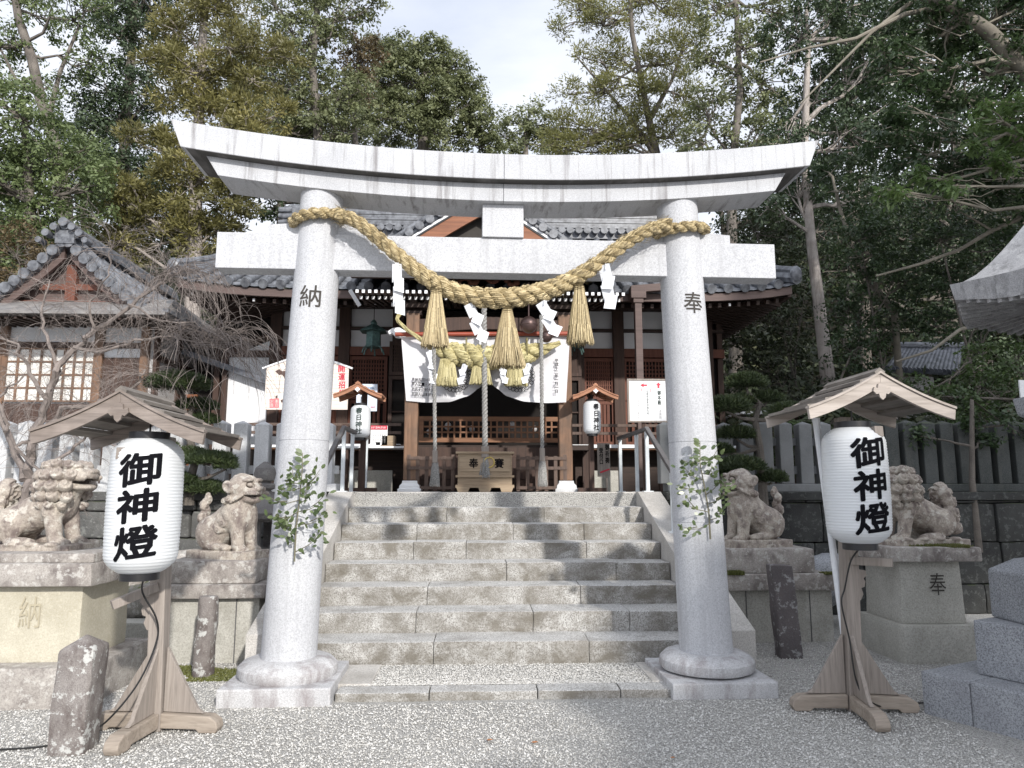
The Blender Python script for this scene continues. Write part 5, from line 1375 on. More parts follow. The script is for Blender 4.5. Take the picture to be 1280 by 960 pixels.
for (px, py, r) in ((560, 533, .06), (590, 536, .05), (640, 532, .06), (668, 536, .045), (536, 540, .04)): p = at(px, py, 12.4); q.ball(tuple(p), (r, r, r * 1.2), 10, 8)
build(q, 'altar_offerings', M['plaster_g'], sh, smooth=True)
q = MB()
for (px, py) in ((592, 517), (662, 517)): p = at(px, py, 13.4); q.add([(p.x - .25, p.y, p.z - .18), (p.x + .25, p.y, p.z - .18), (p.x, p.y, p.z + .12), (p.x - .25, p.y + .03, p.z - .18), (p.x + .25, p.y + .03, p.z - .18), (p.x, p.y + .03, p.z + .12)], [(0, 1, 2), (5, 4, 3), (0, 3, 4, 1), (1, 4, 5, 2), (2, 5, 3, 0)])
M['bluecl'] = plain('blue_cloth', (.12, .25, .42), .8); build(q, 'blue_inner_cloth', M['bluecl'], sh)
# grey stone slabs in the dark under the veranda
for (a, b) in ((470, 505), (722, 760), (438, 466)): build(MB().bx(at(a, 0, 11.9).x, at(b, 0, 11.9).x, 11.85, 11.95, 1.43, 1.78), 'foundation_slab', M['ped_c'], sh, bevel=.01)
# downpipe with hopper
p = at(797, 370, 10.9); q = MB().bx(p.x - .055, p.x + .055, 10.86, 10.97, 1.5, p.z); q.bx(p.x - .12, p.x + .12, 10.82, 11.0, p.z - .05, p.z + .14); q.bx(p.x - .08, p.x + .08, 10.84, 10.99, p.z - .12, p.z - .05)
q.bar((p.x - .1, 10.9, p.z + .10), (p.x + .55, 10.9, p.z + .16), .10, .12); build(q, 'downpipe', M['fascia'], sh, bevel=.01)
p = at(437, 372, 10.9); q = MB().bar((p.x, 10.9, p.z + .12), (p.x + .15, 10.95, p.z - .12), .05, .05); build(q, 'gutter_elbow', M['wht_tip'], sh)

# ------------------------------------------------------------------ things of the porch
# thick woven straw rope on a red pole, its tassels
PY = 10.25
pole = tag(build(MB().tube([at(494, 418, PY + .05), at(716, 417, PY + .05)], .032, 12), 'red_pole', M['redpole'], smooth=True), 'red lacquered pole across the shrine porch carrying the fat straw rope', 'pole')
r2 = root('fat_straw_rope', tuple(at(608, 440, PY)), 'fat yellow-green woven straw rope with short tassels hung across the shrine porch', 'sacred rope')
path = [at(x, y, PY - .05) for x, y in ((500, 392), (497, 400), (510, 413), (528, 425), (548, 436), (575, 443), (605, 447), (640, 446), (665, 440), (686, 434), (700, 428))]
def r3(t): return .030 + .16 * math.exp(-((t - .60) / .30) ** 4)
for q in strand_rope(path, r3, 3, .62, 10, yarns=22): o = build(q, 'rope_strand', M['straw2'], r2, smooth=True); rnd_attr(o, 2)
for i, (px, py, pb) in enumerate(((559, 449, 482), (601, 450, 480), (645, 452, 482))):
    T = at(px, py, PY - .08); B = at(px, pb, PY - .08); q = straw_bundle(T, .10, .165, T.z - B.z, 420, 20 + i, thick=.0045, depth=.6, flare=1.0); o = build(q, 'short_tassel', M['straw2'], r2); rnd_attr(o, 3)
q = MB()
for px in (583, 658): 
    p = at(px, 440, PY); q.tube([(p.x + .14 * 0 + .0, PY - .06 + .15 * math.cos(a), p.z + .02 + .17 * math.sin(a)) for a in [2 * PI * k / 14 for k in range(15)]], .012, 6)
build(q, 'hanging_loop', M['straw2'], r2, smooth=True)
for i, (px, py, pb, lab) in enumerate(((538, 438, 484, 'small white paper streamer at the left end of the fat porch rope'), (580, 455, 483, 'small white paper streamer between the left and middle short tassels of the porch rope'),
                          (627, 455, 482, 'small white paper streamer between the middle and right short tassels of the porch rope'), (660, 454, 482, 'small white paper streamer right of the last short tassel of the porch rope'))):
    T = at(px, py, PY - .17); B = at(px, pb, PY - .17); shide(T, T.z - B.z, .10, (-1) ** i * .6, 0, lab, name='small_paper_streamer', group='small paper streamers on the porch rope')
# white curtain drawn up in the middle
BY = 10.36
def curtain_low(s):
    # s 0..1 across; returns pixel y of lower hem
    P = [(0, 501), (.12, 503), (.27, 502.5), (.38, 496), (.46, 485), (.505, 470), (.55, 483), (.63, 495), (.74, 502), (.87, 504), (1, 503)]
    for a, b in zip(P, P[1:]):
        if s <= b[0]: t = (s - a[0]) / (b[0] - a[0]); t = t * t * (3 - 2 * t) * .4 + t * .6; return a[1] + (b[1] - a[1]) * t
    return P[-1][1]
vs = []; fs = []; nu, nv = 90, 30
for i in range(nu + 1):
    s = i / nu
    for j in range(nv + 1):
        t = j / nv; xt = 501.5 + 211 * s; xb = 507.5 + 200 * s; yt = 421; yb = curtain_low(s)
        px = xt + (xb - xt) * t; py = yt + (yb - yt) * t; p = at(px, py, BY)
        d = abs(s - .505); fold = .022 * math.sin((math.atan2(t * .9 - 1.0, (s - .505) * 2.2)) * 16) * math.exp(-((d - .1) / .35) ** 2) * (.3 + t) + .012 * math.sin(s * 40 + 2 * t) * (1 - t * .5)
        p.y += fold; vs.append(p)
for i in range(nu):
    for j in range(nv): a = i * (nv + 1) + j; fs.append((a, a + 1, a + nv + 2, a + nv + 1))
M['cloth'] = cloth('white_cotton', (.80, .80, .83), .25)
cur = root('shrine_curtain', tuple(at(608, 421, BY)), 'white cloth curtain drawn up in the middle under the porch beam with ink lettering', 'curtain')
build(MB().add(vs, fs), 'cloth', M['cloth'], cur, smooth=True, ang=80)
FY = BY - .055
rows = ['奉納', '氏子', '総代', '中村', '山本', '田中', '林一']
for i in range(7):
    for j, (s_, py) in enumerate((('奉献', 474), ('敬人', 479.5), ('神社', 486), ('世話', 492))):
        p = at(516.5 + i * 4.1, py + i * .28, FY); write('ink_lettering', [['奉', '敬', '社', '世'], ['納', '人', '氏', '話'], ['吉', '正', '子', '人'], ['田', '一', '中', '山'], ['川', '三', '村', '本'], ['平', '木', '大', '井'], ['西', '上', '東', '北']][i][j], .05, lambda x, z, p=p: (p.x + x, FY, p.z + z), M['ink'], cur, bold=.001, w=.040, h=.048)
p = at(695.5, 470, FY); write('ink_date', '平成十二年一月一日'.replace('年', '年'), .075, lambda x, z, p=p: (p.x + x - .035 * z * -.35, FY, p.z + z), M['ink'], cur, bold=.0015, w=.055, h=.50)
for cxp in (569, 648):
    p = at(cxp, 470, FY); q = MB(); Rr = .215
    for k in range(26):
        a = 2 * PI * k / 26
        for rr, sz in ((Rr, .026), (Rr * .76, .022)):
            c0 = Vector((p.x + rr * math.cos(a), FY + .004, p.z + rr * math.sin(a) * .98)); pts = [c0 + Vector((sz * math.cos(b), 0, sz * math.sin(b))) for b in [2 * PI * m / 8 for m in range(9)]]; q.tube(pts, .0045, 4)
    build(q, 'ring_crest', M['ink'], cur)
# bells with ropes
for i, (px, pyb, rb, ropex, pyt, pye, pyk, rr_0, lab) in enumerate((
        (545, 425, .07, 543, 436, 608, 565, .030, 'left white plaited bell rope hanging in front of the shrine porch'),
        (661, 406, .125, 605.5, 388, 598, 560, .043, 'thick middle bell rope with brown bell hanging over the offering box'),
        (683, 421, .085, 677, 400, 608, 562, .030, 'right white plaited bell rope hanging in front of the shrine porch'))):
    Yb = 10.08; b0 = root('bell_rope', tuple(at(ropex, pyt, Yb)), lab, 'bell rope', group='bell ropes of the shrine porch')
    A = at(ropex - .5, pyt - 6, Yb); K = at(ropex + .8, pyk, Yb); E_ = at(ropex + 1, pye, Yb)
    for q in strand_rope([A, A.lerp(K, .5), K], rr_0, 3, .17, 7): build(q, 'cord_strand', M['hemp'], b0, smooth=True)
    grip = K.lerp(E_, .32); build(MB().bar(K + Vector((0, 0, .02)), grip, rr_0 * 2.4, rr_0 * 2.4, up=(0, 1, 0)), 'wooden_grip', M['post_w'], b0, bevel=.008)
    q = straw_bundle(grip + Vector((0, 0, .01)), rr_0 * 1.3, rr_0 * 2.3, (grip.z - E_.z), 150, 40 + i, thick=.0045); build(q, 'white_tassel', M['hemp'], b0)
    c = at(px, pyb, Yb + .04)
    if i > 0:
        q = MB().ball(tuple(c), rb, 20, 14); build(q, 'bell', M['bell'], b0, smooth=True)
        q = MB().lathe([(rb * 1.0, -.012), (rb * 1.06, -.008), (rb * 1.06, .008), (rb, .012)], c, 24, caps=False); q.tube([c + Vector((0, 0, rb)), c + Vector((0, 0, rb + .5))], .012, 6); build(q, 'bell_band', M['bell'], b0, smooth=True)
# offering box
ob = root('offering_box', tuple(at(609, 611, 10.05)), 'pale wooden offering box with black characters at the top of the steps', 'offering box')
YB = 10.05; xa, xb = at(576, 0, YB).x, at(642.5, 0, YB).x; zt, zm, zl = at(609, 564.5, YB).z, at(609, 594, YB).z, 1.44
q = MB().bx(xa + .03, xb - .03, YB, YB + .5, zl + .10, zt - .03); build(q, 'body', M['box_w'], ob, bevel=.004)
build(MB().bx(xa, xb, YB - .03, YB + .53, zt - .03, zt), 'top_rim', M['box_w'], ob, bevel=.004); build(MB().bx(xa, xb, YB - .03, YB + .53, zm - .03, zm), 'middle_rim', M['box_w'], ob, bevel=.004)
build(MB().bx(xa + .05, xb - .05, YB - .012, YB - .001, zm + .05, zt - .07), 'front_panel', M['box_w'], ob, bevel=.003)
q = MB().bx(xa, xb, YB - .02, YB + .52, zl + .06, zl + .10)
for t in (.13, .5, .87): q.add([(xa + (xb - xa) * t - .09, YB - .02, zl + .06), (xa + (xb - xa) * t + .09, YB - .02, zl + .06), (xa + (xb - xa) * t + .07, YB - .02, zl), (xa + (xb - xa) * t - .07, YB - .02, zl)] + [(xa + (xb - xa) * t - .09, YB + .5, zl + .06), (xa + (xb - xa) * t + .09, YB + .5, zl + .06), (xa + (xb - xa) * t + .07, YB + .5, zl), (xa + (xb - xa) * t - .07, YB + .5, zl)], [(3, 2, 1, 0), (4, 5, 6, 7), (0, 1, 5, 4), (1, 2, 6, 5), (2, 3, 7, 6), (3, 0, 4, 7)])
build(q, 'feet', M['box_w'], ob)
for ch, px in (('奉', 592), ('賽', 624)):
    p = at(px, 579, YB - .016); write('black_character', ch, .16, lambda x, z, p=p: (p.x + x, YB - .0145, p.z + z), M['ink'], ob, bold=.003, w=.125, h=.13)
M['gold'] = plain('yellow_crest', (.5, .38, .1), .5)
p = at(611.5, 578, YB - .016); q = MB()
q.tube([(p.x + .07 * math.cos(a), YB - .016, p.z + .07 * math.sin(a)) for a in [2 * PI * k / 20 for k in range(21)]], .009, 6); build(q, 'round_crest', M['gold'], ob)
# low picket fences either side
for (a, b, lab) in ((523, 573, 'low brown lattice fence left of the offering box'), (647, 700, 'low brown lattice fence right of the offering box')):
    Yf = 10.42; f0 = root('lattice_fence', tuple(at((a + b) / 2, 610, Yf)), lab, 'lattice fence', group='low fences beside the offering box'); xa, xb = at(a, 0, Yf).x, at(b, 0, Yf).x; zt = at(a, 570, Yf).z; q = MB(); n_ = 6
    for i in range(n_): x = xa + (xb - xa) * i / (n_ - 1); build(MB().bx(x - .026, x + .026, Yf - .02, Yf + .02, 1.45, zt + (.02 if i in (0, n_ - 1) else 0)), 'picket', M['picket'], f0, bevel=.003)
    for z in (1.50, 1.78, 1.92): build(MB().bx(xa - .03, xb + .03, Yf - .034, Yf - .021, z - .022, z + .022), 'cross_bar', M['picket'], f0)
# hanging bronze lanterns
for (px, lab) in ((467, 'green bronze lantern hanging under the eave left of the curtain'), (716, 'green bronze lantern hanging under the eave right of the curtain')):
    Yh = 11.7; c = at(px, 422, Yh); h0 = root('hanging_lantern', tuple(c), lab, 'hanging lantern', group='green bronze hanging lanterns')
    build(MB().lathe([(.13, -.17), (.14, -.15), (.13, -.13), (.125, .08), (.135, .10)], c, 6), 'cage', M['bronze'], h0, bevel=.006)
    build(MB().lathe([(.24, .09), (.22, .12), (.10, .19), (.05, .22), (.06, .25), (.02, .3)], c, 6), 'roof', M['bronze'], h0)
    q = MB()
    for k in range(6): a = 2 * PI * (k + .5) / 6; q.tube([c + Vector((.12 * math.cos(a), .12 * math.sin(a), -.15)), c + Vector((.17 * math.cos(a), .17 * math.sin(a), -.20)), c + Vector((.19 * math.cos(a), .19 * math.sin(a), -.27))], .014, 5)
    build(q, 'feet', M['bronze'], h0); build(MB().tube([c + Vector((0, 0, .3)), c + Vector((0, 0, .8))], .007, 5), 'chain', M['cable'], h0)
# small lantern stands with 春日神社
for (px, ph, pr, pc, pe, Yq, lab, lab2, sx_) in (
        (450.5, 527, 484, 450, 33, 9.75, 'small roofed lantern stand with orange gable beside the left handrail', 'slim white paper lantern with four characters partly behind the left handrail', 1),
        (740, 522, 486, 742, 27, 10.1, 'small roofed lantern stand with orange gable right of the porch', 'slim white paper lantern with four characters right of the porch column', 1)):
    g = at(pc, 612, Yq); s0 = root('small_lantern_stand', (g.x, Yq + .15, 1.435), lab, 'lantern stand', group='small roofed lantern stands')
    P = at(pc, pr, Yq); build(MB().bx(g.x - .035, g.x + .035, Yq + .12, Yq + .19, 1.435, P.z - .06), 'post', M['dark_wz'], s0, bevel=.004)
    build(MB().bx(g.x - .2, g.x + .2, Yq + .10, Yq + .2, 1.436, 1.50), 'foot', M['dark_wz'], s0); build(MB().bx(g.x - .05, g.x + .05, Yq - .05, Yq + .4, 1.436, 1.49), 'foot', M['dark_wz'], s0)
    stand_roof(s0, (P.x, P.z), .315, .155, Yq - .16, Yq + .24, ('roof_n', 'roof_n', 'wht_tip'), planks=3, bh=.05)
    c = at(px, ph, Yq); rb = .135 if px < 600 else .125
    paper_lantern((c.x, Yq, c.z), rb, .44 if px < 600 else .47, 18, '春日神社', lab2, .09, -PI / 2 + (.0 if px < 600 else .35), 0, ink='ink_g' if px < 600 else 'ink', group='slim white paper lanterns near the porch', tall=.80, wch=.085, capR=.62)
# big votive board left of the left pillar
EYb = 11.5; a, b, c_, d = at(333, 459, EYb), at(436, 459, EYb), at(436, 512, EYb), at(333, 512, EYb); mp = at(385, 442, EYb)
em = root('votive_board', tuple(at(385, 512, EYb)), 'large pale votive board with a white horse and red lettering behind the left pillar', 'votive board')
build(MB().prism([(a.x, d.z), (b.x, c_.z), (b.x, b.z), (mp.x, mp.z), (a.x, a.z)], EYb, EYb + .03), 'panel', M['cream'], em)
q = MB(); q.bar((a.x - .06, EYb + .01, a.z - .02), (mp.x, EYb + .01, mp.z + .02), .05, .03); q.bar((mp.x, EYb + .01, mp.z + .02), (b.x + .06, EYb + .01, b.z - .02), .05, .03); build(q, 'top_rail', M['wht_tip'], em)
q = MB()
for k in range(11): z = d.z + (a.z - d.z) * (k + .5) / 11; q.bx(a.x + .004, b.x - .004, EYb - .0015, EYb - .0005, z - .0025, z + .0025)
M['crl'] = plain('board_groove', (.5, .42, .36), .8); build(q, 'board_grooves', M['crl'], em)
M['mane'] = plain('brown_mane', (.10, .06, .05), .8)
def blob(pts, name, mt, Y, par):
    return build(MB().prism([(at(x, y, Y).x, at(x, y, Y).z) for x, y in pts], Y - .003, Y - .0008), name, M[mt], par)
blob([(344, 464), (349, 461.5), (353, 464), (357, 463.5), (361, 468), (361, 473), (363, 478), (359, 478), (356, 475), (355, 471), (352, 468), (349, 469), (346, 466)], 'horse_mane', 'mane', EYb, em)
blob([(363, 478), (372, 474), (392, 478), (404, 484), (400, 492), (385, 492), (370, 490), (360, 494), (350, 498), (346, 495), (358, 489), (362, 484)], 'horse_body', 'white', EYb - .002, em)
blob([(344.5, 495), (347, 494), (346.5, 498), (344.5, 498)], 'hoof', 'mane', EYb - .003, em); blob([(351, 500), (354, 499), (353.5, 503), (351.5, 503)], 'hoof', 'mane', EYb - .003, em)
blob([(337, 498.5), (349, 498), (349, 509.5), (337, 510)], 'seal', 'pink', EYb, em)
for i, s_ in enumerate(('大吉', '春日')):
    p = at(340 + i * 6, 504, EYb); write('seal_characters', s_, .06, lambda x, z, p=p: (p.x + x, EYb - .0045, p.z + z), M['cream'], em, w=.05, h=.115)
for i, ch in enumerate('開運招福'):
    p = at(427 + .2 * i, 461 + 10 * i, EYb); write('red_character', ch, .12, lambda x, z, p=p: (p.x + x, EYb - .003, p.z + z), M['red'], em, bold=.003, w=.10, h=.11)
p = at(361, 508, EYb); write('footer', '春日神社', .05, lambda x, z, p=p: (p.x + x, EYb - .003, p.z + z), M['ink'], em, vertical=False, w=.2, h=.035)
# pale info poster behind small left lantern
def panel(name, px0, px1, py0, py1, Y, mt, lab, cat, thick=.02, frame=None, legs=False):
    a = at(px0, py0, Y); b = at(px1, py1, Y); r0 = root(name, ((a.x + b.x) / 2, Y, b.z), lab, cat)
    build(MB().bx(a.x, b.x, Y, Y + thick, b.z, a.z), 'sheet' if not frame else 'board', M[mt], r0)
    if frame:
        q = MB(); w = .022; q.bx(a.x - w, b.x + w, Y - .012, Y + thick + .01, a.z, a.z + w); q.bx(a.x - w, b.x + w, Y - .012, Y + thick + .01, b.z - w, b.z); q.bx(a.x - w, a.x, Y - .012, Y + thick + .01, b.z, a.z); q.bx(b.x, b.x + w, Y - .012, Y + thick + .01, b.z, a.z); build(q, 'frame', M[frame], r0)
    return r0
def wr(r0, s_, px, py, Y, w, h, mt, vertical=True, bold=.0): p = at(px, py, Y); return write('lettering', s_, .08, lambda x, z: (p.x + x, Y - .0035, p.z + z), M[mt], r0, bold=bold, vertical=vertical, w=w, h=h)
M['ptr'] = plain('pale_blue_poster', (.62, .68, .78), .5, var=.04)
r0 = panel('poster', 446, 471, 480, 514, 11.5, 'ptr', 'pale blue notice poster behind the small left lantern', 'poster', .006)
wr(r0, '社務所案内', 461, 485, 11.5, .16, .03, 'bluecl', False); wr(r0, '受付時間', 457, 500, 11.5, .03, .15, 'pink'); wr(r0, '御参拝', 466, 509, 11.5, .07, .025, 'red', False)
# table with white sheets
tb0 = root('display_table', tuple(at(450, 612, 10.9)), 'long dark table with pale top left of the porch carrying notices', 'table'); xa, xb, zt = at(402, 0, 10.9).x, at(531, 0, 10.9).x, at(460, 557.5, 10.9).z
build(MB().bx(xa, xb, 10.9, 11.3, zt - .03, zt), 'tabletop', M['white'], tb0, bevel=.004)
for x in (xa + .05, (xa + xb) / 2, xb - .05):
    for y in (10.95, 11.25): build(MB().bx(x - .02, x + .02, y - .02, y + .02, 1.435, zt - .03), 'leg', M['dark_wz'], tb0)
r0 = panel('notice_sheet', 463.5, 484, 532, 556.5, 10.95, 'white', 'white notice sheet with red heading standing on the display table', 'notice', .006)
a = at(463.5, 532, 10.95); b = at(484, 537, 10.95); build(MB().bx(a.x, b.x, 10.944, 10.949, b.z, a.z), 'red_heading', M['red'], r0)
wr(r0, 'お守り御神札授与所', 473, 534.5, 10.945, .22, .035, 'white', False)
for i in range(6): wr(r0, '初穂料御守', 467 + i * 2.8, 547, 10.95, .018, .17, 'plaster_g')
q = MB().bx(at(484.5, 0, 10.95).x, at(490, 0, 10.95).x, 10.95, 11.15, zt, at(0, 551, 10.95).z); tag(build(q, 'paper_box', M['white'], bevel=.004), 'small white box beside the notice on the table', 'box')
q = MB().bx(at(491, 0, 10.95).x, at(506, 0, 10.95).x, 10.95, 11.15, zt, at(0, 543, 10.95).z); tag(build(q, 'wooden_box', M['box_w'], bevel=.004), 'pale wooden box left of the left porch column on the table', 'box')
# framed direction sign on the right
Ys = 9.32
r0 = panel('direction_sign', 786, 833.5, 475.5, 526, Ys, 'white', 'framed white direction sign with red arrows right of the steps', 'sign', .02, frame='post_w')
a = at(786, 0, Ys).x; b = at(833, 0, Ys).x
for x in (a + .06, b - .06): build(MB().bx(x - .02, x + .02, Ys + .021, Ys + .06, 1.44, at(0, 500, Ys).z), 'leg', M['dark_wz'], r0)
def arrow(px, py, dx, dy, par):
    p = at(px, py, Ys); s = .038; P = [(-.0, 1), (.9, 0), (.35, 0), (.35, -1), (-.35, -1), (-.35, 0), (-.9, 0)]
    if dx: P = [(-y, x) for x, y in P]; P = [(x * 1.2, y * .8) for x, y in P]
    build(MB().prism([(p.x + x * s, p.z + y * s) for x, y in P], Ys - .004, Ys - .001), 'arrow', M['red'], par)
arrow(823, 481.5, 0, 1, r0); arrow(804.5, 481.5, -1, 0, r0)
wr(r0, '御本殿', 824, 497, Ys, .045, .19, 'ink_g', bold=.001); wr(r0, '参拝所', 825.5, 518, Ys, .032, .12, 'plaster_g'); wr(r0, '左奥', 813, 488, Ys, .02, .045, 'red'); wr(r0, '社務所御朱印授与所', 809.5, 503, Ys, .03, .33, 'ink_g'); wr(r0, '車椅子', 802, 487.5, Ys, .02, .045, 'red'); wr(r0, 'スロープ御手洗入口案内所', 798, 506, Ys, .026, .38, 'plaster_g')
r0 = panel('wooden_sign', 746.5, 763, 554, 596, 10.6, 'post_w', 'weathered wooden notice board with faded black characters right of the porch', 'sign', .02)
for x in (747.5, 762): a = at(x, 0, 10.62).x; build(MB().bx(a - .014, a + .014, 10.622, 10.65, 1.44, at(0, 556, 10.6).z), 'leg', M['post_w'], r0)
wr(r0, '受付口', 751.5, 570, 10.6, .055, .24, 'ink', bold=.002); wr(r0, '御祈祷', 759, 567, 10.6, .06, .28, 'ink', bold=.002)
p = at(756, 589, 10.6); build(MB().bar((p.x - .07, 10.597, p.z - .02), (p.x + .07, 10.597, p.z + .03), .004, .022), 'red_mark', M['red'], r0)

# ------------------------------------------------------------------ shrine office at left
of = root('shrine_office', (-7.2, 12.5, 1.43), 'shrine office at left with tiled front gable, white plaster and papered windows', 'building')
gx0 = at(86, 290, 11.5); pk = at(86, 305, 11.5); 
for s in (-1, 1):
    def os_(x, v, s=s):
        u = 1 - v; return Vector((pk.x + s * (.05 + 1.22 * u), 13.4 + x, pk.z - 1.08 * (u * 1.18 - .18 * u * u)))
    tile_slope('gable_roof_tiles', lambda x, v, o=os_: o(x, v), 1.9, .27, .068, of, M['tile'], L_=2.3, discs=True)
    pts = [Vector((pk.x + s * (.05 + 1.22 * u), 11.48, pk.z - 1.08 * (u * 1.18 - .18 * u * u))) for u in [k / 9 for k in range(10)]]
    q = MB()
    for p in pts: q.tube([p + Vector((0, -.10, .0)), p + Vector((0, .12, .03))], .088, 12)
    q.tube([p + Vector((0, .10, .11)) for p in pts], .07, 8); build(q, 'verge_tiles', M['tile'], of, smooth=True)
    tp = [(p.x, p.z - .07) for p in pts]; build(MB().ribbon(tp, [(a, b - .18) for a, b in tp], 11.5, 11.56), 'bargeboard', M['fascia'], of)
build(MB().add([(pk.x - 1.35, 11.75, pk.z - 1.18), (pk.x + 1.35, 11.75, pk.z - 1.18), (pk.x, 11.75, pk.z - .05)], [(0, 1, 2)]), 'gable_panel', M['fascia'], of)
q = MB().bx(pk.x - .08, pk.x + .08, 11.65, 11.74, pk.z - 1.15, pk.z - .3); q.bx(pk.x - .95, pk.x + .95, 11.65, 11.74, pk.z - 1.0, pk.z - .9); q.bx(pk.x - .5, pk.x + .5, 11.66, 11.74, pk.z - .72, pk.z - .62)
build(q, 'gable_beams', M['red_w'], of)
q = MB()
for k in range(3): q.bx(pk.x - .20 + .02 * k, pk.x + .20 - .02 * k, 11.4, 15.3, pk.z + .06 + .06 * k, pk.z + .11 + .06 * k)
q.tube([(pk.x, 11.35, pk.z + .27), (pk.x, 15.3, pk.z + .27)], .08, 10); build(q, 'ridge', M['tile'], of)
q = MB()
for dx, dz, r in ((0, .30, .075), (-.14, .22, .06), (.14, .22, .06), (-.26, .12, .06), (.26, .12, .06), (-.36, .0, .05), (.36, 0, .05)): q.tube([(pk.x + dx, 11.28, pk.z + dz), (pk.x + dx, 11.45, pk.z + dz)], r, 12)
q.box((pk.x, 11.42, pk.z + .08), (.3, .1, .22)); build(q, 'ridge_end_ornament', M['tile'], of, smooth=True)
# skirt roof
ez = at(100, 388, 11.0).z; ex = -4.85
q = MB().add([(-9.5, 11.0, ez), (ex, 11.0, ez), (-5.1, 11.9, ez + .42), (-9.5, 11.9, ez + .42), (-9.5, 11.0, ez - .05), (ex, 11.0, ez - .05), (ex, 16.5, ez), (-5.5, 16.5, ez + .5), (ex, 16.5, ez - .05), (-5.4, 12.0, ez - .02), (-9.5, 12.0, ez - .02), (-5.4, 16.5, ez - .02)],
             [(0, 1, 2, 3), (4, 5, 1, 0), (1, 6, 7, 2), (5, 8, 6, 1), (4, 10, 9, 5), (5, 9, 11, 8)])
build(q, 'skirt_roof', M['copper'], of)
build(MB().bar((ex, 11.02, ez + .02), (ex, 16.5, ez + .02), .08, .06), 'side_eave_edge', M['tile'], of)
q = MB()
for i in range(32): x = -9.4 + 4.4 * i / 31; q.bar((x, 11.08, ez - .09), (x, 12.0, ez - .03), .04, .05)
for i in range(26): y = 11.3 + 5 * i / 25; q.bar((ex + .04 - .1, y, ez - .09), (-5.4, y, ez - .03), .04, .05)
build(q, 'eave_rafters', M['dark_w'], of)
OY = 12.0
def ox(px): return at(px, 480, OY).x
def oz(py): return at(100, py, OY).z
rx_ = ox(182)
build(MB().bx(-9.5, rx_, OY, OY + .1, 1.43, ez), 'front_wall', M['plaster'], of)
for px in (2, 122, 180): build(MB().bx(ox(px) - .07, ox(px) + .07, OY - .07, OY - .001, 1.43, ez - .02), 'wall_post', M['col_w'], of, bevel=.006)
for py, h in ((400, .12), (432, .09)): build(MB().bx(-9.5, rx_, OY - .06, OY - .002, oz(py) - h / 2, oz(py) + h / 2), 'wall_beam', M['dark_wz'], of)
for (a, b) in ((8, 66), (68, 118)):
    w_ = build(MB().bx(ox(a), ox(b), OY - .045, OY - .003, oz(502), oz(437)), 'window', M['glass'], of); q = MB()
    for i in range(5): x = ox(a) + (ox(b) - ox(a)) * i / 4; q.bx(x - .018, x + .018, OY - .065, OY - .046, oz(502), oz(437))
    for i in range(5): z = oz(502) + (oz(437) - oz(502)) * i / 4; q.bx(ox(a), ox(b), OY - .062, OY - .047, z - .014, z + .014)
    build(q, 'muntins', M['col_w'], w_)
build(MB().bx(-9.5, ox(122), OY - .05, OY - .002, 1.5, oz(505)), 'lower_boarding', M['dark_wz'], of)
build(MB().bx(ox(128), ox(176), OY - .03, OY - .002, 1.5, oz(447)), 'brown_door', M['dark_wz'], of)
# side wall running back
build(MB().bx(rx_, rx_ + .1, OY, 16.5, 1.43, ez + .1), 'side_wall', M['plaster_g'], of)
q = MB()
for y in (OY - .02, 12.9, 13.9, 15.0, 16.2): q.bx(rx_ + .1, rx_ + .16, y, y + .12, 1.43, ez)
q.bx(rx_ + .1, rx_ + .15, OY, 16.5, oz(445) - .05, oz(445) + .05); build(q, 'side_posts', M['dark_wz'], of)
q = MB()
for k in range(9): q.bx(rx_ + .102, rx_ + .13, 12.1, 16.4, 1.6 + .16 * k, 1.6 + .16 * k + .13)
build(q, 'side_boarding', M['post_w'], of)
# link roof and louvred brown side door between office and hall
lk = root('link_corridor', (-4.9, 13.6, 1.43), 'low dark roofed passage joining the office to the shrine hall', 'building')
build(MB().bar((-5.3, 13.6, 3.9), (-3.6, 13.6, 3.3), 1.6, .10), 'roof', M['tile_d'], lk)
build(MB().bx(-5.3, wx(280), 13.5, 13.6, 1.43, 3.9), 'wall', M['dark_in'], lk)
q = MB()
for k in range(10): q.bx(at(243, 0, 13.4).x, at(278, 0, 13.4).x, 13.38, 13.44, 1.55 + .17 * k, 1.55 + .17 * k + .12)
build(q, 'brown_louvres', M['barge'], lk)
# small tiled building deep in the foliage at right
tr_ = root('tiled_outbuilding', tuple(at(1150, 520, 12.5)), 'small outbuilding at right almost hidden by foliage with a glimpse of blue-grey tiles', 'building')
A = at(1110, 462, 12.5); B = at(1195, 466, 12.5); T1 = at(1128, 437, 13.3); T2 = at(1200, 437, 13.3)
def tsl(x, v):
    u = (x + 1) / 2; lo = A.lerp(B, u); hi = T1.lerp(T2, u); return lo.lerp(hi, v)
tile_slope('roof_tiles', tsl, 1.0, .12, .05, tr_, M['tile_d'], L_=1.4)
build(MB().tube([T1 + Vector((-.1, 0, .06)), T2 + Vector((.1, 0, .06))], .09, 10), 'ridge', M['tile_d'], tr_, smooth=True)
build(MB().bx(A.x + .2, B.x - .1, 13.0, 14.0, 1.43, A.z - .05), 'wall', M['plaster_g'], tr_)
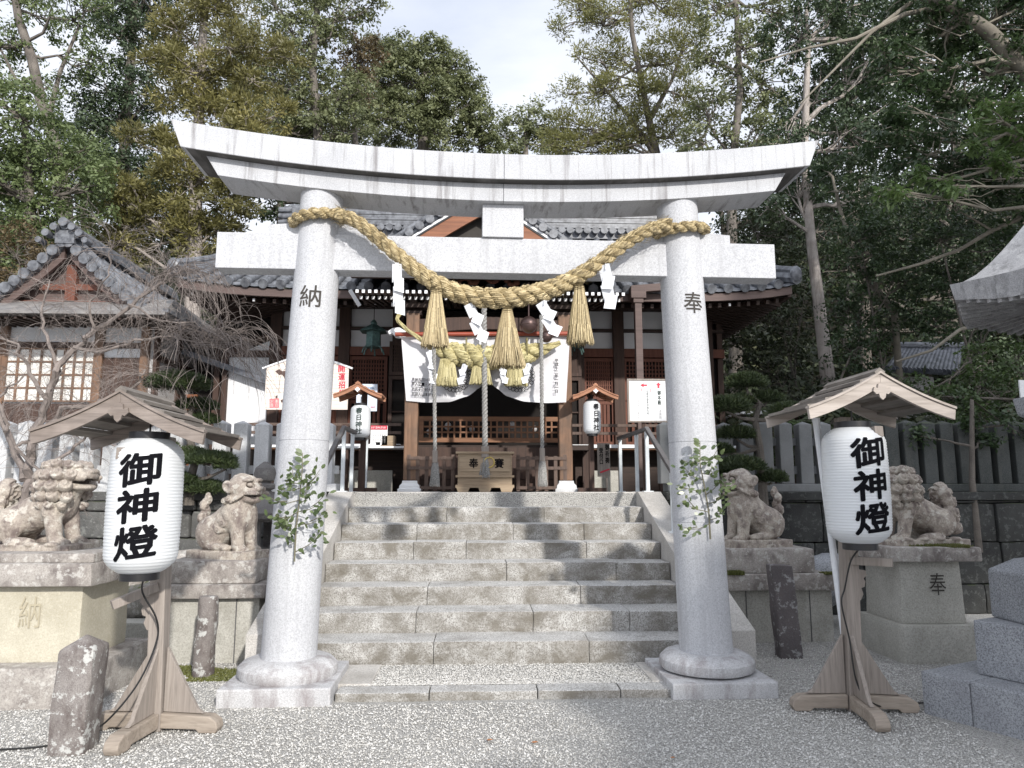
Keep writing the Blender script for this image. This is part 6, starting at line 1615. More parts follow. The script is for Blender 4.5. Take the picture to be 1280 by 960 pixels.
# low pale roof glimpsed right of the hall
q = MB().prism([(at(898, 0, 12.5).x, at(0, 512, 12.5).z), (at(960, 0, 12.5).x, at(0, 508, 12.5).z), (at(1015, 0, 12.5).x, at(0, 512, 12.5).z), (at(1015, 0, 12.5).x, at(0, 515, 12.5).z), (at(898, 0, 12.5).x, at(0, 515, 12.5).z)], 12.3, 13.6)
b0 = root('side_shrine', tuple(at(955, 540, 12.6)), 'low side shrine with pale metal roof behind the clipped pine at right', 'building')
build(q, 'roof', M['white'], b0); build(MB().bx(at(915, 0, 12.7).x, at(1005, 0, 12.7).x, 12.7, 13.4, 1.43, at(0, 516, 12.7).z), 'walls', M['dark_wz'], b0)
# tiny white sign at right edge
a = at(1274, 475, 8.6); b = at(1284, 502, 8.6); sg = root('white_sign', (a.x, 8.6, 1.45), 'small white sign among foliage at the right edge', 'sign')
build(MB().bx(a.x, b.x + .2, 8.6, 8.62, b.z, a.z), 'board', M['white'], sg); build(MB().bx(a.x + .2, a.x + .23, 8.62, 8.65, 1.0, a.z - .02), 'post', M['dark_wz'], sg)
# ------------------------------------------------------------------ foliage
G = np.random.default_rng(21)
FM = 1.6
def unit(a): return a / (np.linalg.norm(a, axis=-1, keepdims=True) + 1e-9)
def leaf_cards(P, Nn, size, aspect=.5, droop=None, dirs=None):
    n = len(P); r = G.normal(size=(n, 3)) if dirs is None else dirs + G.normal(size=(n, 3)) * .25
    d = unit(r - Nn * (r * Nn).sum(1, keepdims=True)); 
    if droop: d = unit(d + np.array([0, 0, -droop])); 
    s = unit(np.cross(d, Nn)); L_ = (size * G.uniform(.5, 1.45, n))[:, None]; W = L_ * aspect
    return np.stack([P, P + d * L_ * .5 + s * W * .5, P + d * L_, P + d * L_ * .5 - s * W * .5], 1)
def lobe_points(c, r, n_cl, per, cl_r, up=.35, inner=.25, flat=.7):
    """leaf positions in clumps near the surface of an ellipsoid lobe"""
    c = np.array(c, float); r = np.array(r, float); d = unit(G.normal(size=(n_cl, 3)) + np.array([0, 0, up])); rad = np.where(G.random(n_cl) < inner, G.uniform(.25, .8, n_cl), G.uniform(.82, 1.12, n_cl))
    C = c + d * r * rad[:, None]
    o = unit(G.normal(size=(n_cl, per, 3))) * (G.random((n_cl, per, 1)) ** .5) * (cl_r * G.uniform(.6, 1.35, (n_cl, 1, 1))) * np.array([1, 1, flat])
    P = (C[:, None] + o).reshape(-1, 3); D = np.repeat(d, per, 0); O = unit(o.reshape(-1, 3)); tone = np.repeat(G.random(n_cl), per)
    return P, D, O, tone, C, d
def trunk_tube(q, pts, r0, r1, n=9): m = len(pts); q.tube(pts, [r0 + (r1 - r0) * (i / (m - 1)) ** .8 for i in range(m)], n)
def wig(a, b, k, amp, rd):
    a = Vector(a); b = Vector(b); L_ = (b - a).length; out = [a]
    for i in range(1, k): out.append(a.lerp(b, i / k) + Vector((rd.gauss(0, 1), rd.gauss(0, 1), rd.gauss(0, .6))) * amp * L_)
    out.append(b); return out
def tree(name, lab, Y, lobes, mat, trunk_px, bark, r0=.25, leaf=.2, dens=1.0, style='broad', group=None, cl=.32, cat='tree', seed=1, asp=.5, limbs=True, per=34, base=None, sq=.85, up=.35, extra=None, vis=1.0):
    rd = random.Random(seed); L_ = []
    for lb in lobes:
        px, py, rp = lb[:3]; yy = Y + (lb[3] if len(lb) > 3 else rd.uniform(-.12, .12) * rp / 10)
        c = at(px, py, yy); L_.append((c, rp / 900 * yy))
    tp = [at(px, py, Y + (o[0] if o else 0)) for (px, py, *o) in trunk_px]
    b = base or Vector((tp[0].x, tp[0].y, min(tp[0].z, hill_z(tp[0].x, tp[0].y) - .1)))
    if tp[0].z > b.z + .1: tp = [b] + tp
    rt = root(name, tuple(b), lab, cat, group=group)
    q = MB(); trunk_tube(q, tp, r0, r0 * .3, 12)
    build(q, 'trunk', M[bark], rt, smooth=True, jit=r0 * .08)
    VV = []; TT = []; qb = MB()
    for (c, r) in L_:
        rr = (r, r, r * sq); n_cl = max(4, int(dens * 40 * (r / (cl * 3)) ** 2)); 
        clr = cl * (1 if style != 'cedar' else 1.15)
        P, D, O, tone, C, d = lobe_points(c, rr, n_cl, int(per * FM), clr, up=up, flat=.7 if style != 'cedar' else .6)
        n = len(P)
        if style == 'broad':
            Nn = unit(D * .5 + O * .5 + np.array([0, 0, .55]) + G.normal(size=(n, 3)) * .55); V = leaf_cards(P, Nn, leaf * .66, asp)
        elif style == 'cedar':
            dr = unit(O * 1.0 + D * .6 + np.array([0, 0, .25])); Nn = unit(G.normal(size=(n, 3))); V = leaf_cards(P, Nn, leaf * .52, .26, dirs=dr * 1.2)
        elif style == 'droop':
            Nn = unit(D * .4 + np.array([0, 0, .8]) + G.normal(size=(n, 3)) * .4); V = leaf_cards(P, Nn, leaf * .85, asp, droop=.55)
        VV.append(V); TT.append(np.clip(tone * .65 + G.random(n) * .35, 0, 1))
        if limbs:
            # limb from the nearest lower point of the trunk, then twigs into clumps
            best = min(range(len(tp)), key=lambda i: (tp[i] - c).length + max(0, tp[i].z - c.z) * 3); s = tp[best]
            if best + 1 < len(tp): s = s.lerp(tp[best + 1], rd.random() * .6)
            w = wig(s, c, 4, .05, rd); k = min(r0 * .35, .03 + r * .035); trunk_tube(qb, w, k, k * .4, 6)
            for i in range(0, len(C), max(1, len(C) // 14)):
                e = Vector(C[i]); trunk_tube(qb, wig(w[rd.choice((2, 3, 4))], e, 3, .06, rd), k * .35, k * .12, 4)
    if extra:
        for (pts, ra, rb) in extra:
            P_ = [at(a[0], a[1], Y + (a[2] if len(a) > 2 else 0)) for a in pts]; trunk_tube(qb, P_, ra, rb, 8)
    if qb.v: build(qb, 'branches', M[bark], rt, smooth=True)
    V = np.concatenate(VV); T = np.concatenate(TT); quads_mesh('crown', V, 4, M[mat], rt, T)
    return rt
M['bark'] = stone('grey_bark', (.10, .085, .07), (.2, .175, .15), stain=(.05, .045, .04), stain_amt=.7, stain_scale=(12, 12, 2), speck_amt=.2, bumpy=.7, bump_dist=.03)
M['bark_c'] = stone('cedar_bark', (.28, .245, .22), (.48, .43, .39), stain=(.09, .07, .055), stain_amt=.8, stain_scale=(14, 14, 1.2), speck_amt=.2, bumpy=.6, bump_dist=.02)
M['bark_p'] = stone('pale_branch_bark', (.13, .115, .09), (.25, .225, .18), stain=(.14, .12, .10), stain_amt=.5, stain_scale=(9, 9, 9), speck_amt=.15, bumpy=.4, bump_dist=.01)
M['lf_mid'] = leafmat('mid_green_leaf', (.055, .08, .03), (.155, .20, .08), (.28, .315, .14), trans=.3)
M['lf_dark'] = leafmat('dark_green_leaf', (.022, .04, .022), (.065, .095, .045), (.13, .165, .08), trans=.22)
M['lf_cedar'] = leafmat('golden_cedar_needle', (.06, .06, .022), (.21, .195, .07), (.42, .365, .14), trans=.3, big=.6)
M['lf_camph'] = leafmat('olive_camphor_leaf', (.065, .08, .036), (.19, .21, .10), (.33, .345, .185), trans=.3)
M['lf_yel'] = leafmat('yellow_green_needle', (.08, .085, .03), (.22, .22, .08), (.36, .345, .14), trans=.35)
M['lf_brown'] = leafmat('brownish_leaf', (.08, .06, .03), (.17, .13, .07), (.24, .18, .10), trans=.3)
M['lf_right'] = leafmat('deep_green_broad_leaf', (.018, .034, .017), (.048, .078, .032), (.115, .16, .065), trans=.3, rough=.35)
M['lf_lit'] = leafmat('sunlit_tone_broad_leaf', (.05, .09, .03), (.12, .18, .06), (.24, .31, .12), trans=.4, rough=.35)  # lighter leaf copy, sunlight on the sprays painted into the colour
M['lf_pine'] = leafmat('clipped_pine_needle', (.02, .032, .014), (.06, .085, .032), (.12, .14, .055), trans=.15, big=6)
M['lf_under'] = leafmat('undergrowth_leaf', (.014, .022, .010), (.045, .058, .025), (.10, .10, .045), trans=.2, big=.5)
GF = 'forest trees behind the shrine'
T = tree
T('broadleaf_tree', 'mid green broadleaf tree filling the left edge above the office roof', 17, [(30, 150, 55), (85, 205, 55), (10, 240, 65), (110, 240, 45), (-50, 190, 80), (55, 290, 50), (-60, 90, 60), (0, 320, 50)], 'lf_mid', [(40, 330), (38, 260), (30, 150)], 'bark', .22, leaf=.15, cl=.30, group=GF, seed=1, dens=1.2)
T('broadleaf_tree', 'tall thin-crowned tree with bare crooked trunk and sky gaps at the top left corner', 22, [(15, 60, 32), (55, 25, 32), (105, 15, 38), (0, 115, 35), (115, 80, 30), (60, 110, 22), (20, 10, 30), (-40, 60, 50), (60, -40, 50)], 'lf_mid', [(82, 330), (80, 250), (72, 190), (50, 120), (40, 75), (22, 20), (10, -60)], 'bark', .30, leaf=.17, cl=.30, dens=.55, group=GF, seed=2,
  extra=[([(72, 190), (60, 150), (75, 90), (100, 30)], .12, .04), ([(50, 120), (20, 100), (0, 60)], .09, .03), ([(76, 215), (50, 180), (20, 160)], .09, .03)])
T('evergreen_tree', 'dark bushy evergreen between the thin tree and the golden cedar', 24, [(150, 50, 50), (190, 20, 55), (140, 120, 50), (182, 105, 45), (165, 170, 55), (118, 165, 42), (205, -40, 60), (120, -10, 35), (150, 230, 50), (115, 215, 40)], 'lf_dark', [(155, 340), (155, 200), (165, 60), (170, -40)], 'bark', .3, leaf=.18, cl=.34, dens=.9, group=GF, seed=3)
T('cedar_tree', 'tall golden brown cedar with tiered tufts behind the left end of the torii', 18.5, [(250, -40, 38), (272, 10, 40), (225, 40, 30), (295, 62, 34), (245, 90, 36), (318, 100, 28), (215, 125, 24), (262, 145, 36), (345, 145, 22), (305, 140, 26), (210, 190, 28), (165, 172, 16), (240, 235, 45), (150, 250, 34), (290, 250, 32), (190, 275, 42), (130, 300, 26), (235, 310, 38), (350, 70, 28), (300, 180, 34), (210, 80, 28), (270, 290, 26), (165, 320, 24)], 'lf_cedar',
  [(243, 345), (245, 240), (250, 120), (256, 0), (258, -60)], 'bark_c', .24, leaf=.26, style='cedar', cl=.24, dens=.68, group=GF, seed=4, up=.5, per=75)
T('broadleaf_tree', 'grey-green broadleaf tree just right of the golden cedar', 25, [(345, 10, 42), (385, 60, 48), (425, 20, 42), (395, 115, 48), (435, 120, 38), (465, 5, 20), (350, 110, 38), (400, -40, 50), (350, 175, 40), (430, 165, 42), (385, 170, 45)], 'lf_camph', [(400, 300), (400, 200), (390, 80), (400, -20)], 'bark', .3, leaf=.2, cl=.34, dens=.9, group=GF, seed=5)
T('broadleaf_tree', 'brown-tinged sparse tree between the grey-green tree and the round camphor', 27, [(440, 50, 25), (455, 80, 26), (430, 90, 22), (475, 65, 18), (445, 115, 25)], 'lf_brown', [(445, 260), (444, 150), (448, 60)], 'bark', .2, leaf=.2, cl=.34, dens=.7, group=GF, seed=6)
T('camphor_tree', 'large round-headed olive camphor tree left of the patch of sky', 34, [(500, 75, 34), (540, 72, 28), (565, 88, 26), (583, 115, 26), (515, 110, 42), (555, 130, 38), (590, 145, 28), (470, 110, 36), (500, 155, 46), (545, 170, 40), (600, 172, 26), (455, 150, 34), (615, 185, 18), (470, 62, 20)], 'lf_camph', [(530, 300), (530, 190), (525, 110), (535, 80)], 'bark', .5, leaf=.24, cl=.36, dens=1.25, group=GF, seed=7, up=.6)
T('camphor_tree', 'small distant round tree low in the gap of sky above the torii', 44, [(642, 152, 20), (665, 142, 18), (628, 170, 14), (655, 175, 22), (682, 162, 22), (640, 190, 20), (692, 185, 24)], 'lf_camph', [(658, 260), (657, 190), (657, 160)], 'bark', .4, leaf=.3, cl=.5, dens=1.1, group=GF, seed=8)
T('pine_tree', 'tall airy yellow-green pine right of the patch of sky', 24, [(722, 12, 24), (700, 38, 14), (755, 32, 28), (800, 5, 34), (845, 20, 32), (728, 72, 16), (775, 75, 30), (830, 75, 36), (712, 118, 18), (755, 118, 28), (800, 125, 34), (850, 120, 32), (700, 160, 24), (740, 165, 32), (790, 172, 36), (840, 172, 32), (720, 188, 24), (690, 180, 18), (870, 60, 25), (740, -20, 30), (810, -40, 40), (770, 190, 30)], 'lf_yel',
  [(826, 300), (822, 200), (805, 120), (790, 40), (785, -50)], 'bark', .22, leaf=.26, style='cedar', cl=.28, dens=.85, group=GF, seed=9, per=46, extra=[([(822, 200), (790, 150), (755, 110), (720, 70)], .1, .03), ([(812, 150), (840, 100), (860, 40)], .1, .03), ([(822, 210), (880, 170), (900, 120)], .08, .02)])
T('broadleaf_tree', 'broadleaf tree with small sky gaps above the right end of the torii', 20, [(895, 15, 35), (935, 60, 38), (888, 75, 28), (880, 130, 30), (925, 125, 38), (965, 20, 42), (905, 170, 30), (950, 170, 36), (900, -40, 45), (870, 175, 22), (965, 110, 35)], 'lf_camph', [(915, 330), (915, 220), (925, 110), (920, 0)], 'bark', .22, leaf=.17, cl=.30, dens=.8, group=GF, seed=10)
T('evergreen_tree', 'dark evergreen with a straight pale bare trunk right of the torii', 14, [(1000, 50, 55), (1055, 10, 55), (1020, 125, 50), (1085, 90, 55), (1050, 185, 50), (985, 185, 36), (1130, 50, 60), (1000, 235, 34), (1075, 250, 42), (1100, 170, 50), (960, 260, 28), (1030, -50, 60)], 'lf_dark', [(1036, 485), (1026, 400), (1014, 300), (1005, 200), (1010, 50)], 'bark_c', .185, leaf=.13, cl=.24, dens=.95, group=GF, seed=11)
T('evergreen_tree', 'big spreading evergreen in the top right corner with long pale limbs', 10.2, [(1180, 120, 55), (1235, 95, 55), (1275, 170, 55), (1160, 195, 50), (1225, 215, 50), (1285, 255, 55), (1125, 160, 42), (1240, 30, 55), (1175, 45, 50), (1150, -20, 55), (1300, 40, 60), (1110, 90, 40), (1230, -50, 60)], 'lf_right', [(1420, 560), (1390, 300), (1330, 150), (1280, 85), (1235, 40), (1190, 8), (1140, -12)], 'bark_p', .24, leaf=.12, style='droop', cl=.20, dens=.75, group=GF, seed=12, asp=.42, per=30,
  extra=[([(1190, 6), (1130, 18), (1070, 48), (1010, 60), (950, 78)], .05, .012), ([(1150, -6), (1090, 40), (1040, 90), (1000, 130)], .035, .01), ([(1385, 290), (1300, 262), (1240, 288), (1200, 312), (1150, 330), (1095, 345)], .05, .015), ([(1240, 288), (1210, 270), (1180, 255)], .02, .006),
         ([(1390, 380), (1290, 378), (1240, 402), (1200, 412), (1165, 438), (1120, 452)], .05, .015), ([(1300, 190), (1260, 195), (1220, 215), (1180, 222)], .04, .012), ([(1290, 480), (1240, 498), (1200, 540)], .03, .01), ([(1280, 8), (1200, 45), (1160, 30)], .02, .006)])
T('evergreen_tree', 'branch sprays coloured light green as if sunlit hanging into view at the right edge', 8.9, [(1235, 150, 24), (1268, 178, 28), (1215, 178, 16), (1150, 222, 14), (1190, 232, 18), (1255, 208, 22), (1118, 238, 12), (1285, 130, 30)], 'lf_lit', [(1420, 520), (1400, 300), (1330, 200), (1290, 170)], 'bark_p', .09, leaf=.12, style='droop', cl=.15, dens=.7, group=GF, seed=13, asp=.4, per=24)
T('leaning_tree', 'thin pale leaning trunk with sparse leaves beside the bare cedar trunk', 12.5, [(1050, 240, 25), (1075, 275, 22), (1035, 215, 22)], 'lf_right', [(1118, 392), (1088, 350), (1066, 310), (1050, 262), (1040, 220)], 'bark_p', .075, leaf=.12, cl=.2, dens=.6, group=GF, seed=14)
GS = 'shrubs under the trees at right'
sh_l = [('leafy shrub left of the pale bare trunk behind the hall eave', 14.6, [(945, 290, 40), (925, 350, 40), (960, 350, 38), (985, 300, 30), (950, 400, 38), (985, 385, 32), (1000, 340, 26)], 'lf_under'),
        ('dark shrub low behind the clipped pine at right', 15, [(920, 430, 42), (960, 455, 42), (930, 500, 45), (985, 470, 32), (1000, 510, 36), (890, 470, 30), (995, 430, 26)], 'lf_under'),
        ('dense shrub right of the bare trunk, above the tiled outbuilding', 12.2, [(1075, 300, 38), (1120, 285, 42), (1090, 350, 38), (1060, 390, 30), (1130, 350, 42), (1110, 400, 32)], 'lf_right'),
        ('dense shrub below the granite lantern cap at right', 11.4, [(1175, 300, 42), (1225, 290, 42), (1190, 360, 42), (1245, 360, 45), (1280, 320, 45), (1165, 410, 28), (1225, 410, 32)], 'lf_right'),
        ('leafy shrub between the bare trunk and the right lantern roof', 11.8, [(1065, 440, 34), (1080, 480, 30), (1055, 500, 28), (1095, 425, 26), (1040, 530, 22)], 'lf_right'),
        ('glossy shrub right of the right lantern roof', 10.0, [(1150, 495, 26), (1190, 500, 32), (1230, 480, 32), (1270, 500, 34), (1215, 530, 26), (1265, 450, 30), (1215, 450, 20), (1290, 540, 26)], 'lf_lit2'),
        ('ivy-like shrub spilling over the dark fence at far right', 8.75, [(1255, 530, 14), (1235, 548, 10), (1275, 545, 16), (1150, 545, 9), (1215, 535, 12)], 'lf_right')]
M['lf_lit2'] = leafmat('glossy_shrub_leaf', (.03, .055, .02), (.085, .13, .045), (.16, .21, .08), trans=.3, rough=.35)
for i, (lab, Y, lb, mt) in enumerate(sh_l):
    px, py, rp = lb[0]; T('shrub', lab, Y, lb, mt, [(lb[-1][0], 600), (lb[-1][0], 500), (px, py)], 'bark', .05, leaf=.105 if Y < 13 else .13, cl=.17 if Y < 13 else .24, dens=.85, group=GS, cat='shrub', seed=30 + i, per=28, asp=.45)
T('shrub', 'shrub with olive leaves in front of the far right wall near the pale bare trunk', 9.4, [(995, 540, 12), (1010, 560, 12), (985, 560, 10), (1000, 590, 9), (960, 575, 8)], 'lf_lit2', [(1000, 612), (998, 580), (995, 550)], 'twig', .015, leaf=.09, cl=.09, dens=.6, group=GS, cat='shrub', seed=50, per=16)
T('shrub', 'brownish shrub left of the office gable', 15.5, [(20, 320, 45), (60, 345, 35), (-30, 350, 50), (10, 375, 40), (110, 330, 30)], 'lf_brown', [(30, 450), (30, 400), (25, 330)], 'bark', .06, leaf=.14, cl=.26, dens=.6, cat='shrub', seed=51)
T('evergreen_tree', 'dark tree in the shade between the golden cedar and the hall roof', 21, [(330, 215, 40), (370, 235, 40), (300, 240, 35), (420, 235, 40), (480, 235, 40), (550, 235, 45), (340, 265, 30)], 'lf_dark', [(350, 340), (350, 270), (350, 220)], 'bark', .2, leaf=.17, cl=.32, dens=.8, group=GF, seed=52)
T('evergreen_tree', 'dark tree behind the hall ridge right of the centre strut', 21, [(700, 245, 40), (760, 245, 40), (820, 240, 40), (880, 225, 28), (660, 245, 35)], 'lf_dark', [(760, 340), (760, 290), (760, 240)], 'bark', .2, leaf=.17, cl=.32, dens=.8, group=GF, seed=53)
for i, (lab, Y, lb, mt) in enumerate([
    ('dark evergreen on the hillside far behind the right end of the torii', 26, [(900, 250, 40), (940, 280, 40), (990, 270, 45), (970, 210, 45), (1020, 230, 45), (1000, 160, 45)], 'lf_dark'),
    ('dark evergreen on the hillside behind the bare pale trunk, upper right', 23, [(1060, 130, 55), (1110, 90, 55), (1060, 60, 50), (1120, 30, 55), (1150, 140, 55), (1090, 190, 55), (1060, -20, 60), (1150, -30, 60)], 'lf_dark'),
    ('dark evergreen on the hillside at the far right behind the spreading limbs', 19, [(1190, 60, 60), (1250, 20, 60), (1230, 130, 60), (1290, 100, 60), (1190, 180, 55), (1270, 200, 60), (1200, 250, 55), (1290, 280, 55), (1140, 240, 50), (1210, -40, 60), (1300, 20, 60)], 'lf_dark'),
    ('dark evergreen filling the slope at right above the tiled outbuilding', 17, [(1080, 260, 50), (1130, 300, 50), (1060, 330, 50), (1180, 330, 50), (1240, 350, 50), (1110, 370, 50), (1020, 290, 40), (1290, 400, 50), (1180, 420, 45), (1240, 450, 50)], 'lf_dark'),
    ('dark evergreen far behind the brown-tinged sparse tree', 36, [(400, 180, 50), (450, 190, 45), (350, 150, 50), (500, 200, 45), (300, 120, 45), (300, 60, 40)], 'lf_camph'),
    ('dark evergreen far behind the thin-crowned tree at left', 30, [(100, 180, 50), (50, 240, 50), (0, 280, 50), (150, 250, 50), (200, 230, 45), (-50, 300, 50), (240, 290, 45), (190, 310, 40)], 'lf_dark')]):
    T('evergreen_tree', lab, Y, lb, mt, [(lb[0][0], 420), (lb[0][0] + 5, 300), (lb[0][0], lb[0][1])], 'bark', .2, leaf=.20 if Y > 20 else .16, cl=.36, dens=1.0 if i < 4 else .8, group=GF, seed=70 + i)
# undergrowth covering the hillside: nobody could count it
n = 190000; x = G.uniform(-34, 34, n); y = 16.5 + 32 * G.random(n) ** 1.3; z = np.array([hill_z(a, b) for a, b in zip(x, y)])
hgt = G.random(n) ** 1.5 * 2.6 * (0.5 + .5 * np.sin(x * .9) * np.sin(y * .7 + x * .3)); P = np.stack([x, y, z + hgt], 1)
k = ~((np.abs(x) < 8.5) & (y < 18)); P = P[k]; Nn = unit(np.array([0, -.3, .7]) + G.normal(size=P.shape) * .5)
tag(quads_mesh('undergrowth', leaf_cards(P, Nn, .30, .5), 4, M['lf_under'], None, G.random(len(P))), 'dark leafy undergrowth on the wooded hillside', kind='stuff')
# hedge-like ground cover behind the right fence
n = 26000; x = G.uniform(4.2, 16, n); y = G.uniform(9.4, 15, n); P = np.stack([x, y, 1.45 + G.random(n) ** 1.3 * (1.0 + .6 * np.sin(x * 2) * np.cos(y * 2.3)) + .2 * (y - 9.4)], 1)
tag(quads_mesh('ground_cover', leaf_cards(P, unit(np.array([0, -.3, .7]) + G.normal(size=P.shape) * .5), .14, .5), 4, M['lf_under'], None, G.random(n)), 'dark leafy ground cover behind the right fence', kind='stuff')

# ------------------------------------------------------------------ clipped pines
def cloud_pine(lab, Y, base_px, trunk, pads, seed):
    rd = random.Random(seed); tp = [at(a, b, Y) for a, b in trunk]; b = Vector((tp[0].x, tp[0].y, 1.3)); rt = root('clipped_pine', tuple(b), lab, 'pine tree', group='cloud-pruned pines by the fence')
    q = MB(); trunk_tube(q, [b] + tp, .06, .025, 9)
    VV = []; TT = []
    for (px, py, rx, rz) in pads:
        yo = Y + rd.uniform(-.25, .15); c = at(px, py, yo); r = (rx / 900 * Y, rx / 900 * Y * .8, rz / 900 * Y)
        s = min(tp, key=lambda p: (p - c).length + max(0, p.z - c.z)); trunk_tube(q, [s, s.lerp(c, .5) + Vector((0, 0, -.05)), c - Vector((0, 0, r[2] * .4))], .028, .012, 6)
        n = int(9500 * (r[0] / .3) ** 1.6); d = unit(G.normal(size=(n, 3)) + np.array([0, 0, .55])); d[:, 2] = np.where(d[:, 2] < -.25, -.25 * G.random(n), d[:, 2])
        lum = 1 + .08 * np.sin(d[:, 0] * 9 + px) * np.sin(d[:, 1] * 8 + py)
        P = np.array(c) + d * np.array(r) * (G.uniform(.72, 1.03, n) * lum)[:, None]; dr = unit(d + np.array([0, 0, .7])); VV.append(leaf_cards(P, unit(G.normal(size=(n, 3))), .05, .16, dirs=dr * 3)); TT.append(G.random(n))
    build(q, 'trunk', M['bark'], rt, smooth=True); quads_mesh('needle_pads', np.concatenate(VV), 4, M['lf_pine'], rt, np.concatenate(TT)); return rt
cloud_pine('clipped pine with rounded pads behind the left lantern, left of the white wall', 8.55, (236, 610), [(238, 600), (246, 570), (232, 540), (240, 510), (226, 490)],
           [(222, 482, 36, 14), (246, 509, 24, 8), (254, 527, 17, 8), (262, 577, 30, 10), (238, 570, 20, 8), (222, 602, 22, 8), (256, 613, 26, 10), (205, 560, 16, 8), (282, 584, 12, 6), (205, 625, 18, 8)], 1)
cloud_pine('clipped pine with rounded pads behind the small right guardian', 8.5, (950, 610), [(953, 600), (950, 560), (944, 525), (950, 505), (936, 492)],
           [(933, 480, 25, 12), (958, 500, 21, 9), (908, 510, 28, 12), (985, 516, 22, 10), (928, 503, 20, 8), (920, 545, 24, 10), (898, 565, 18, 8), (925, 585, 30, 12), (965, 600, 18, 10), (900, 592, 20, 9)], 2)
# ------------------------------------------------------------------ bare weeping cherry
rt = root('weeping_cherry', tuple(at(30, 640, 8.35)), 'bare weeping cherry with tangled drooping twigs in front of the shrine office', 'cherry tree')
YC = 8.2; rd = random.Random(77); q = MB(); qt = MB()
limbs = [([(30, 660), (34, 600), (40, 550), (58, 500), (72, 465), (92, 435), (120, 412), (165, 382), (200, 352), (228, 338)], .075, .016, 0),
         ([(40, 550), (80, 512), (120, 505), (150, 500), (172, 478), (182, 462)], .045, .012, -.1), ([(34, 600), (10, 540), (-20, 480), (-60, 430)], .06, .02, .2), ([(58, 500), (35, 455), (20, 430), (-10, 420)], .035, .012, .2),
         ([(72, 465), (60, 420), (50, 385), (62, 350)], .03, .01, .1), ([(92, 435), (128, 440), (170, 425), (215, 420), (255, 432)], .03, .008, -.2), ([(120, 412), (110, 375), (135, 345), (140, 310)], .022, .006, -.3),
         ([(40, 550), (20, 560), (60, 600), (55, 640)], .03, .012, -.3), ([(165, 382), (200, 400), (245, 405), (280, 425)], .018, .006, -.3), ([(34, 600), (80, 570), (110, 545), (150, 560)], .035, .01, -.2), ([(10, 540), (0, 500), (30, 470)], .03, .01, 0), ([(200, 352), (180, 365), (190, 330)], .012, .004, 0)]
nodes = []
for (pts, ra, rb, dy) in limbs:
    P = [at(a, b, YC + dy * i / (len(pts) - 1)) for i, (a, b) in enumerate(pts)]; out = []
    for i in range(len(P) - 1):
        for k in range(4): out.append(P[i].lerp(P[i + 1], k / 4) + Vector((rd.gauss(0, .012), rd.gauss(0, .03), rd.gauss(0, .012))))
    out.append(P[-1]); q.tube(out, [.74 * (ra + (rb - ra) * i / (len(out) - 1)) for i in range(len(out))], 7)
    for i, p in enumerate(out):
        if i > 3: nodes.append((p, ra + (rb - ra) * i / (len(out) - 1)))
def twig(p, d, L_, r, depth, grav):
    n = max(4, int(L_ / .07)); pts = [p]; d = d.normalized()
    for i in range(n):
        d = (d + Vector((rd.gauss(0, .13), rd.gauss(0, .13), rd.gauss(0, .10) - grav * (i / n + .3)))).normalized(); pts.append(pts[-1] + d * L_ / n)
    qt.tube(pts, [r * (1 - .65 * i / n) for i in range(n + 1)], 3, caps=False)
    if depth > 0:
        for _ in range(rd.choice((2, 3, 4))):
            i = rd.randrange(1, n); dd = (pts[min(i + 1, n)] - pts[i]).normalized() + Vector((rd.gauss(0, .6), rd.gauss(0, .6), rd.gauss(.1, .5))); twig(pts[i], dd, L_ * rd.uniform(.35, .7), r * .62, depth - 1, grav * 1.1)
for _ in range(360):
    p, r = rd.choice(nodes); d = Vector((rd.gauss(.1, .8), rd.gauss(-.1, .5), rd.uniform(-.2, 1.0))); twig(p, d, rd.uniform(.3, .85), .0034, 2, rd.uniform(.08, .38))
for (a, b, dx) in ((228, 340, 1), (255, 432, 1), (280, 425, 1), (200, 352, 1), (215, 420, 1)):
    for _ in range(16): twig(at(a + rd.uniform(-15, 5), b + rd.uniform(-5, 5), YC + rd.uniform(-.3, .2)), Vector((rd.uniform(.3, 1.2) * dx, rd.gauss(0, .3), rd.uniform(-.1, .9))), rd.uniform(.5, 1.15), .005, 1, rd.uniform(.22, .42))
build(q, 'trunk', M['twig_g'], rt, smooth=True); build(qt, 'twigs', M['twig_g'], rt)

# ------------------------------------------------------------------ unseen trees added behind the visitor to shade the forecourt
def shade_tree(lab, base, lobes, seed):
    rt = root('broadleaf_tree', base, lab, 'tree'); q = MB(); trunk_tube(q, [Vector(base), Vector((base[0], base[1], lobes[0][0][2]))], .22, .1); rd = random.Random(seed)
    VV = []; 
    for (c, r) in lobes:
        trunk_tube(q, [Vector((base[0], base[1], max(.8, c[2] - r * 1.2))), Vector(c)], .08, .03, 6)
        P, D, O, tone, C, d = lobe_points(c, (r, r, r * .7), int(60 * (r / 1.4) ** 2), 40, .42); Nn = unit(D * .4 + np.array([0, 0, .7]) + G.normal(size=P.shape) * .5); VV.append(leaf_cards(P, Nn, .24, .55))
    build(q, 'trunk', M['bark'], rt, smooth=True); V = np.concatenate(VV); quads_mesh('crown', V, 4, M['lf_mid'], rt, G.random(len(V)))
# ------------------------------------------------------------------ daylight
AZ, EL = R(22.5), R(26)
sv = Vector((math.sin(AZ) * math.cos(EL), -math.cos(AZ) * math.cos(EL), math.sin(EL)))
def shade_at(p, t): return tuple(Vector(p) + sv * t)
def cz(p, t): v = Vector(p) + sv * t; return v
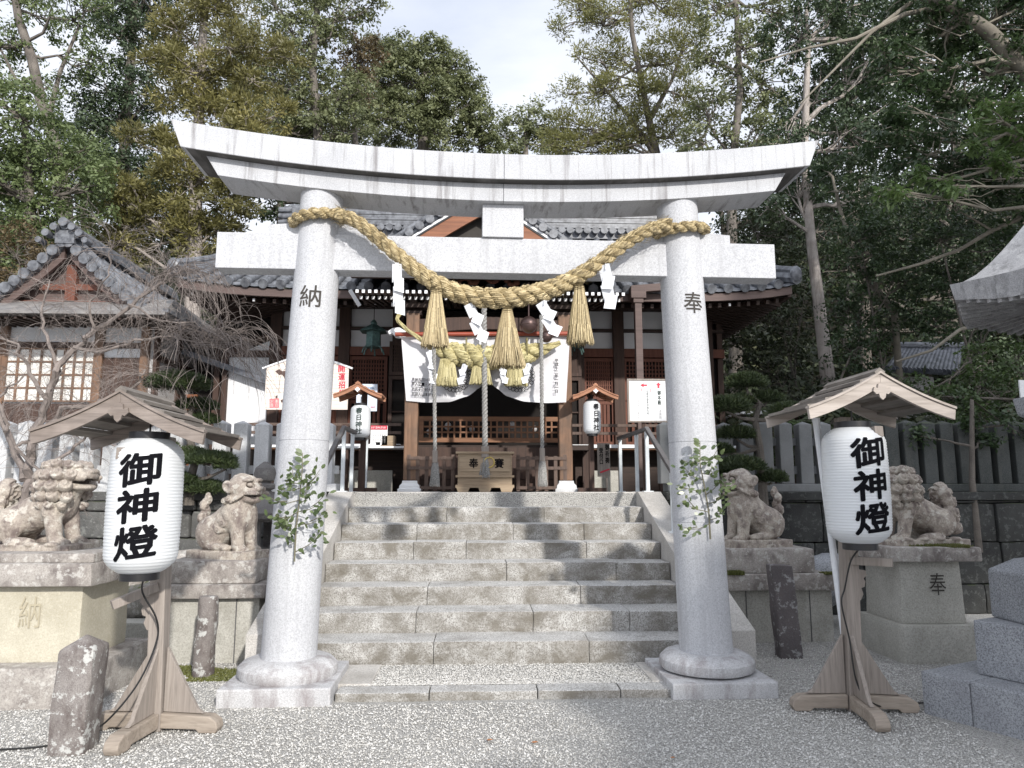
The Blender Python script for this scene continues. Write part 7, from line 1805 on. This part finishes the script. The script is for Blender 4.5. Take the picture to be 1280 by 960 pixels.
# crowns that keep the right foreground and the lower gravel out of the sun
shade_tree('unseen leafy tree added behind and right of the visitor to shade the right foreground', (8.3, -5.5, 0),
    [(shade_at((4.6, 5.2, 1.2), 12), 1.7), (shade_at((3.2, 5.0, .6), 11.5), 1.25), (shade_at((4.6, 7.2, 1.2), 13), 1.5), (shade_at((5.8, 6.5, 2.6), 13), 1.8), (shade_at((3.6, 3.0, .2), 11), 1.5), (shade_at((7.5, 8.0, 3.2), 13), 2.2), (shade_at((5.2, 3.6, 1.6), 12), 1.8), (shade_at((3.4, 9.0, 1.5), 13), 1.2), (shade_at((4.9, 9.2, 1.9), 13), 1.6), (shade_at((6.8, 9.4, 2.4), 13), 1.9), (shade_at((6.2, 11.5, 4.2), 13.5), 2.1), (shade_at((9.0, 11.0, 4.5), 13), 2.4)], 1)
shade_tree('unseen low leafy tree added behind the visitor to shade the gravel right of centre', (3.6, -5.8, 0),
    [(shade_at((2.0, 4.5, -.1), 10.5), 1.05), (shade_at((2.0, 5.9, .2), 11), .75), (shade_at((1.7, 3.4, -.2), 10.5), 1.0), (shade_at((1.5, 2.2, -.2), 10.5), 1.1)], 2)
sun = bpy.data.lights.new('sun', 'SUN'); sun.energy = 3.25; sun.angle = R(1.6); sun.color = (1.0, .955, .89)
so = bpy.data.objects.new('sun', sun); COL.objects.link(so); so.rotation_euler = sv.to_track_quat('Z', 'Y').to_euler(); so.location = (5, -10, 12)
w = bpy.data.worlds.new('World'); scene.world = w; w.use_nodes = True; nt = w.node_tree; nt.nodes.clear()
out = nt.nodes.new('ShaderNodeOutputWorld'); bg = nt.nodes.new('ShaderNodeBackground'); sky = nt.nodes.new('ShaderNodeTexSky')
sky.sky_type = 'NISHITA'; sky.sun_disc = False; sky.sun_elevation = EL; sky.sun_rotation = PI - AZ; sky.air_density = 1.0; sky.dust_density = 1.5; sky.ozone_density = 1.2
tc = nt.nodes.new('ShaderNodeTexCoord'); mp = nt.nodes.new('ShaderNodeMapping'); mp.inputs['Scale'].default_value = (1, 1, 2.2); nt.links.new(tc.outputs['Generated'], mp.inputs[0])
nz = N(nt, 'ShaderNodeTexNoise', Scale=1.8, Detail=7, Roughness=.55, Distortion=.4); nt.links.new(mp.outputs[0], nz.inputs['Vector'])
dv = nt.nodes.new('ShaderNodeVectorMath'); dv.operation = 'DOT_PRODUCT'; nt.links.new(tc.outputs['Generated'], dv.inputs[0]); dv.inputs[1].default_value = tuple(sv)
glow = ramp(nt, dv.outputs['Value'], [(0.0, .66), (.35, .74), (1.0, 1.0)])   # thin cloud glows towards the sun
cl = ramp(nt, nz.outputs['Fac'], [(.32, .66), (.56, .98)])
SKY_K = .132
cloudc = ramp(nt, nz.outputs['Fac'], [(.3, (7.6, 8.1, 9.3)), (.7, (9.2, 9.5, 10.2))])
nt.links.new(mix(nt, cl, sky.outputs[0], mix(nt, 1.0, cloudc, glow, 'MULTIPLY')), bg.inputs[0]); bg.inputs[1].default_value = SKY_K; nt.links.new(bg.outputs[0], out.inputs[0])
cam = bpy.data.cameras.new('camera'); co_ = bpy.data.objects.new('camera', cam); COL.objects.link(co_); cam.sensor_width = 36; cam.lens = 36 * FPX / 1280
co_.location = (0, 0, EYE); co_.rotation_euler = (PI / 2 + PIT, 0, -YAW); cam.clip_end = 400; cam.clip_start = .05; scene.camera = co_
vs_ = scene.view_settings; vs_.view_transform = 'Standard'; vs_.look = 'None'; vs_.gamma = 1; vs_.use_curve_mapping = False; vs_.exposure = 0.46
scene.render.engine = 'CYCLES'; scene.cycles.use_denoising = True; scene.cycles.max_bounces = 6; scene.cycles.diffuse_bounces = 3; scene.cycles.transmission_bounces = 3; scene.cycles.glossy_bounces = 2
scene.cycles.sample_clamp_indirect = 6
